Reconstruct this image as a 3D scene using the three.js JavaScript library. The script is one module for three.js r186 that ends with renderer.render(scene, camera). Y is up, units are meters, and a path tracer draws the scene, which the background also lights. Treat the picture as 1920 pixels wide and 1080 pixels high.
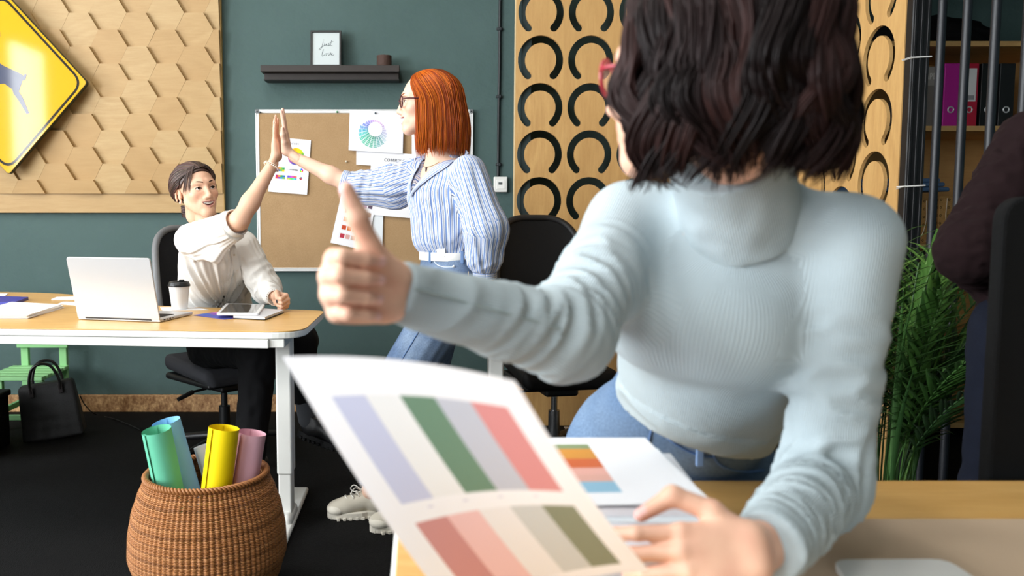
import * as THREE from 'three';
import { mergeGeometries } from 'three/addons/utils/BufferGeometryUtils.js';
import { RoundedBoxGeometry } from 'three/addons/geometries/RoundedBoxGeometry.js';
import { RectAreaLightUniformsLib } from 'three/addons/lights/RectAreaLightUniformsLib.js';
import { createNoise3D } from 'simplex-noise';

// ---------------------------------------------------------------- camera, sky, daylight, exposure
const scene = new THREE.Scene();
const camera = new THREE.PerspectiveCamera(2 * Math.atan(540 / 1600) * 180 / Math.PI, 1920 / 1080, 0.05, 60);
camera.setViewOffset(1920, 1080, 170, 14, 1920, 1080);
camera.position.set(0, 1.18, 0);
camera.rotation.set(-Math.atan(136 / 1600), 0, 0);
camera.focus = 3.35;
camera.userData.fStop = 4.2;
const renderer = new THREE.WebGLRenderer({ antialias: true });
renderer.toneMapping = THREE.LinearToneMapping;
renderer.toneMappingExposure = 0.84;
renderer.shadowMap.enabled = true;
renderer.shadowMap.type = THREE.PCFSoftShadowMap;
RectAreaLightUniformsLib.init();
scene.background = new THREE.Color(0.86, 0.93, 1.0);       // bright overcast sky, enters only through the windows
scene.backgroundIntensity = 6;

const ROOM = { x0: -5.0, x1: 4.2, z0: -4.9, z1: 9.6, h: 3.9 };
// Daylight: windows in the left wall (z ranges) and in the wall behind the camera (x ranges)
const SILL = 0.95, HEAD = 3.25, TRANSOM = 2.55;
const LEFT_WINDOWS = [[-3.6, -2.2], [-1.2, 0.3], [0.95, 1.95], [3.4, 5.0], [5.5, 7.1], [7.5, 9.1]];  // backmost window is unseen, added to brighten the group by the back wall
const REAR_WINDOWS = [];
const DAY = new THREE.Color(0.95, 0.98, 1.0);
function daylight(w, h, pos, look, power) {
  const l = new THREE.RectAreaLight(DAY, power, w, h);
  l.position.set(...pos); l.lookAt(...look); l.name = 'window_daylight'; scene.add(l);
}
for (const [a, b] of LEFT_WINDOWS) daylight(b - a - 0.1, HEAD - SILL - 0.1, [ROOM.x0 + 0.02, (SILL + HEAD) / 2, (a + b) / 2], [0, (SILL + HEAD) / 2, (a + b) / 2], a < -2 ? 9 : a < 3 ? 29 : 17);
for (const [a, b] of REAR_WINDOWS) daylight(b - a - 0.1, HEAD - SILL - 0.1, [(a + b) / 2, (SILL + HEAD) / 2, ROOM.z1 - 0.02], [(a + b) / 2, (SILL + HEAD) / 2, 0], 4);

// ---------------------------------------------------------------- helpers
function rng(seed) { let s = seed >>> 0; return () => { s = (s + 0x6D2B79F5) | 0; let t = Math.imul(s ^ (s >>> 15), 1 | s); t = (t + Math.imul(t ^ (t >>> 7), 61 | t)) ^ t; return ((t ^ (t >>> 14)) >>> 0) / 4294967296; }; }
const n3 = createNoise3D(rng(11));
const V = (a) => new THREE.Vector3(a[0], a[1], a[2]);
const mix = (a, b, t) => a + (b - a) * t;
const clamp = (x, a = 0, b = 1) => Math.min(b, Math.max(a, x));
const sstep = (a, b, x) => { const t = clamp((x - a) / (b - a)); return t * t * (3 - 2 * t); };
const taken = new Map();
function numbered(name) { const n = taken.get(name) ?? 0; taken.set(name, n + 1); return n ? name + '_' + String(n).padStart(3, '0') : name; }
function M(color, roughness = 0.6, more = {}) {
  if (roughness >= 0.6 && !('specularIntensity' in more)) more = { ...more, specularIntensity: 0.35 };      // matt surfaces: weak gloss
  const phys = ['clearcoat', 'sheen', 'transmission', 'anisotropy', 'thickness', 'ior', 'specularIntensity'].some((k) => k in more);
  const m = phys ? new THREE.MeshPhysicalMaterial() : new THREE.MeshStandardMaterial();
  m.color.set(color); m.roughness = roughness; m.side = THREE.DoubleSide;
  for (const k in more) { if (m[k]?.isColor) m[k].set(more[k]); else m[k] = more[k]; }
  return m;
}
function thing(name, label, category, pos = [0, 0, 0], turn = 0, group) {
  const o = new THREE.Group(); o.name = numbered(name); scene.add(o);
  o.position.set(...pos); o.rotation.y = turn; o.userData = { label, category };
  if (group) o.userData.group = group;
  return o;
}
function part(parent, name, geo, m, label) {
  const o = new THREE.Mesh(geo, m); o.name = name; o.castShadow = o.receiveShadow = true; parent.add(o);
  if (label) o.userData.label = label;
  return o;
}
function single(name, label, category, geo, m, pos = [0, 0, 0], turn = 0, group) {
  const o = new THREE.Mesh(geo, m); o.name = numbered(name); o.castShadow = o.receiveShadow = true; scene.add(o);
  o.position.set(...pos); o.rotation.y = turn; o.userData = { label, category };
  if (group) o.userData.group = group;
  return o;
}
function struct(name, geo, m, label) {
  const o = new THREE.Mesh(geo, m); o.name = name; o.castShadow = o.receiveShadow = true; o.userData = { kind: 'structure' };
  if (label) { o.userData.label = label; }
  scene.add(o); return o;
}
// boxes carry uv in metres (face by face), so that every texture keeps its size
function metric(g) {
  const p = g.attributes.position, n = g.attributes.normal, uv = new Float32Array(p.count * 2);
  for (let i = 0; i < p.count; i++) {
    const ax = Math.abs(n.getX(i)), ay = Math.abs(n.getY(i)), az = Math.abs(n.getZ(i));
    const [u, v] = ax > ay && ax > az ? [p.getZ(i), p.getY(i)] : ay > az ? [p.getX(i), p.getZ(i)] : [p.getX(i), p.getY(i)];
    uv[i * 2] = u; uv[i * 2 + 1] = v;
  }
  g.setAttribute('uv', new THREE.BufferAttribute(uv, 2)); return g;
}
function box(w, h, d, x = 0, y = 0, z = 0, r = 0.003, rot) {
  r = Math.min(r, w / 2.01, h / 2.01, d / 2.01);
  const g = r > 0 ? new RoundedBoxGeometry(w, h, d, 2, r) : new THREE.BoxGeometry(w, h, d);
  metric(g);
  if (rot) g.rotateX(rot[0]).rotateY(rot[1]).rotateZ(rot[2]);
  return g.translate(x, y, z);
}
const plainBox = (w, h, d, x, y, z) => box(w, h, d, x, y, z, 0);
function merge(list) {
  return mergeGeometries(list.map((g) => { const q = g.index ? g.toNonIndexed() : g; for (const k of Object.keys(q.attributes)) if (!['position', 'normal', 'uv'].includes(k)) q.deleteAttribute(k); return q; }));
}
function tube(pts, r, seg = 24, rad = 8, closed = false) { return new THREE.TubeGeometry(new THREE.CatmullRomCurve3(pts.map(V), closed, 'catmullrom', 0.5), seg, r, rad, closed); }
function rod(a, b, r0, r1 = r0, rad = 12) {
  const A = V(a), B = V(b), d = B.clone().sub(A), g = new THREE.CylinderGeometry(r1, r0, d.length(), rad);
  g.applyQuaternion(new THREE.Quaternion().setFromUnitVectors(new THREE.Vector3(0, 1, 0), d.clone().normalize()));
  return g.translate(...A.add(B).multiplyScalar(0.5).toArray());
}
const lathe = (prof, seg = 32) => new THREE.LatheGeometry(prof.map((p) => new THREE.Vector2(p[0], p[1])), seg);
function poly(pts) { const s = new THREE.Shape(); pts.forEach((p, i) => (i ? s.lineTo(p[0], p[1]) : s.moveTo(p[0], p[1]))); s.closePath(); return s; }
function extrude(shape, depth, bevel = 0, curveSegments = 10) {
  return new THREE.ExtrudeGeometry(shape, { depth: depth - 2 * bevel, bevelEnabled: bevel > 0, bevelSize: bevel, bevelThickness: bevel, bevelOffset: -bevel, bevelSegments: 2, curveSegments }).translate(0, 0, bevel);
}
// slab: a horizontal plate from an outline in x,z; top at y
function slab(outline, y, t, bevel = 0.002) {
  const g = extrude(poly(outline.map(([x, z]) => [x, -z])), t, bevel);
  return metric(g.rotateX(-Math.PI / 2).translate(0, y - t, 0));
}
function rounded(outline, radii, n = 6) {            // rounds the corners of a polygon
  const out = [], k = outline.length;
  for (let i = 0; i < k; i++) {
    const p = outline[i], a = outline[(i + k - 1) % k], b = outline[(i + 1) % k], r = Array.isArray(radii) ? radii[i] : radii;
    if (!r) { out.push(p); continue; }
    const u = [a[0] - p[0], a[1] - p[1]], v = [b[0] - p[0], b[1] - p[1]], lu = Math.hypot(...u), lv = Math.hypot(...v), q = Math.min(r, lu / 2, lv / 2);
    const s = [p[0] + u[0] / lu * q, p[1] + u[1] / lu * q], e = [p[0] + v[0] / lv * q, p[1] + v[1] / lv * q];
    for (let j = 0; j <= n; j++) { const t = j / n, w = 1 - t; out.push([w * w * s[0] + 2 * w * t * p[0] + t * t * e[0], w * w * s[1] + 2 * w * t * p[1] + t * t * e[1]]); }
  }
  return out;
}
// ---- textures
function dataTex(n, f, srgb = true, m = n) {
  const d = new Uint8Array(n * m * 4);
  for (let y = 0; y < m; y++) for (let x = 0; x < n; x++) { const c = f(x / n, y / m), i = (y * n + x) * 4; d[i] = clamp(c[0]) * 255; d[i + 1] = clamp(c[1]) * 255; d[i + 2] = clamp(c[2]) * 255; d[i + 3] = 255; }
  const t = new THREE.DataTexture(d, n, m); t.wrapS = t.wrapT = THREE.RepeatWrapping; t.magFilter = THREE.LinearFilter; t.minFilter = THREE.LinearFilter;
  if (srgb) t.colorSpace = THREE.SRGBColorSpace; t.needsUpdate = true; return t;
}
// periodic noise on the unit square through a torus-like blend
function tile(fx, x, y) { const w = (t) => sstep(0, 1, t); const a = fx(x, y), b = fx(x - 1, y), c = fx(x, y - 1), d = fx(x - 1, y - 1); return mix(mix(a, b, w(x)), mix(c, d, w(x)), w(y)); }
function canvasTex(w, h, draw) {
  const c = document.createElement('canvas'); c.width = w; c.height = h; const g = c.getContext('2d'); draw(g, w, h);
  const t = new THREE.CanvasTexture(c); t.colorSpace = THREE.SRGBColorSpace; t.magFilter = THREE.LinearFilter; return t;
}
function rep(t, sx, sy, ox = 0, oy = 0, turn = 0) { const c = t.clone(); c.wrapS = c.wrapT = THREE.RepeatWrapping; c.repeat.set(sx, sy); c.offset.set(ox, oy); c.rotation = turn; c.needsUpdate = true; return c; }
const hex3 = (h) => { const c = new THREE.Color(h); c.convertLinearToSRGB(); return [c.r, c.g, c.b]; };
function woodTex(base, dark, seed, k = 1) {
  const A = hex3(base), B = hex3(dark);
  return dataTex(512, (x, y) => {
    const g = tile((u, v) => 0.5 + 0.32 * n3(u * 3, v * 26 + n3(u * 2, v * 3, seed) * 1.6, seed) + 0.22 * n3(u * 10, v * 110, seed + 3) + 0.12 * n3(u * 60, v * 300, seed + 5), x, y);
    const t = clamp(g * k * 0.55); return [mix(A[0], B[0], t), mix(A[1], B[1], t), mix(A[2], B[2], t)];
  });
}

// ---------------------------------------------------------------- materials of the setting
const plasterTex = dataTex(512, (x, y) => {
  const g = tile((u, v) => 0.5 + 0.28 * n3(u * 3, v * 3, 1) + 0.18 * n3(u * 9, v * 9, 2) + 0.08 * n3(u * 40, v * 40, 3), x, y);
  return [0.29 + 0.03 * g, 0.372 + 0.03 * g, 0.365 + 0.03 * g];
});
const plasterBump = dataTex(256, (x, y) => { const g = tile((u, v) => 0.5 + 0.3 * n3(u * 12, v * 12, 8) + 0.2 * n3(u * 50, v * 50, 9), x, y); return [g, g, g]; }, false);
const wallMat = M('#ffffff', 0.62, { map: rep(plasterTex, 0.5, 0.5), bumpMap: rep(plasterBump, 1.1, 1.1), bumpScale: 0.002 });
const whiteWall = M('#8a8983', 0.85);
const floorTex = dataTex(512, (() => { const r = rng(5), s = new Float32Array(512 * 512); for (let i = 0; i < s.length; i++) s[i] = r() < 0.03 ? r() : 0; return (x, y) => { const k = s[(Math.floor(y * 512) * 512 + Math.floor(x * 512))], g = 0.03 + 0.012 * n3(x * 40, y * 40, 4) + 0.16 * k * k; return [g, g * 1.0, g * 1.03]; }; })());
const floorBump = dataTex(256, (x, y) => { const g = tile((u, v) => 0.5 + 0.5 * n3(u * 70, v * 70, 31), x, y); return [g, g, g]; }, false);
const floorMat = M('#ffffff', 0.85, { map: rep(floorTex, 1.4, 1.4), bumpMap: rep(floorBump, 3, 3), bumpScale: 0.002 });
const birch = [1, 2, 3].map((s) => woodTex(['#b99a69', '#b49361', '#bda172'][s - 1], '#a07c4a', s * 7));
const birchMats = birch.map((t, i) => M('#ffffff', 0.55, { map: rep(t, 0.9, 0.9, i * 0.31, i * 0.17) }));
const plyEdge = M('#8a6437', 0.7);
const oakTex = woodTex('#e4ba76', '#c08d4a', 40, 1.1);
const deskMat = M('#ffffff', 0.32, { map: rep(oakTex, 0.8, 0.8) });
const panelTex = woodTex('#cfa86d', '#a67c48', 60, 1.0);
const panelMat = M('#ffffff', 0.5, { map: rep(panelTex, 0.7, 0.7, 0, 0, Math.PI / 2) });
const whitePaint = M('#e9e9e4', 0.4), blackMetal = M('#17181a', 0.42, { metalness: 0.3 }), blackPlastic = M('#121214', 0.45), alu = M('#d6d8da', 0.35, { metalness: 0.55 });

// ---------------------------------------------------------------- room shell
{
  const { x0, x1, z0, z1, h } = ROOM, T = 0.2, W = x1 - x0, D = z1 - z0, cx = (x0 + x1) / 2, cz = (z0 + z1) / 2;
  struct('floor', plainBox(W + 2 * T, T, D + 2 * T, cx, -T / 2, cz), floorMat, 'black speckled rubber floor');
  struct('ceiling', plainBox(W + 2 * T, T, D + 2 * T, cx, h + T / 2, cz), M('#d2d0ca', 0.9));
  struct('wall_back', plainBox(W + 2 * T, h, T, cx, h / 2, z0 - T / 2), wallMat, 'teal painted back wall');
  struct('wall_right', plainBox(T, h, D, x1 + T / 2, h / 2, cz), wallMat);
  const wallWith = (name, span, windows, place) => {         // a wall with window openings: piers, sills and heads
    const gs = [], add = (a, b, y0, y1) => { if (b - a > 0.001) gs.push(place(a, b, y0, y1)); };
    let at = span[0];
    for (const [a, b] of windows) { add(at, a, 0, h); add(a, b, 0, SILL); add(a, b, HEAD, h); at = b; }
    add(at, span[1], 0, h);
    struct(name, merge(gs), whiteWall);
  };
  wallWith('wall_left', [z0, z1], LEFT_WINDOWS, (a, b, y0, y1) => plainBox(T, y1 - y0, b - a, x0 - T / 2, (y0 + y1) / 2, (a + b) / 2));
  wallWith('wall_front', [x0 - T, x1 + T], REAR_WINDOWS, (a, b, y0, y1) => plainBox(b - a, y1 - y0, T, (a + b) / 2, (y0 + y1) / 2, z1 + T / 2));
  const glass = M('#ffffff', 0.02, { transmission: 1, thickness: 0, ior: 1.5 });
  let n = 1;
  const win = (len, put) => {                                 // frame bars, transom, two panes
    const o = new THREE.Group(); o.name = 'window_' + n++; o.userData = { kind: 'structure' }; scene.add(o);
    const f = 0.05, H = HEAD - SILL;
    const g = [box(len, f, f, 0, SILL + f / 2, 0), box(len, f, f, 0, HEAD - f / 2, 0), box(len, f, f, 0, TRANSOM, 0), box(f, H, f, -len / 2 + f / 2, SILL + H / 2, 0), box(f, H, f, len / 2 - f / 2, SILL + H / 2, 0)];
    part(o, 'window_frame', merge(g), whitePaint);
    part(o, 'pane', plainBox(len - 2 * f, TRANSOM - SILL - 1.5 * f, 0.006, 0, (SILL + f + TRANSOM - f / 2) / 2, 0), glass);
    part(o, 'pane', plainBox(len - 2 * f, HEAD - TRANSOM - 1.5 * f, 0.006, 0, (HEAD - f + TRANSOM + f / 2) / 2, 0), glass);
    put(o);
  };
  for (const [a, b] of LEFT_WINDOWS) win(b - a, (o) => { o.position.set(x0 - 0.08, 0, (a + b) / 2); o.rotation.y = Math.PI / 2; });
  for (const [a, b] of REAR_WINDOWS) win(b - a, (o) => { o.position.set((a + b) / 2, 0, z1 + 0.08); });
}
struct('added_trim_1', plainBox(2.36, 0.2, 2.5, 3.02, 2.5, -3.65), wallMat, 'unseen soffit added to shade the shelving niche');  // out of view; added to block ceiling bounce above the shelves
// ceiling lamps, unseen and added for top light: flat panels above the left half
for (const [x, z, w] of [[-2.4, -2.6, 'above the seated woman'], [-0.7, -2.5, 'above the high five'], [-2.4, 0.2, 'left behind the camera'], [-0.7, 0.2, 'above the camera']]) {
  const o = thing('added_ceiling_lamp', 'added flat white ceiling panel lamp ' + w, 'lamp', [x, ROOM.h - 0.03, z]);
  part(o, 'housing', box(0.66, 0.03, 1.26, 0, 0.0145, 0, 0.004), whitePaint);
  part(o, 'diffuser', plainBox(0.6, 0.004, 1.2, 0, -0.003, 0), M('#ffffff', 0.6, { emissive: '#fff6e8', emissiveIntensity: 1.2 }));
  const l = new THREE.RectAreaLight(new THREE.Color(1.0, 0.97, 0.93), 15, 0.58, 1.18); l.position.set(0, -0.012, 0); l.rotation.x = -Math.PI / 2; l.name = 'added_lamp_light'; o.add(l);
}
const stoneTex = dataTex(512, (x, y) => { const g = tile((u, v) => 0.5 + 0.35 * n3(u * 14, v * 9, 71) + 0.3 * n3(u * 40, v * 26, 72) + 0.2 * n3(u * 120, v * 80, 73), x, y); const t = clamp(g); return [mix(0.46, 0.86, t), mix(0.30, 0.70, t), mix(0.16, 0.50, t)]; });
struct('baseboard_back', box(5.45, 0.098, 0.03, -2.27, 0.049, ROOM.z0 + 0.016, 0.004), M('#ffffff', 0.55, { map: rep(stoneTex, 1.4, 1.4) }), 'tan speckled chipboard baseboard');

// ---------------------------------------------------------------- hexagon relief panel on the wall
{
  const zb = -4.88, [xr, yb] = [-1.122, 1.153, -4.86], x0 = -3.6, y1 = 3.0;
  const o = thing('hexagon_wall_panel', 'birch plywood relief panel of tilted hexagon tiles on teal wall', 'wall panel', [0, 0, zb]);
  part(o, 'backing_board', box(xr - x0, y1 - yb, 0.03, (xr + x0) / 2, (yb + y1) / 2, 0, 0.002), birchMats[0]);
  part(o, 'edge_strip', box(0.004, y1 - yb, 0.031, xr + 0.002, (yb + y1) / 2, 0, 0.001), M('#b99a63', 0.7));
  const [cx, cy] = [-1.421, 1.89, -4.85], a = 0.1065, rowp = a * Math.sqrt(3), colp = 1.5 * a, yLow = [-1.478, 1.261, -4.85][1];
  const lim = [[1, 0, xr - 0.003], [0, -1, -yLow], [-1, 0, -x0 - 0.02], [0, 1, y1 - 0.02]];
  const clip = (pts) => { for (const [nx, ny, c] of lim) { const out = []; pts.forEach((p, i) => { const q = pts[(i + 1) % pts.length], dp = nx * p[0] + ny * p[1] - c, dq = nx * q[0] + ny * q[1] - c; if (dp <= 0) out.push(p); if (dp * dq < 0) { const t = dp / (dp - dq); out.push([mix(p[0], q[0], t), mix(p[1], q[1], t)]); } }); pts = out; if (pts.length < 3) return null; } return pts; };
  const rnd = rng(3);
  for (let i = -13; i <= 2; i++) for (let j = -6; j <= 8; j++) {
    const hx = cx + i * colp, hy = cy - j * rowp - (Math.abs(i) % 2 ? rowp / 2 : 0) + (Math.abs(i) % 2 ? rowp : 0);
    const e = 0.9965, raw = [...Array(6)].map((_, k) => [hx + Math.cos(k * Math.PI / 3) * a * e, hy + Math.sin(k * Math.PI / 3) * a * e]);
    const pts = clip(raw); if (!pts || Math.abs(THREE.ShapeUtils.area(pts.map((p) => new THREE.Vector2(...p)))) < 0.001) continue;
    const tilt = 0.024 + rnd() * 0.004, top = (p) => 0.019 + tilt * (0.5 + ((p[0] - hx) * 0.5 + (p[1] - hy) * 0.866) / (a * 1.732)) + 0.002;
    const pos = [], idx = [], m = pts.length;
    const shape = THREE.ShapeUtils.triangulateShape(pts.map((p) => new THREE.Vector2(...p)), []);
    for (const t of shape) for (const k of t) pos.push(pts[k][0], pts[k][1], top(pts[k]));
    for (let k = 0; k < m; k++) { const p = pts[k], q = pts[(k + 1) % m]; pos.push(p[0], p[1], 0.01, q[0], q[1], 0.01, q[0], q[1], top(q), p[0], p[1], 0.01, q[0], q[1], top(q), p[0], p[1], top(p)); }
    const g = new THREE.BufferGeometry(); g.setAttribute('position', new THREE.Float32BufferAttribute(pos, 3)); g.computeVertexNormals(); metric(g);
    part(o, 'hexagon_tile', g, birchMats[Math.floor(rnd() * 3)]);
  }
}

// ---------------------------------------------------------------- yellow deer crossing sign
{
  const z = -4.8, [cx, cy] = [-2.29, 1.867, -4.79], hw = 0.455, hv = 0.505;
  const o = thing('road_sign', 'yellow diamond deer crossing sign with black border on hexagon panel', 'sign', [cx, cy, z]);
  const dia = (k, r) => poly(rounded([[hw * k, 0], [0, hv * k], [-hw * k, 0], [0, -hv * k]], r, 8));
  part(o, 'plate', extrude(dia(1, 0.02), 0.03, 0.002), M('#27301f', 0.5));
  part(o, 'face', extrude(dia(0.992, 0.02), 0.004, 0.001).translate(0, 0, 0.0285), M('#dfa900', 0.6, { clearcoat: 0.55, clearcoatRoughness: 0.06 }));
  const ring = dia(0.955, 0.075); ring.holes.push(dia(0.918, 0.065));
  part(o, 'border', extrude(ring, 0.001).translate(0, 0, 0.0324), M('#15150f', 0.6, { clearcoat: 0.55, clearcoatRoughness: 0.06 }));
  const navy = M('#474c63', 0.6, { clearcoat: 0.55, clearcoatRoughness: 0.06 });
  const K = (pts) => pts.map(([px, py]) => [(px - 13) / 330, (156 - py) / 330]);
  const deer = new THREE.Shape(K([[0, 118], [12, 126], [40, 139], [48, 144], [50, 140], [53, 142], [51, 150], [45, 153], [38, 172], [45, 184], [53, 205], [55, 211], [50, 212], [46, 205], [36, 187], [28, 176], [26, 168], [12, 158], [-20, 160], [-45, 152], [-58, 165], [-80, 172], [-84, 167], [-62, 155], [-52, 132], [-40, 112], [-34, 92], [-46, 90], [-50, 84], [-38, 78], [-26, 80], [-20, 100], [-10, 112]]).map((p) => new THREE.Vector2(...p)));
  const horn = new THREE.Shape(K([[-30, 82], [-12, 86], [0, 78], [5, 72], [4, 65], [8, 65], [8, 74], [2, 81], [-10, 91], [-28, 87]]).map((p) => new THREE.Vector2(...p)));
  part(o, 'deer_symbol', merge([extrude(deer, 0.001), extrude(horn, 0.001)]).translate(0, 0, 0.0324), navy, 'dark leaping deer silhouette');
}

// ---------------------------------------------------------------- cork board with sheets
const WZ = -4.9;
{
  const [xl, yt] = [-0.937, 1.734, -4.87], [xr, yb] = [0.293, 0.818, -4.87], z = -4.885, w = xr - xl, h = yt - yb, f = 0.022;
  const cork = dataTex(512, (x, y) => { const g = tile((u, v) => 0.5 + 0.25 * n3(u * 60, v * 60, 91) + 0.25 * n3(u * 150, v * 150, 92) + 0.12 * n3(u * 5, v * 5, 93), x, y); const t = clamp(g); return [mix(0.62, 0.73, t), mix(0.50, 0.61, t), mix(0.36, 0.46, t)]; });
  const o = thing('cork_board', 'cork pin board in white aluminium frame on teal wall', 'pin board', [(xl + xr) / 2, (yt + yb) / 2, z]);
  part(o, 'cork_sheet', box(w - 0.02, h - 0.02, 0.014, 0, 0, 0.004, 0.001), M('#ffffff', 0.9, { map: rep(cork, 2, 2) }));
  const prof = (len) => merge([box(len, f, 0.018, 0, 0, 0.004, 0.003), box(len, 0.006, 0.004, 0, 0.0065, 0.013, 0.0015), box(len, 0.006, 0.004, 0, -0.0065, 0.013, 0.0015)]);
  const fm = M('#e6e7e6', 0.35, { metalness: 0.2 });
  for (const s of [-1, 1]) {
    part(o, 'frame_bar', prof(w - 0.03).translate(0, s * (h / 2 - f / 2), 0), fm);
    part(o, 'frame_bar', prof(h - 0.03).rotateZ(Math.PI / 2).translate(s * (w / 2 - f / 2), 0, 0), fm);
    for (const q of [-1, 1]) { const c = part(o, 'corner_cap', box(0.026, 0.026, 0.022, s * (w / 2 - 0.012), q * (h / 2 - 0.012), 0.005, 0.006), M('#74787a', 0.5), 'grey plastic corner'); part(c, 'screw', new THREE.CylinderGeometry(0.004, 0.004, 0.002, 12).rotateX(Math.PI / 2).translate(s * (w / 2 - 0.012), q * (h / 2 - 0.012), 0.017), blackMetal); }
  }
}
// a sheet of paper hung on the board: quad of four wall points, slightly curled
function sheet(name, label, corners, tex, lift, m, curl = 0.006) {
  const n = 8, pos = [], uv = [], idx = [];
  const c = corners.map(V), mid = c[0].clone().add(c[2]).multiplyScalar(0.5);
  for (let j = 0; j <= n; j++) for (let i = 0; i <= n; i++) {
    const u = i / n, v = j / n, p = c[0].clone().multiplyScalar((1 - u) * (1 - v)).addScaledVector(c[1], u * (1 - v)).addScaledVector(c[2], u * v).addScaledVector(c[3], (1 - u) * v).sub(mid);
    pos.push(p.x, p.y, p.z + lift + curl * v * v * (0.6 + 0.4 * u)); uv.push(u, 1 - v);
  }
  for (let j = 0; j < n; j++) for (let i = 0; i < n; i++) { const a = j * (n + 1) + i, b = a + 1, d = a + n + 1, e = d + 1; idx.push(a, d, b, b, d, e); }
  const g = new THREE.BufferGeometry(); g.setAttribute('position', new THREE.Float32BufferAttribute(pos, 3)); g.setAttribute('uv', new THREE.Float32BufferAttribute(uv, 2)); g.setIndex(idx); g.computeVertexNormals();
  return single(name, label, 'paper', g, m ?? M('#ffffff', 0.7, { map: tex }), mid.toArray());
}
{
  const Zp = -4.868;
  const wheel = (g, cx, cy, r0, r1, hue = (k, n) => `hsl(${k / n * 360},85%,52%)`, n = 12, t0 = 0) => { for (let k = 0; k < n; k++) { g.beginPath(); g.arc(cx, cy, r1, t0 + k / n * 2 * Math.PI, t0 + (k + 1.03) / n * 2 * Math.PI); g.arc(cx, cy, r0, t0 + (k + 1.03) / n * 2 * Math.PI, t0 + k / n * 2 * Math.PI, true); g.closePath(); g.fillStyle = hue(k, n); g.fill(); } };
  const white = (g, w, h) => { g.fillStyle = '#f2f2f6'; g.fillRect(0, 0, w, h); };
  const theory = canvasTex(280, 400, (g, w, h) => {
    white(g, w, h); g.fillStyle = '#8d8f96'; g.font = 'bold 21px sans-serif'; g.textAlign = 'left'; g.fillText('COLOR THEORY', 36, 44);
    wheel(g, 176, 128, 0, 62, (k, n) => ['#f3d419', '#c9d62a', '#6bb54a', '#2f9f8c', '#2f84c6', '#3f5fc0', '#5b4bb4', '#9a4bb0', '#d0418f', '#e0534a', '#ee8a32', '#f5b524'][k], 12, -Math.PI / 2);
    const bars = (x, y, ww, hh, cs) => cs.forEach((c, i) => { g.fillStyle = c; g.fillRect(x + i * ww / cs.length, y, ww / cs.length + 1, hh); });
    bars(40, 215, 60, 16, ['#e84a4a', '#f0a030', '#7fc04a', '#3f9f6a']); bars(40, 231, 60, 14, ['#8b4ab8', '#3a78c8', '#7fc04a', '#f2d030']);
    bars(118, 222, 80, 10, ['#d8d8dc', '#a8a8ac', '#707074', '#303034']);
    bars(40, 272, 70, 14, ['#b02a70', '#f0a030', '#40a060', '#3f6fc8']); bars(40, 286, 70, 14, ['#e04a4a', '#8b4ab8', '#3fa0c8', '#7fc04a']);
    for (let i = 0; i < 14; i++) { g.fillStyle = `hsl(${230 + i * 12},60%,60%)`; g.fillRect(126 + i * 5, 270, 5, 16); g.fillStyle = `hsl(${40 + i * 14},60%,60%)`; g.fillRect(126 + i * 5, 286, 5, 14); }
    wheel(g, 226, 226, 4, 13, undefined, 6); wheel(g, 226, 284, 0, 11, (k) => ['#d03a4a', '#30343c', '#e8b030', '#3a78c8'][k], 4);
    g.strokeStyle = '#c9c9d2'; for (let i = 0; i < 4; i++) { g.beginPath(); g.moveTo(40, 330 + i * 12); g.lineTo(200, 330 + i * 12); g.stroke(); }
  });
  const zz = Zp;
  sheet('printed_sheet', 'pinned sheet with rainbow colour wheel and small bars behind the hands', [[-0.825, 1.579, -4.868], [-0.623, 1.561, -4.868], [-0.648, 1.255, -4.868], [-0.869, 1.273, -4.868]], theory, 0.002);
  const fan = canvasTex(512, 384, (g, w, h) => {
    g.fillStyle = '#eef0f7'; g.fillRect(0, 0, w, h);
    for (let k = 0; k < 26; k++) { const a = k / 26 * 2 * Math.PI, len = 34 + 78 * Math.pow(clamp(0.5 + 0.5 * Math.cos(a - 1.9)), 1.4); for (let r = 0; r < 7; r++) { const r0 = 70 + r * len / 7, cx = 246, cy = 172; if (r * 12 > len) break; g.beginPath(); g.arc(cx, cy, r0, a, a + 0.2); g.arc(cx, cy, r0 + len / 7 - 3, a + 0.2, a, true); g.closePath(); const hue = 300 - 150 * (0.5 - 0.5 * Math.cos(a + 1.2)) + (a > 1 && a < 3.4 ? 10 : 0); g.fillStyle = `hsl(${hue},${48 + 22 * Math.sin(a * 1.0 + 4)}%,${44 + 3 * r + (a < 0.9 || a > 5.9 ? 20 : 0)}%)`; g.fill(); } }
  });
  sheet('printed_sheet', 'blank white sheet half covered on the cork board below the colour fan', [[-0.367, 1.564, -4.868], [-0.145, 1.552, -4.868], [-0.148, 1.412, -4.868], [-0.368, 1.424, -4.868]], canvasTex(64, 64, white), 0.002);
  const comb = canvasTex(280, 400, (g, w, h) => {
    white(g, w, h); g.fillStyle = '#55585f'; g.font = 'bold 26px sans-serif'; g.textAlign = 'center'; g.fillText('COMBINATION', 168, 56);
    wheel(g, 118, 162, 0, 86, (k) => ['#f3d419', '#e9a81e', '#e0742c', '#cf4636', '#a8365e', '#7a3f92', '#4f55ac', '#2f74b8', '#1f8fa8', '#1f9a78', '#58ad4c', '#a6c23a'][k], 12, -Math.PI / 2);
  });
  sheet('printed_sheet', 'pinned sheet headed COMBINATION with a green and yellow colour wheel', [[-0.277, 1.498, -4.866], [-0.009, 1.48, -4.866], [-0.03, 1.12, -4.866], [-0.315, 1.144, -4.866]], comb, 0.004);
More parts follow.
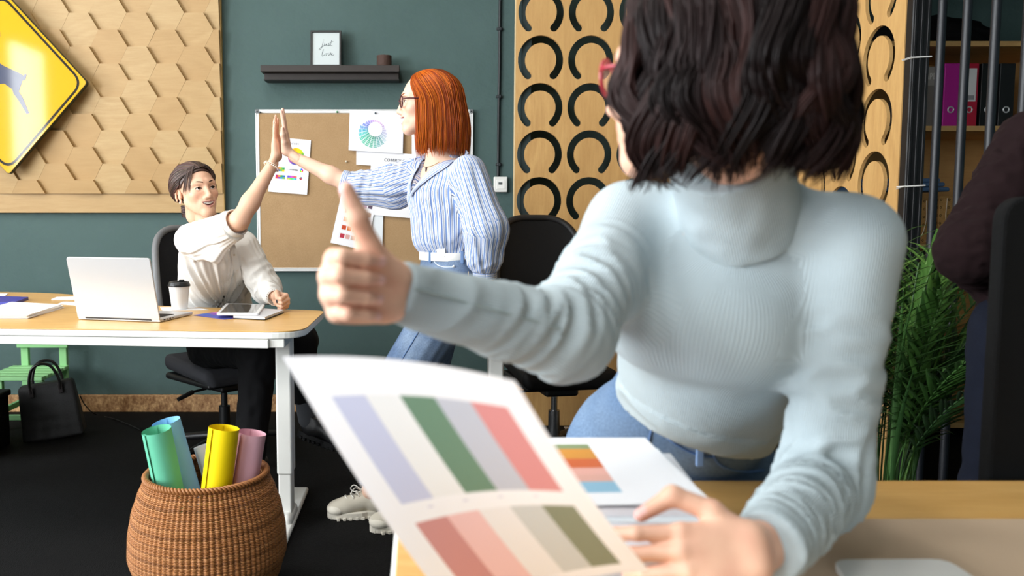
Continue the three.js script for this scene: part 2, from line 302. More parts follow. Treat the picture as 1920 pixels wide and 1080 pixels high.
  sheet('printed_sheet', 'landscape sheet with a blue and purple colour fan at top of the cork board', [[-0.402, 1.73, -4.864], [-0.099, 1.718, -4.864], [-0.105, 1.486, -4.864], [-0.41, 1.504, -4.864]], fan, 0.007);
  const pinkTex = canvasTex(128, 256, (g, w, h) => { white(g, w, h); g.fillStyle = '#c99a92'; g.beginPath(); g.ellipse(84, 120, 34, 70, 0.1, 0, 7); g.fill(); g.fillStyle = '#a8645c'; g.beginPath(); g.ellipse(96, 130, 16, 46, 0.2, 0, 7); g.fill(); });
  sheet('printed_sheet', 'pinned sheet with a pinkish picture just behind the red hair', [[-0.054, 1.594, -4.868], [0.157, 1.588, -4.868], [0.154, 1.316, -4.868], [-0.054, 1.322, -4.868]], pinkTex, 0.002);
  sheet('printed_sheet', 'plain white sheet under the striped sleeve on the cork board', [[-0.424, 1.283, -4.868], [-0.212, 1.276, -4.868], [-0.222, 0.962, -4.868], [-0.42, 0.971, -4.868]], canvasTex(64, 64, (g, w, h) => { g.fillStyle = '#e4eaee'; g.fillRect(0, 0, w, h); }), 0.002);
  const sw = canvasTex(280, 400, (g, w, h) => {
    white(g, w, h);
    const rows = [['#2f90a8', '#2a7f98', '#8f7fb8', '#c8a8c0', '#5f4f60'], ['#8f2f48', '#cf9030', '#e8d0b8', '#c8c8c4', '#b89a88'], ['#e8b090', '#c8c8c0', '#e8e4e0', '#6f5a70', '#a08a98'], ['#c84f30', '#cf7838', '#d8b030', '#c8bcb8', '#5f6a80'], ['#b8384a', '#d8a8a0', '#c8b0a0', '#a08a80', '#8a7a98']];
    rows.forEach((r, j) => r.forEach((c, i) => { g.fillStyle = c; g.fillRect(58 + i * 42, 46 + j * 66, 34, 34); }));
    g.strokeStyle = '#d0d0da'; for (let j = 0; j < 5; j++) g.strokeRect(50, 40 + j * 66, 214, 46);
  });
  sheet('printed_sheet', 'tilted pinned sheet with rows of small colour squares behind the thumb', [[-0.451, 1.267, -4.864], [-0.254, 1.228, -4.864], [-0.31, 0.938, -4.864], [-0.517, 0.983, -4.864]], sw, 0.006);
  // push pins
  const pin = (p, c, label) => { const o = thing('push_pin', label, 'pin', p); part(o, 'pin_head', lathe([[0, 0.012], [0.0045, 0.0115], [0.005, 0.008], [0.0032, 0.006], [0.0032, 0.003], [0.0055, 0.001], [0.0055, 0]], 14).rotateX(Math.PI / 2), M(c, 0.3)); part(o, 'needle', rod([0, 0, 0], [0, 0, -0.008], 0.0006), alu); };
  pin([-0.425, 1.442, -4.868], '#efe6cf', 'white push pin alone in bare cork');
  pin([-0.258, 1.711, -4.856], '#2f3f4a', 'dark push pin at top of the colour fan sheet');
  pin([-0.907, 1.716, -4.868], '#3a4650', 'dark push pin in upper left corner of the cork board');
  pin([-0.474, 1.719, -4.868], '#3f8f58', 'green push pin at top edge of bare cork');
}

// ---------------------------------------------------------------- shelf, picture, candle
{
  const [xl, yt] = [-0.88, 1.958, -4.76], [xr] = [-0.12, 1.966, -4.76], yb = [-0.871, 1.886, -4.8][1], dk = M('#2e2825', 0.55);
  const o = thing('wall_shelf', 'dark brown ledge shelf on the teal wall above the cork board', 'shelf', [(xl + xr) / 2, yt, -4.895]), w = xr - xl;
  part(o, 'shelf_board', box(w, 0.036, 0.15, 0, -0.018, 0.076, 0.003), dk);
  part(o, 'apron', box(w - 0.016, yt - 0.036 - yb, 0.1, 0.004, -(0.036 + (yt - 0.036 - yb) / 2), 0.052, 0.003), dk);
  part(o, 'bottom_lip', box(w - 0.012, 0.007, 0.108, 0.004, yb - yt, 0.055, 0.002), M('#1d1918', 0.5));
  const [px, py] = [-0.53, 1.977, -4.85], pw = 0.172, ph = 0.203;
  const pic = thing('picture_frame', 'black framed print reading just love leaning on the shelf', 'picture', [px, yt + 0.0005, -4.83]); pic.rotation.x = -0.12;
  const pt = canvasTex(320, 400, (g, w2, h2) => {
    g.fillStyle = '#dfe9ea'; g.fillRect(0, 0, w2, h2); g.fillStyle = '#3c4a50'; g.strokeStyle = '#3c4a50'; g.lineCap = 'round'; g.lineJoin = 'round';
    const stroke = (pts, lw) => { g.lineWidth = lw; g.beginPath(); pts.forEach(([x, y], i) => { if (!i) return g.moveTo(x, y); const [a, b] = pts[i - 1]; g.quadraticCurveTo(a, b, (a + x) / 2, (b + y) / 2); }); g.lineTo(...pts[pts.length - 1]); g.stroke(); };
    stroke([[128, 110], [120, 150], [108, 190], [92, 214], [78, 212], [84, 196], [104, 182], [132, 168], [146, 148]], 5); g.beginPath(); g.arc(134, 92, 4, 0, 7); g.fill();
    stroke([[146, 132], [140, 158], [148, 166], [160, 152], [168, 132], [164, 160], [172, 166], [182, 154]], 5);
    stroke([[200, 134], [190, 132], [186, 142], [200, 154], [192, 166], [180, 164], [198, 162], [212, 146]], 5);
    stroke([[230, 92], [220, 128], [212, 156], [220, 166], [234, 156]], 5); stroke([[206, 120], [226, 116], [246, 110]], 4);
    stroke([[128, 220], [118, 262], [112, 284], [122, 292], [140, 276]], 5); stroke([[138, 214], [128, 206], [124, 226], [116, 262]], 4);
    stroke([[160, 260], [146, 268], [148, 286], [164, 284], [170, 266], [160, 258], [176, 264], [190, 256]], 5);
    stroke([[188, 252], [188, 274], [194, 286], [206, 268], [212, 250]], 5); stroke([[212, 250], [222, 250], [214, 268], [226, 276], [240, 262], [232, 254], [226, 272], [236, 286], [256, 272]], 5);
  });
  const fr = poly([[-pw / 2, 0], [pw / 2, 0], [pw / 2, ph], [-pw / 2, ph]]), q = 0.011; fr.holes.push(poly([[-pw / 2 + q, q], [-pw / 2 + q, ph - q], [pw / 2 - q, ph - q], [pw / 2 - q, q]]));
  part(pic, 'frame', extrude(fr, 0.02, 0.002), M('#151515', 0.4));
  const face = new THREE.PlaneGeometry(pw - 2 * q, ph - 2 * q).translate(0, ph / 2, 0.012);
  part(pic, 'print', face, M('#e6e6e6', 0.6, { map: pt }), 'pale print lettered just love');
  part(pic, 'back_panel', box(pw - 0.01, ph - 0.01, 0.005, 0, ph / 2, 0.004, 0.001), M('#4a3c30', 0.8));
  const [kx] = [-0.206, 1.979, -4.82], cr = rng(9);
  const c = thing('candle', 'small dark brown textured candle on the right end of shelf', 'candle', [kx, yt + 0.0005, -4.82]);
  const g = new THREE.CylinderGeometry(0.041, 0.041, 0.062, 40, 12).translate(0, 0.031, 0), p = g.attributes.position;
  for (let i = 0; i < p.count; i++) { const k = 1 + 0.035 * n3(p.getX(i) * 160, p.getY(i) * 160, p.getZ(i) * 160); p.setX(i, p.getX(i) * k); p.setZ(i, p.getZ(i) * k); }
  g.computeVertexNormals(); part(c, 'wax', g, M('#4b3a34', 0.7)); part(c, 'wick', rod([0, 0.06, 0], [0.002, 0.07, 0], 0.0012), blackPlastic);
}
// ---------------------------------------------------------------- cable and thermostat
{
  const cx = [0.443, 1.751, -4.89][0], o = thing('wall_cable', 'black cable running down the teal wall to the thermostat', 'cable');
  const pts = []; for (let i = 0; i <= 12; i++) pts.push([cx + 0.002 * n3(i, 2, 1) - 0.0005 * i, mix(3.2, 1.36, i / 12), -4.89]);
  part(o, 'cable', tube(pts, 0.0085, 60, 8), M('#1b2022', 0.5));
  for (const py of [54, 176, 300]) { const [x, y] = [cx - 0.003, [0.439, 2.181, -4.885][1] - (py - 54) / 326]; part(o, 'clip', merge([box(0.036, 0.014, 0.01, x, y, -4.893, 0.002), box(0.024, 0.02, 0.018, x, y, -4.889, 0.005)]), M('#20262a', 0.5)); }
  const t = thing('thermostat', 'white square thermostat at the cable end on teal wall', 'thermostat', [0.45, 1.313, -4.895]);
  part(t, 'housing', box(0.078, 0.088, 0.024, 0, 0, 0.012, 0.006), whitePaint); part(t, 'inner_plate', box(0.05, 0.05, 0.004, 0, 0, 0.0245, 0.003), M('#f3f3ef', 0.35)); part(t, 'display', box(0.022, 0.013, 0.002, -0.002, 0.006, 0.0272, 0.001), M('#5a5f60', 0.2));
}

// ---------------------------------------------------------------- horseshoe panels
function horseshoe(R, w, cut) { // open ring, gap at the bottom, rounded feet; returns a hole path
  const a0 = -Math.PI / 2 + cut, a1 = Math.PI * 1.5 - cut, p = new THREE.Path(), n = 26, pts = [], sq = 1.06;
  for (let i = 0; i <= n; i++) { const a = mix(a0, a1, i / n); pts.push([Math.cos(a) * R, Math.sin(a) * R * sq]); }
  const e1 = [Math.cos(a1) * (R - w / 2), Math.sin(a1) * (R - w / 2) * sq], e0 = [Math.cos(a0) * (R - w / 2), Math.sin(a0) * (R - w / 2) * sq];
  for (let i = 1; i < 6; i++) { const a = a1 + Math.PI * i / 6; pts.push([e1[0] + Math.cos(a) * w / 2, e1[1] + Math.sin(a) * w / 2]); }
  for (let i = 0; i <= n; i++) { const a = mix(a1, a0, i / n); pts.push([Math.cos(a) * (R - w), Math.sin(a) * (R - w * 0.95) * sq]); }
  for (let i = 1; i < 6; i++) { const a = a0 + Math.PI - Math.PI * -i / 6; pts.push([e0[0] + Math.cos(a) * w / 2, e0[1] + Math.sin(a) * w / 2]); }
  return (x, y) => { const q = new THREE.Path(); pts.forEach((s, i) => (i ? q.lineTo(x + s[0], y + s[1]) : q.moveTo(x + s[0], y + s[1]))); q.closePath(); return q; };
}
{
  const hs = horseshoe(0.12, 0.039, 0.72), colp = 0.2635, rowp = 0.2457;
  const z = -4.58, [xl] = [0.496, 1.434, -4.57], [hx, hy] = [0.627, 1.954, -4.57], xr = 1.8;
  const o = thing('horseshoe_panel', 'wide oak panel with rows of horseshoe cut-outs in front of back wall', 'wall panel', [xl, 0, z], 0);
  const s = poly([[0, 0.0], [xr - xl, 0.0], [xr - xl, 3.1], [0, 3.1]]);
  for (let i = 0; i < 5; i++) for (let j = -4; j <= 3; j++) s.holes.push(hs(hx - xl + i * colp, hy - j * rowp));
  part(o, 'panel_board', metric(extrude(s, 0.018)), panelMat);
  part(o, 'edge_banding', box(0.006, 3.1, 0.019, -0.003, 1.55, 0.009, 0.001), M('#d9c39a', 0.6));
  for (const x of [0.06, xr - xl - 0.06]) part(o, 'spacer_batten', box(0.05, 3.0, 0.295, x, 1.5, -0.149, 0.002), M('#2e3a3c', 0.7));
  // the second panel stands at a right angle and ends at the black post
  const X = 1.815, zr = -3.27, zl = -4.54;
  const o2 = thing('horseshoe_panel', 'oak panel with horseshoe cut-outs standing edge-on beside the black post', 'wall panel', [X, 0, zr], Math.PI / 2);
  const L = zr - zl, s2 = poly([[0, 0.0], [L, 0.0], [L, 3.1], [0, 3.1]]);
  const y2 = [1.815, 1.771, -3.451], dz0 = zr - y2[2];
  for (let i = 0; i < 5; i++) for (let j = -5; j <= 3; j++) if (dz0 + i * colp < L - 0.12) s2.holes.push(hs(dz0 + i * colp, y2[1] - j * rowp + (i % 2 ? rowp * 0.46 : 0)));
  part(o2, 'panel_board', metric(extrude(s2, 0.014)), panelMat);
}
// ---------------------------------------------------------------- black post and bars
{
  const o = thing('divider_post', 'thick black grooved post with white cable ties at the panel end', 'post', [1.845, 0, -3.235]);
  const pg = [box(0.07, 3.2, 0.045, 0, 1.6, 0, 0.006)]; for (const x of [-0.024, 0, 0.024]) pg.push(box(0.01, 3.2, 0.012, x, 1.6, 0.022, 0.002));
  part(o, 'post_body', merge(pg), M('#0d0e11', 0.5));
  for (const y of [[1.739, 1.735, -3.15][1], [1.734, 1.262, -3.15][1]]) { const t = part(o, 'cable_tie', box(0.078, 0.006, 0.064, 0, y, 0, 0.003, [0, 0, 0.06]), M('#d9d9d6', 0.5), 'white cable tie'); part(t, 'tie_tail', rod([-0.037, y, 0.03], [-0.075, y - 0.012, 0.035], 0.0018), M('#d9d9d6', 0.5)); }
  [[1745, 'nearest the black post'], [1791, 'second from the black post'], [1844, 'third from the black post'], [1903, 'farthest from the black post']].forEach(([px, w]) => {
    const z = -1.865 * 1600 / (px - 790);
    const b = thing('divider_bar', 'black round divider bar, ' + w, 'bar', [1.865, 0, z], 0, 'divider bars');
    part(b, 'bar', new THREE.CylinderGeometry(0.0145, 0.0145, 3.2, 20).translate(0, 1.6, 0), M('#12161d', 0.45)); part(b, 'foot_plate', lathe([[0, 0.006], [0.034, 0.006], [0.036, 0.002], [0.036, 0]], 20), blackMetal);
  });
}

// ---------------------------------------------------------------- shelving behind the bars
{
  const X0 = 1.97, X1 = 3.3, ZF = -4.3, ZB = -4.88, dk = M('#ffffff', 0.55, { map: rep(panelTex, 0.7, 0.7) });
  const yTop = [2.661, 2.002, -4.3][1], yMid = [2.683, 1.588, -4.3][1], yLow = 1.0;
  const o = thing('shelving_unit', 'open oak shelving unit standing behind the black bars', 'shelf', [(X0 + X1) / 2, 0, (ZF + ZB) / 2]), w = X1 - X0, d = ZF - ZB;
  for (const s of [-1, 1]) part(o, 'side_panel', box(0.022, yTop, d, s * (w / 2 - 0.011), yTop / 2, 0), dk);
  for (const y of [yTop, yMid, yLow, 0.5, 0.08]) part(o, 'shelf_board', box(w - 0.046, 0.026, d, 0, y - 0.013, 0, 0.002), dk);
  part(o, 'back_panel', box(w - 0.046, yTop, 0.008, 0, yTop / 2, -d / 2 + 0.005, 0.001), dk);
  // lever arch files
  const file = (x, c, label, tall = 0.315, wid = 0.075, spineBox) => {
    const b = thing('ring_binder', label, 'binder', [x, yMid + 0.0005, ZF - 0.2]), m = M(c, 0.5);
    part(b, 'spine', box(wid, tall, 0.006, 0, tall / 2, 0.14, 0.003), m);
    for (const s of [-1, 1]) part(b, 'cover', box(0.004, tall, 0.28, s * (wid / 2 - 0.002), tall / 2, 0, 0.001), m);
    part(b, 'pages', box(wid - 0.03, tall - 0.03, 0.25, 0, tall / 2, -0.005, 0.001), M('#cfcac0', 0.9));
    part(b, 'finger_ring', new THREE.TorusGeometry(0.014, 0.0035, 8, 24).translate(0, 0.085, 0.144), alu);
    if (spineBox) { const l = part(b, 'spine_label', box(wid * 0.72, tall * 0.52, 0.002, 0, tall * 0.66, 0.1442, 0.0008), M('#d9d9d9', 0.6)); part(l, 'label_code', box(wid * 0.5, 0.022, 0.001, 0, tall * 0.46, 0.1455, 0), M('#8a8a8e', 0.7)); }
    return b;
  };
  file([2.667, 1.682, -4.3][0], '#b3128f', 'magenta ring binder with pale top on the middle shelf');
  { const x = [2.667, 1.682, -4.3][0]; const b = thing('magazine_box', 'grey cardboard magazine box standing beside the magenta binder', 'box', [x - 0.108, yMid + 0.0005, ZF - 0.19]); part(b, 'box_body', box(0.13, 0.3, 0.26, 0, 0.15, 0, 0.003), M('#6f6862', 0.8)); const t = canvasTex(128, 64, (g, w2, h2) => { g.fillStyle = '#8a8580'; g.fillRect(0, 0, w2, h2); g.fillStyle = '#bdb8b2'; g.font = 'bold 30px sans-serif'; g.fillText('SPAPER', 4, 42); }); part(b, 'printed_band', new THREE.PlaneGeometry(0.125, 0.09).translate(0, 0.25, 0.1312), M('#ffffff', 0.7, { map: t })); }
  file([2.76, 1.682, -4.3][0], '#b01034', 'crimson ring binder with a white spine label', 0.315, 0.08, true);
  file([2.853, 1.682, -4.3][0], '#0e0e10', 'black ring binder next to the crimson binder');
  file([2.946, 1.682, -4.3][0], '#131316', 'black ring binder partly behind the dark sweater');
  // leaning ring-bound catalogues
  ['#d8d4cc', '#2f4a58', '#cfcfd0', '#e0ddd4'].forEach((c, i) => {
    const b = thing('catalogue', ['cream', 'dark blue', 'grey', 'white'][i] + ' thin catalogue leaning on the middle shelf, ' + ['leftmost', 'second', 'third', 'rightmost'][i] + ' of four', 'book', [2.105 + i * 0.03, yMid + 0.004, ZF - 0.17], 0, 'leaning catalogues'); b.rotation.z = 0.42;
    part(b, 'cover', box(0.009, 0.25, 0.2, 0, 0.125, 0, 0.001), M(c, 0.5));
    const rings = []; for (let k = 0; k < 16; k++) rings.push(new THREE.TorusGeometry(0.008, 0.0014, 5, 10).translate(0, 0.02 + k * 0.0142, 0.1)); part(b, 'wire_binding', merge(rings), blackMetal);
  });
  // dark cloth bag on top
  { const g = new THREE.SphereGeometry(1, 40, 24), p = g.attributes.position; for (let i = 0; i < p.count; i++) { const k = 1 + 0.12 * n3(p.getX(i) * 2.2, p.getY(i) * 2.2, p.getZ(i) * 2.2); p.setXYZ(i, p.getX(i) * k * 0.36, Math.max(p.getY(i) * k, -0.35) * 0.12 + 0.042, p.getZ(i) * k * 0.2); } g.computeVertexNormals(); single('cloth_bag', 'black cloth bag slumped on top of the shelving unit', 'bag', g, M('#0d0d0f', 0.85), [2.62, yTop + 0.001, -4.55]); }
  // kraft gift bags, folded jeans
  const kraft = dataTex(128, (x, y) => { const s = Math.hypot(((x * 5) % 1) - 0.5, ((y * 5) % 1) - 0.5), k = s < 0.16 && s > 0.07 ? 0.55 : 1, g = 1 + 0.08 * n3(x * 30, y * 30, 7); return [0.69 * k * g, 0.53 * k * g, 0.32 * k * g]; });
  const kraftMat = M('#ffffff', 0.8, { map: rep(kraft, 5, 5) });
  [[2.07, 0.13], [2.22, 0.13], [2.38, 0.14], [2.55, 0.15], [2.72, 0.13]].forEach(([x, ww], i) => {
    const b = thing('gift_bag', 'patterned kraft paper gift bag on the lower shelf, ' + ['leftmost', 'second', 'third', 'fourth', 'fifth'][i] + ' in the row', 'bag', [x, yLow + 0.001, ZF - 0.12], (i % 2 - 0.5) * 0.12, 'kraft gift bags'), hh = 0.225 + 0.015 * (i % 3);
    part(b, 'bag_body', box(ww, hh, 0.08, 0, hh / 2, 0, 0.002), kraftMat);
    part(b, 'string_handle', tube([[-0.03, hh - 0.01, 0.043], [-0.034, hh - 0.12, 0.047], [-0.004, hh - 0.2, 0.05], [0.028, hh - 0.12, 0.047], [0.03, hh - 0.01, 0.043]], 0.0022, 20, 6), M('#d8cbb4', 0.8));
  });
  { const gs = []; for (let k = 0; k < 3; k++) { const g = new RoundedBoxGeometry(0.62 - k * 0.05, 0.022, 0.2, 12, 0.01), p = g.attributes.position; for (let i = 0; i < p.count; i++) p.setY(i, p.getY(i) + 0.006 * n3(p.getX(i) * 7, k * 3, p.getZ(i) * 9)); g.computeVertexNormals(); gs.push(metric(g).translate(0, 0.016 + k * 0.02, 0)); } single('folded_jeans', 'folded blue jeans laid on top of the gift bags', 'clothes', merge(gs), M('#4d6a8e', 0.9), [2.36, yLow + 0.26, ZF - 0.13]); }
  single('fabric_bundle', 'grey crumpled fabric bundle behind the folded jeans', 'clothes', (() => { const g = new THREE.SphereGeometry(0.11, 28, 18), p = g.attributes.position; for (let i = 0; i < p.count; i++) { const k = 1 + 0.22 * n3(p.getX(i) * 18, p.getY(i) * 18, p.getZ(i) * 18); p.setXYZ(i, p.getX(i) * k, p.getY(i) * k * 0.8, p.getZ(i) * k * 0.7); } g.computeVertexNormals(); return g; })(), M('#6f6557', 0.9), [2.18, yLow + 0.118, ZF - 0.38]);
  // garments hanging under the shelf edge
  [['#9a9c9c', 'grey quilted'], ['#1a2030', 'dark navy'], ['#7c2028', 'dark red'], ['#161618', 'black']].forEach(([c, w], i) => {
    const s = poly(rounded([[-0.06, 0], [0.06, 0], [0.1, -0.5], [-0.1, -0.5]], 0.02)), g = extrude(s, 0.03, 0.008), p = g.attributes.position; g.rotateY(0.3);
    const o3 = thing('hanging_garment', w + ' garment hanging in the row below the gift bags', 'clothes', [2.03 + i * 0.17, 0.97, ZF + 0.035], 0, 'hanging garments'); part(o3, 'garment', g, M(c, 0.9)); part(o3, 'hook', tube([[0, 0, 0.01], [0.0, 0.02, 0.01], [0.012, 0.035, 0.0], [0.0, 0.045, -0.03]], 0.002, 12, 6), alu);
  });
}

// ---------------------------------------------------------------- desk of the seated woman
const D1 = 0.76;
{
  const fl = [-1.514, 0.76, -3.041], fr = [-0.491, 0.76, -2.882], mr = [-0.388, 0.76, -3.349], br = [-0.415, 0.76, -3.508], b1 = [-0.551, 0.76, -3.574], b2 = [-1.06, 0.76, -3.663], b3 = [-1.763, 0.76, -4.221], b4 = [-2.148, 0.76, -4.331];
  const outline = rounded([[fl[0] - 0.9, fl[2] - 0.02], [fr[0] + 0.085, fr[2]], [br[0] + 0.02, br[2] + 0.02], [b2[0] - 0.06, b2[2] + 0.02], [b3[0], b3[2]], [b4[0] - 0.5, b4[2]]], [0, 0.13, 0.06, 0.1, 0.3, 0], 10);
  const o = thing('office_desk', 'white framed desk with oak top in front of the seated woman', 'desk', [0, 0, 0]);
  part(o, 'desk_top', slab(outline, D1, 0.004, 0.001), deskMat, 'oak veneer top');
  part(o, 'edge_band', slab(outline.map(([x, z]) => [x, z]), D1 - 0.0035, 0.024, 0.004), whitePaint);
  const beamA = [fl[0] - 0.6, fl[2] - 0.035], beamB = [fr[0] - 0.03, fr[2] - 0.03], dx = beamB[0] - beamA[0], dz = beamB[1] - beamA[1];
  part(o, 'cross_beam', box(Math.hypot(dx, dz), 0.03, 0.05, 0, 0, 0, 0.003).rotateY(-Math.atan2(dz, dx)).translate((beamA[0] + beamB[0]) / 2, D1 - 0.044, (beamA[1] + beamB[1]) / 2), whitePaint);
  const lx = -0.505;
  for (const [x, z] of [[lx, -3.12], [-2.35, -3.5]]) {
    part(o, 'leg_column', box(0.057, 0.53, 0.085, x, D1 - 0.0325 - 0.265, z, 0.008), whitePaint);
    part(o, 'leg_inner', box(0.049, 0.23, 0.074, x, 0.135, z, 0.007), whitePaint);
    part(o, 'foot_bar', merge([box(0.072, 0.022, 0.70, x, 0.013, z, 0.01), box(0.062, 0.05, 0.17, x, 0.032, z, 0.02)]), whitePaint);
    part(o, 'top_bracket', box(0.07, 0.03, 0.5, x, D1 - 0.044, z - 0.03, 0.004), whitePaint);
  }
}
// laptop (seen from behind)
{
  const hl = [-1.315, 0.762, -3.199], hr = [-0.959, 0.762, -3.109], A = V(hl), B = V(hr), w = 0.345, dir = B.clone().sub(A).setY(0).normalize();
  const o = thing('laptop', 'silver laptop seen from behind, open towards the seated woman', 'laptop', [B.x - dir.x * w / 2, D1 + 0.0005, B.z - dir.z * w / 2], Math.atan2(-dir.z, dir.x));
  const m = M('#d5d6d8', 0.38, { metalness: 0.35 }), dd = 0.24;
  const base = part(o, 'base', box(w, 0.012, dd, 0, 0.007, -dd / 2, 0.004), m);
  part(base, 'keyboard', box(w - 0.05, 0.001, 0.1, 0, 0.0135, -0.09, 0), M('#1c1d20', 0.6)); part(base, 'trackpad', box(0.1, 0.0006, 0.06, 0, 0.0134, -0.19, 0), M('#bfc0c2', 0.4));
  for (let k = 0; k < 4; k++) part(base, 'port', box(0.0012, 0.004, [0.012, 0.008, 0.012, 0.006][k], w / 2, 0.007, -0.03 - k * 0.02, 0), blackPlastic);
  const lid = part(o, 'lid', extrude(poly(rounded([[-w / 2, 0], [w / 2, 0], [w / 2, 0.237], [-w / 2, 0.237]], [0.004, 0.004, 0.012, 0.012])), 0.007, 0.0015).translate(0, 0.002, -0.004).rotateX(0.24).translate(0, 0.008, 0), m);
  part(lid, 'screen', box(w - 0.02, 0.2, 0.001, 0, 0.125, -0.0047, 0).rotateX(0.24).translate(0, 0.008, 0), M('#101216', 0.15));
  part(o, 'hinge', rod([-w * 0.4, 0.011, 0.0], [w * 0.4, 0.011, 0.0], 0.005), M('#2a2b2d', 0.5));
}
// paper cup
{
  const p = [-1.005, 0.76, -3.527], o = thing('coffee_cup', 'white paper coffee cup with black lid beside the laptop', 'cup', [p[0], D1 + 0.0022, p[2]]);
  part(o, 'cup', lathe([[0, 0.001], [0.03, 0.001], [0.031, 0], [0.032, 0.003], [0.042, 0.094], [0.0435, 0.096]], 36), M('#eceef0', 0.6));
  part(o, 'lid', lathe([[0.0435, 0.094], [0.0455, 0.095], [0.0455, 0.101], [0.043, 0.104], [0.041, 0.112], [0.039, 0.114], [0.034, 0.113], [0.033, 0.109], [0, 0.109]], 36), M('#17191c', 0.35), 'black plastic lid');
  part(o, 'sip_spout', box(0.022, 0.01, 0.012, 0.002, 0.116, -0.03, 0.004), M('#17191c', 0.35));
}
// tablet on a notebook, colour prints and papers on the desk
function flat(name, label, cat, pts, y, t, m, r = 0.004) { const c = pts.reduce((s, p) => [s[0] + p[0] / pts.length, s[1] + p[2] / pts.length], [0, 0]); const g = slab(rounded(pts.map((p) => [p[0] - c[0], p[2] - c[1]]), r, 3), t, t, Math.min(0.0006, t / 4)); return single(name, label, cat, g, m, [c[0], y, c[1]]); }
{
  const paper = M('#eeeef0', 0.7);
  const fan = canvasTex(128, 128, (g, w, h) => { g.fillStyle = '#5a5fb0'; g.fillRect(0, 0, w, h); ['#c060a8', '#7a6ac0', '#4a6ab8', '#8a5ab0', '#d080b0'].forEach((c, i) => { g.fillStyle = c; g.beginPath(); g.moveTo(20, 120); g.lineTo(30 + i * 24, 0); g.lineTo(60 + i * 24, 0); g.closePath(); g.fill(); }); });
  flat('colour_print', 'violet and pink colour print under the tablet', 'paper', [[-0.895, 0.761, -3.324], [-0.744, 0.761, -3.195], [-0.625, 0.761, -3.307], [-0.799, 0.761, -3.481]], D1 + 0.0005, 0.0012, M('#ffffff', 0.6, { map: rep(fan, 4, 4) }));
  flat('paper_sheet', 'white sheet lying behind the coffee cup', 'paper', [[-1.057, 0.761, -3.463], [-0.876, 0.761, -3.5], [-0.975, 0.761, -3.605], [-1.108, 0.761, -3.595]], D1 + 0.0005, 0.0012, paper);
  const nb = [[-0.717, 0.762, -3.219], [-0.585, 0.762, -3.172], [-0.55, 0.762, -3.401], [-0.699, 0.762, -3.473]];
  const o = thing('notebook', 'notebook with black cover lying under the white tablet', 'notebook'); const pl = nb.map((p) => [p[0], p[2]]);
  part(o, 'back_cover', slab(rounded(pl, 0.006, 3), D1 + 0.004, 0.002, 0.0004), M('#1c1c1f', 0.5)); part(o, 'pages', slab(pl.map(([x, z]) => [mix(x, (pl[0][0] + pl[2][0]) / 2, 0.03), mix(z, (pl[0][1] + pl[2][1]) / 2, 0.03)]), D1 + 0.0115, 0.0075, 0.0005), paper); part(o, 'front_cover', slab(rounded(pl, 0.006, 3), D1 + 0.0135, 0.002, 0.0004), M('#cfcfd2', 0.5));
  const tb = [[-0.777, 0.775, -3.213], [-0.617, 0.775, -3.213], [-0.647, 0.775, -3.513], [-0.817, 0.775, -3.552]], tp = tb.map((p) => [p[0], p[2]]), tc = tp.reduce((s, p) => [s[0] + p[0] / 4, s[1] + p[1] / 4], [0, 0]);
  const t = thing('tablet', 'white tablet with grey screen lying on the notebook', 'tablet');
  part(t, 'body', slab(rounded(tp, 0.012, 5), D1 + 0.0225, 0.0085, 0.002), M('#e6e6e6', 0.35)); part(t, 'screen', slab(tp.map(([x, z]) => [mix(x, tc[0], 0.16), mix(z, tc[1], 0.12)]), D1 + 0.0231, 0.0012, 0.0002), M('#3c3f42', 0.08, { clearcoat: 1, clearcoatRoughness: 0.03 }));
  // stack at the left end
  for (let k = 0; k < 4; k++) { const q = [[-1.723, 0.762, -3.219], [-1.496, 0.762, -3.219], [-1.503, 0.762, -3.567], [-1.775, 0.762, -3.666]].map((p, i) => [p[0] + (k % 2) * 0.008 * (i % 2 ? 1 : -1), p[1], p[2] + (k - 1.5) * 0.004]); flat('paper_pad', ['bottom', 'second', 'third', 'top'][k] + ' white paper pad in the low stack left of the laptop', 'paper', q, D1 + 0.0005 + k * 0.0042, 0.004, paper); }
  flat('folder', 'blue cardboard folder at the left edge of the desk', 'folder', [[-1.993, 0.762, -3.686], [-1.766, 0.762, -3.686], [-1.806, 0.762, -3.904], [-2.048, 0.762, -3.974]], D1 + 0.0005, 0.012, M('#2c36a0', 0.45));
  flat('paper_sheet', 'white sheet under the blue folder', 'paper', [[-2.185, 0.761, -4.044], [-1.982, 0.761, -4.044], [-2.024, 0.761, -4.158], [-2.22, 0.761, -4.158]], D1 + 0.0005, 0.003, paper);
  flat('paper_sheet', 'white slip peeking out left of the laptop lid', 'paper', [[-1.692, 0.761, -3.879], [-1.569, 0.761, -3.902], [-1.612, 0.761, -4.008], [-1.712, 0.761, -3.984]], D1 + 0.0005, 0.004, paper);
  flat('paper_sheet', 'white sheet behind the laptop lid at its left', 'paper', [[-1.593, 0.761, -3.716], [-1.44, 0.761, -3.634], [-1.497, 0.761, -3.779], [-1.606, 0.761, -3.801]], D1 + 0.0005, 0.0015, paper);
}

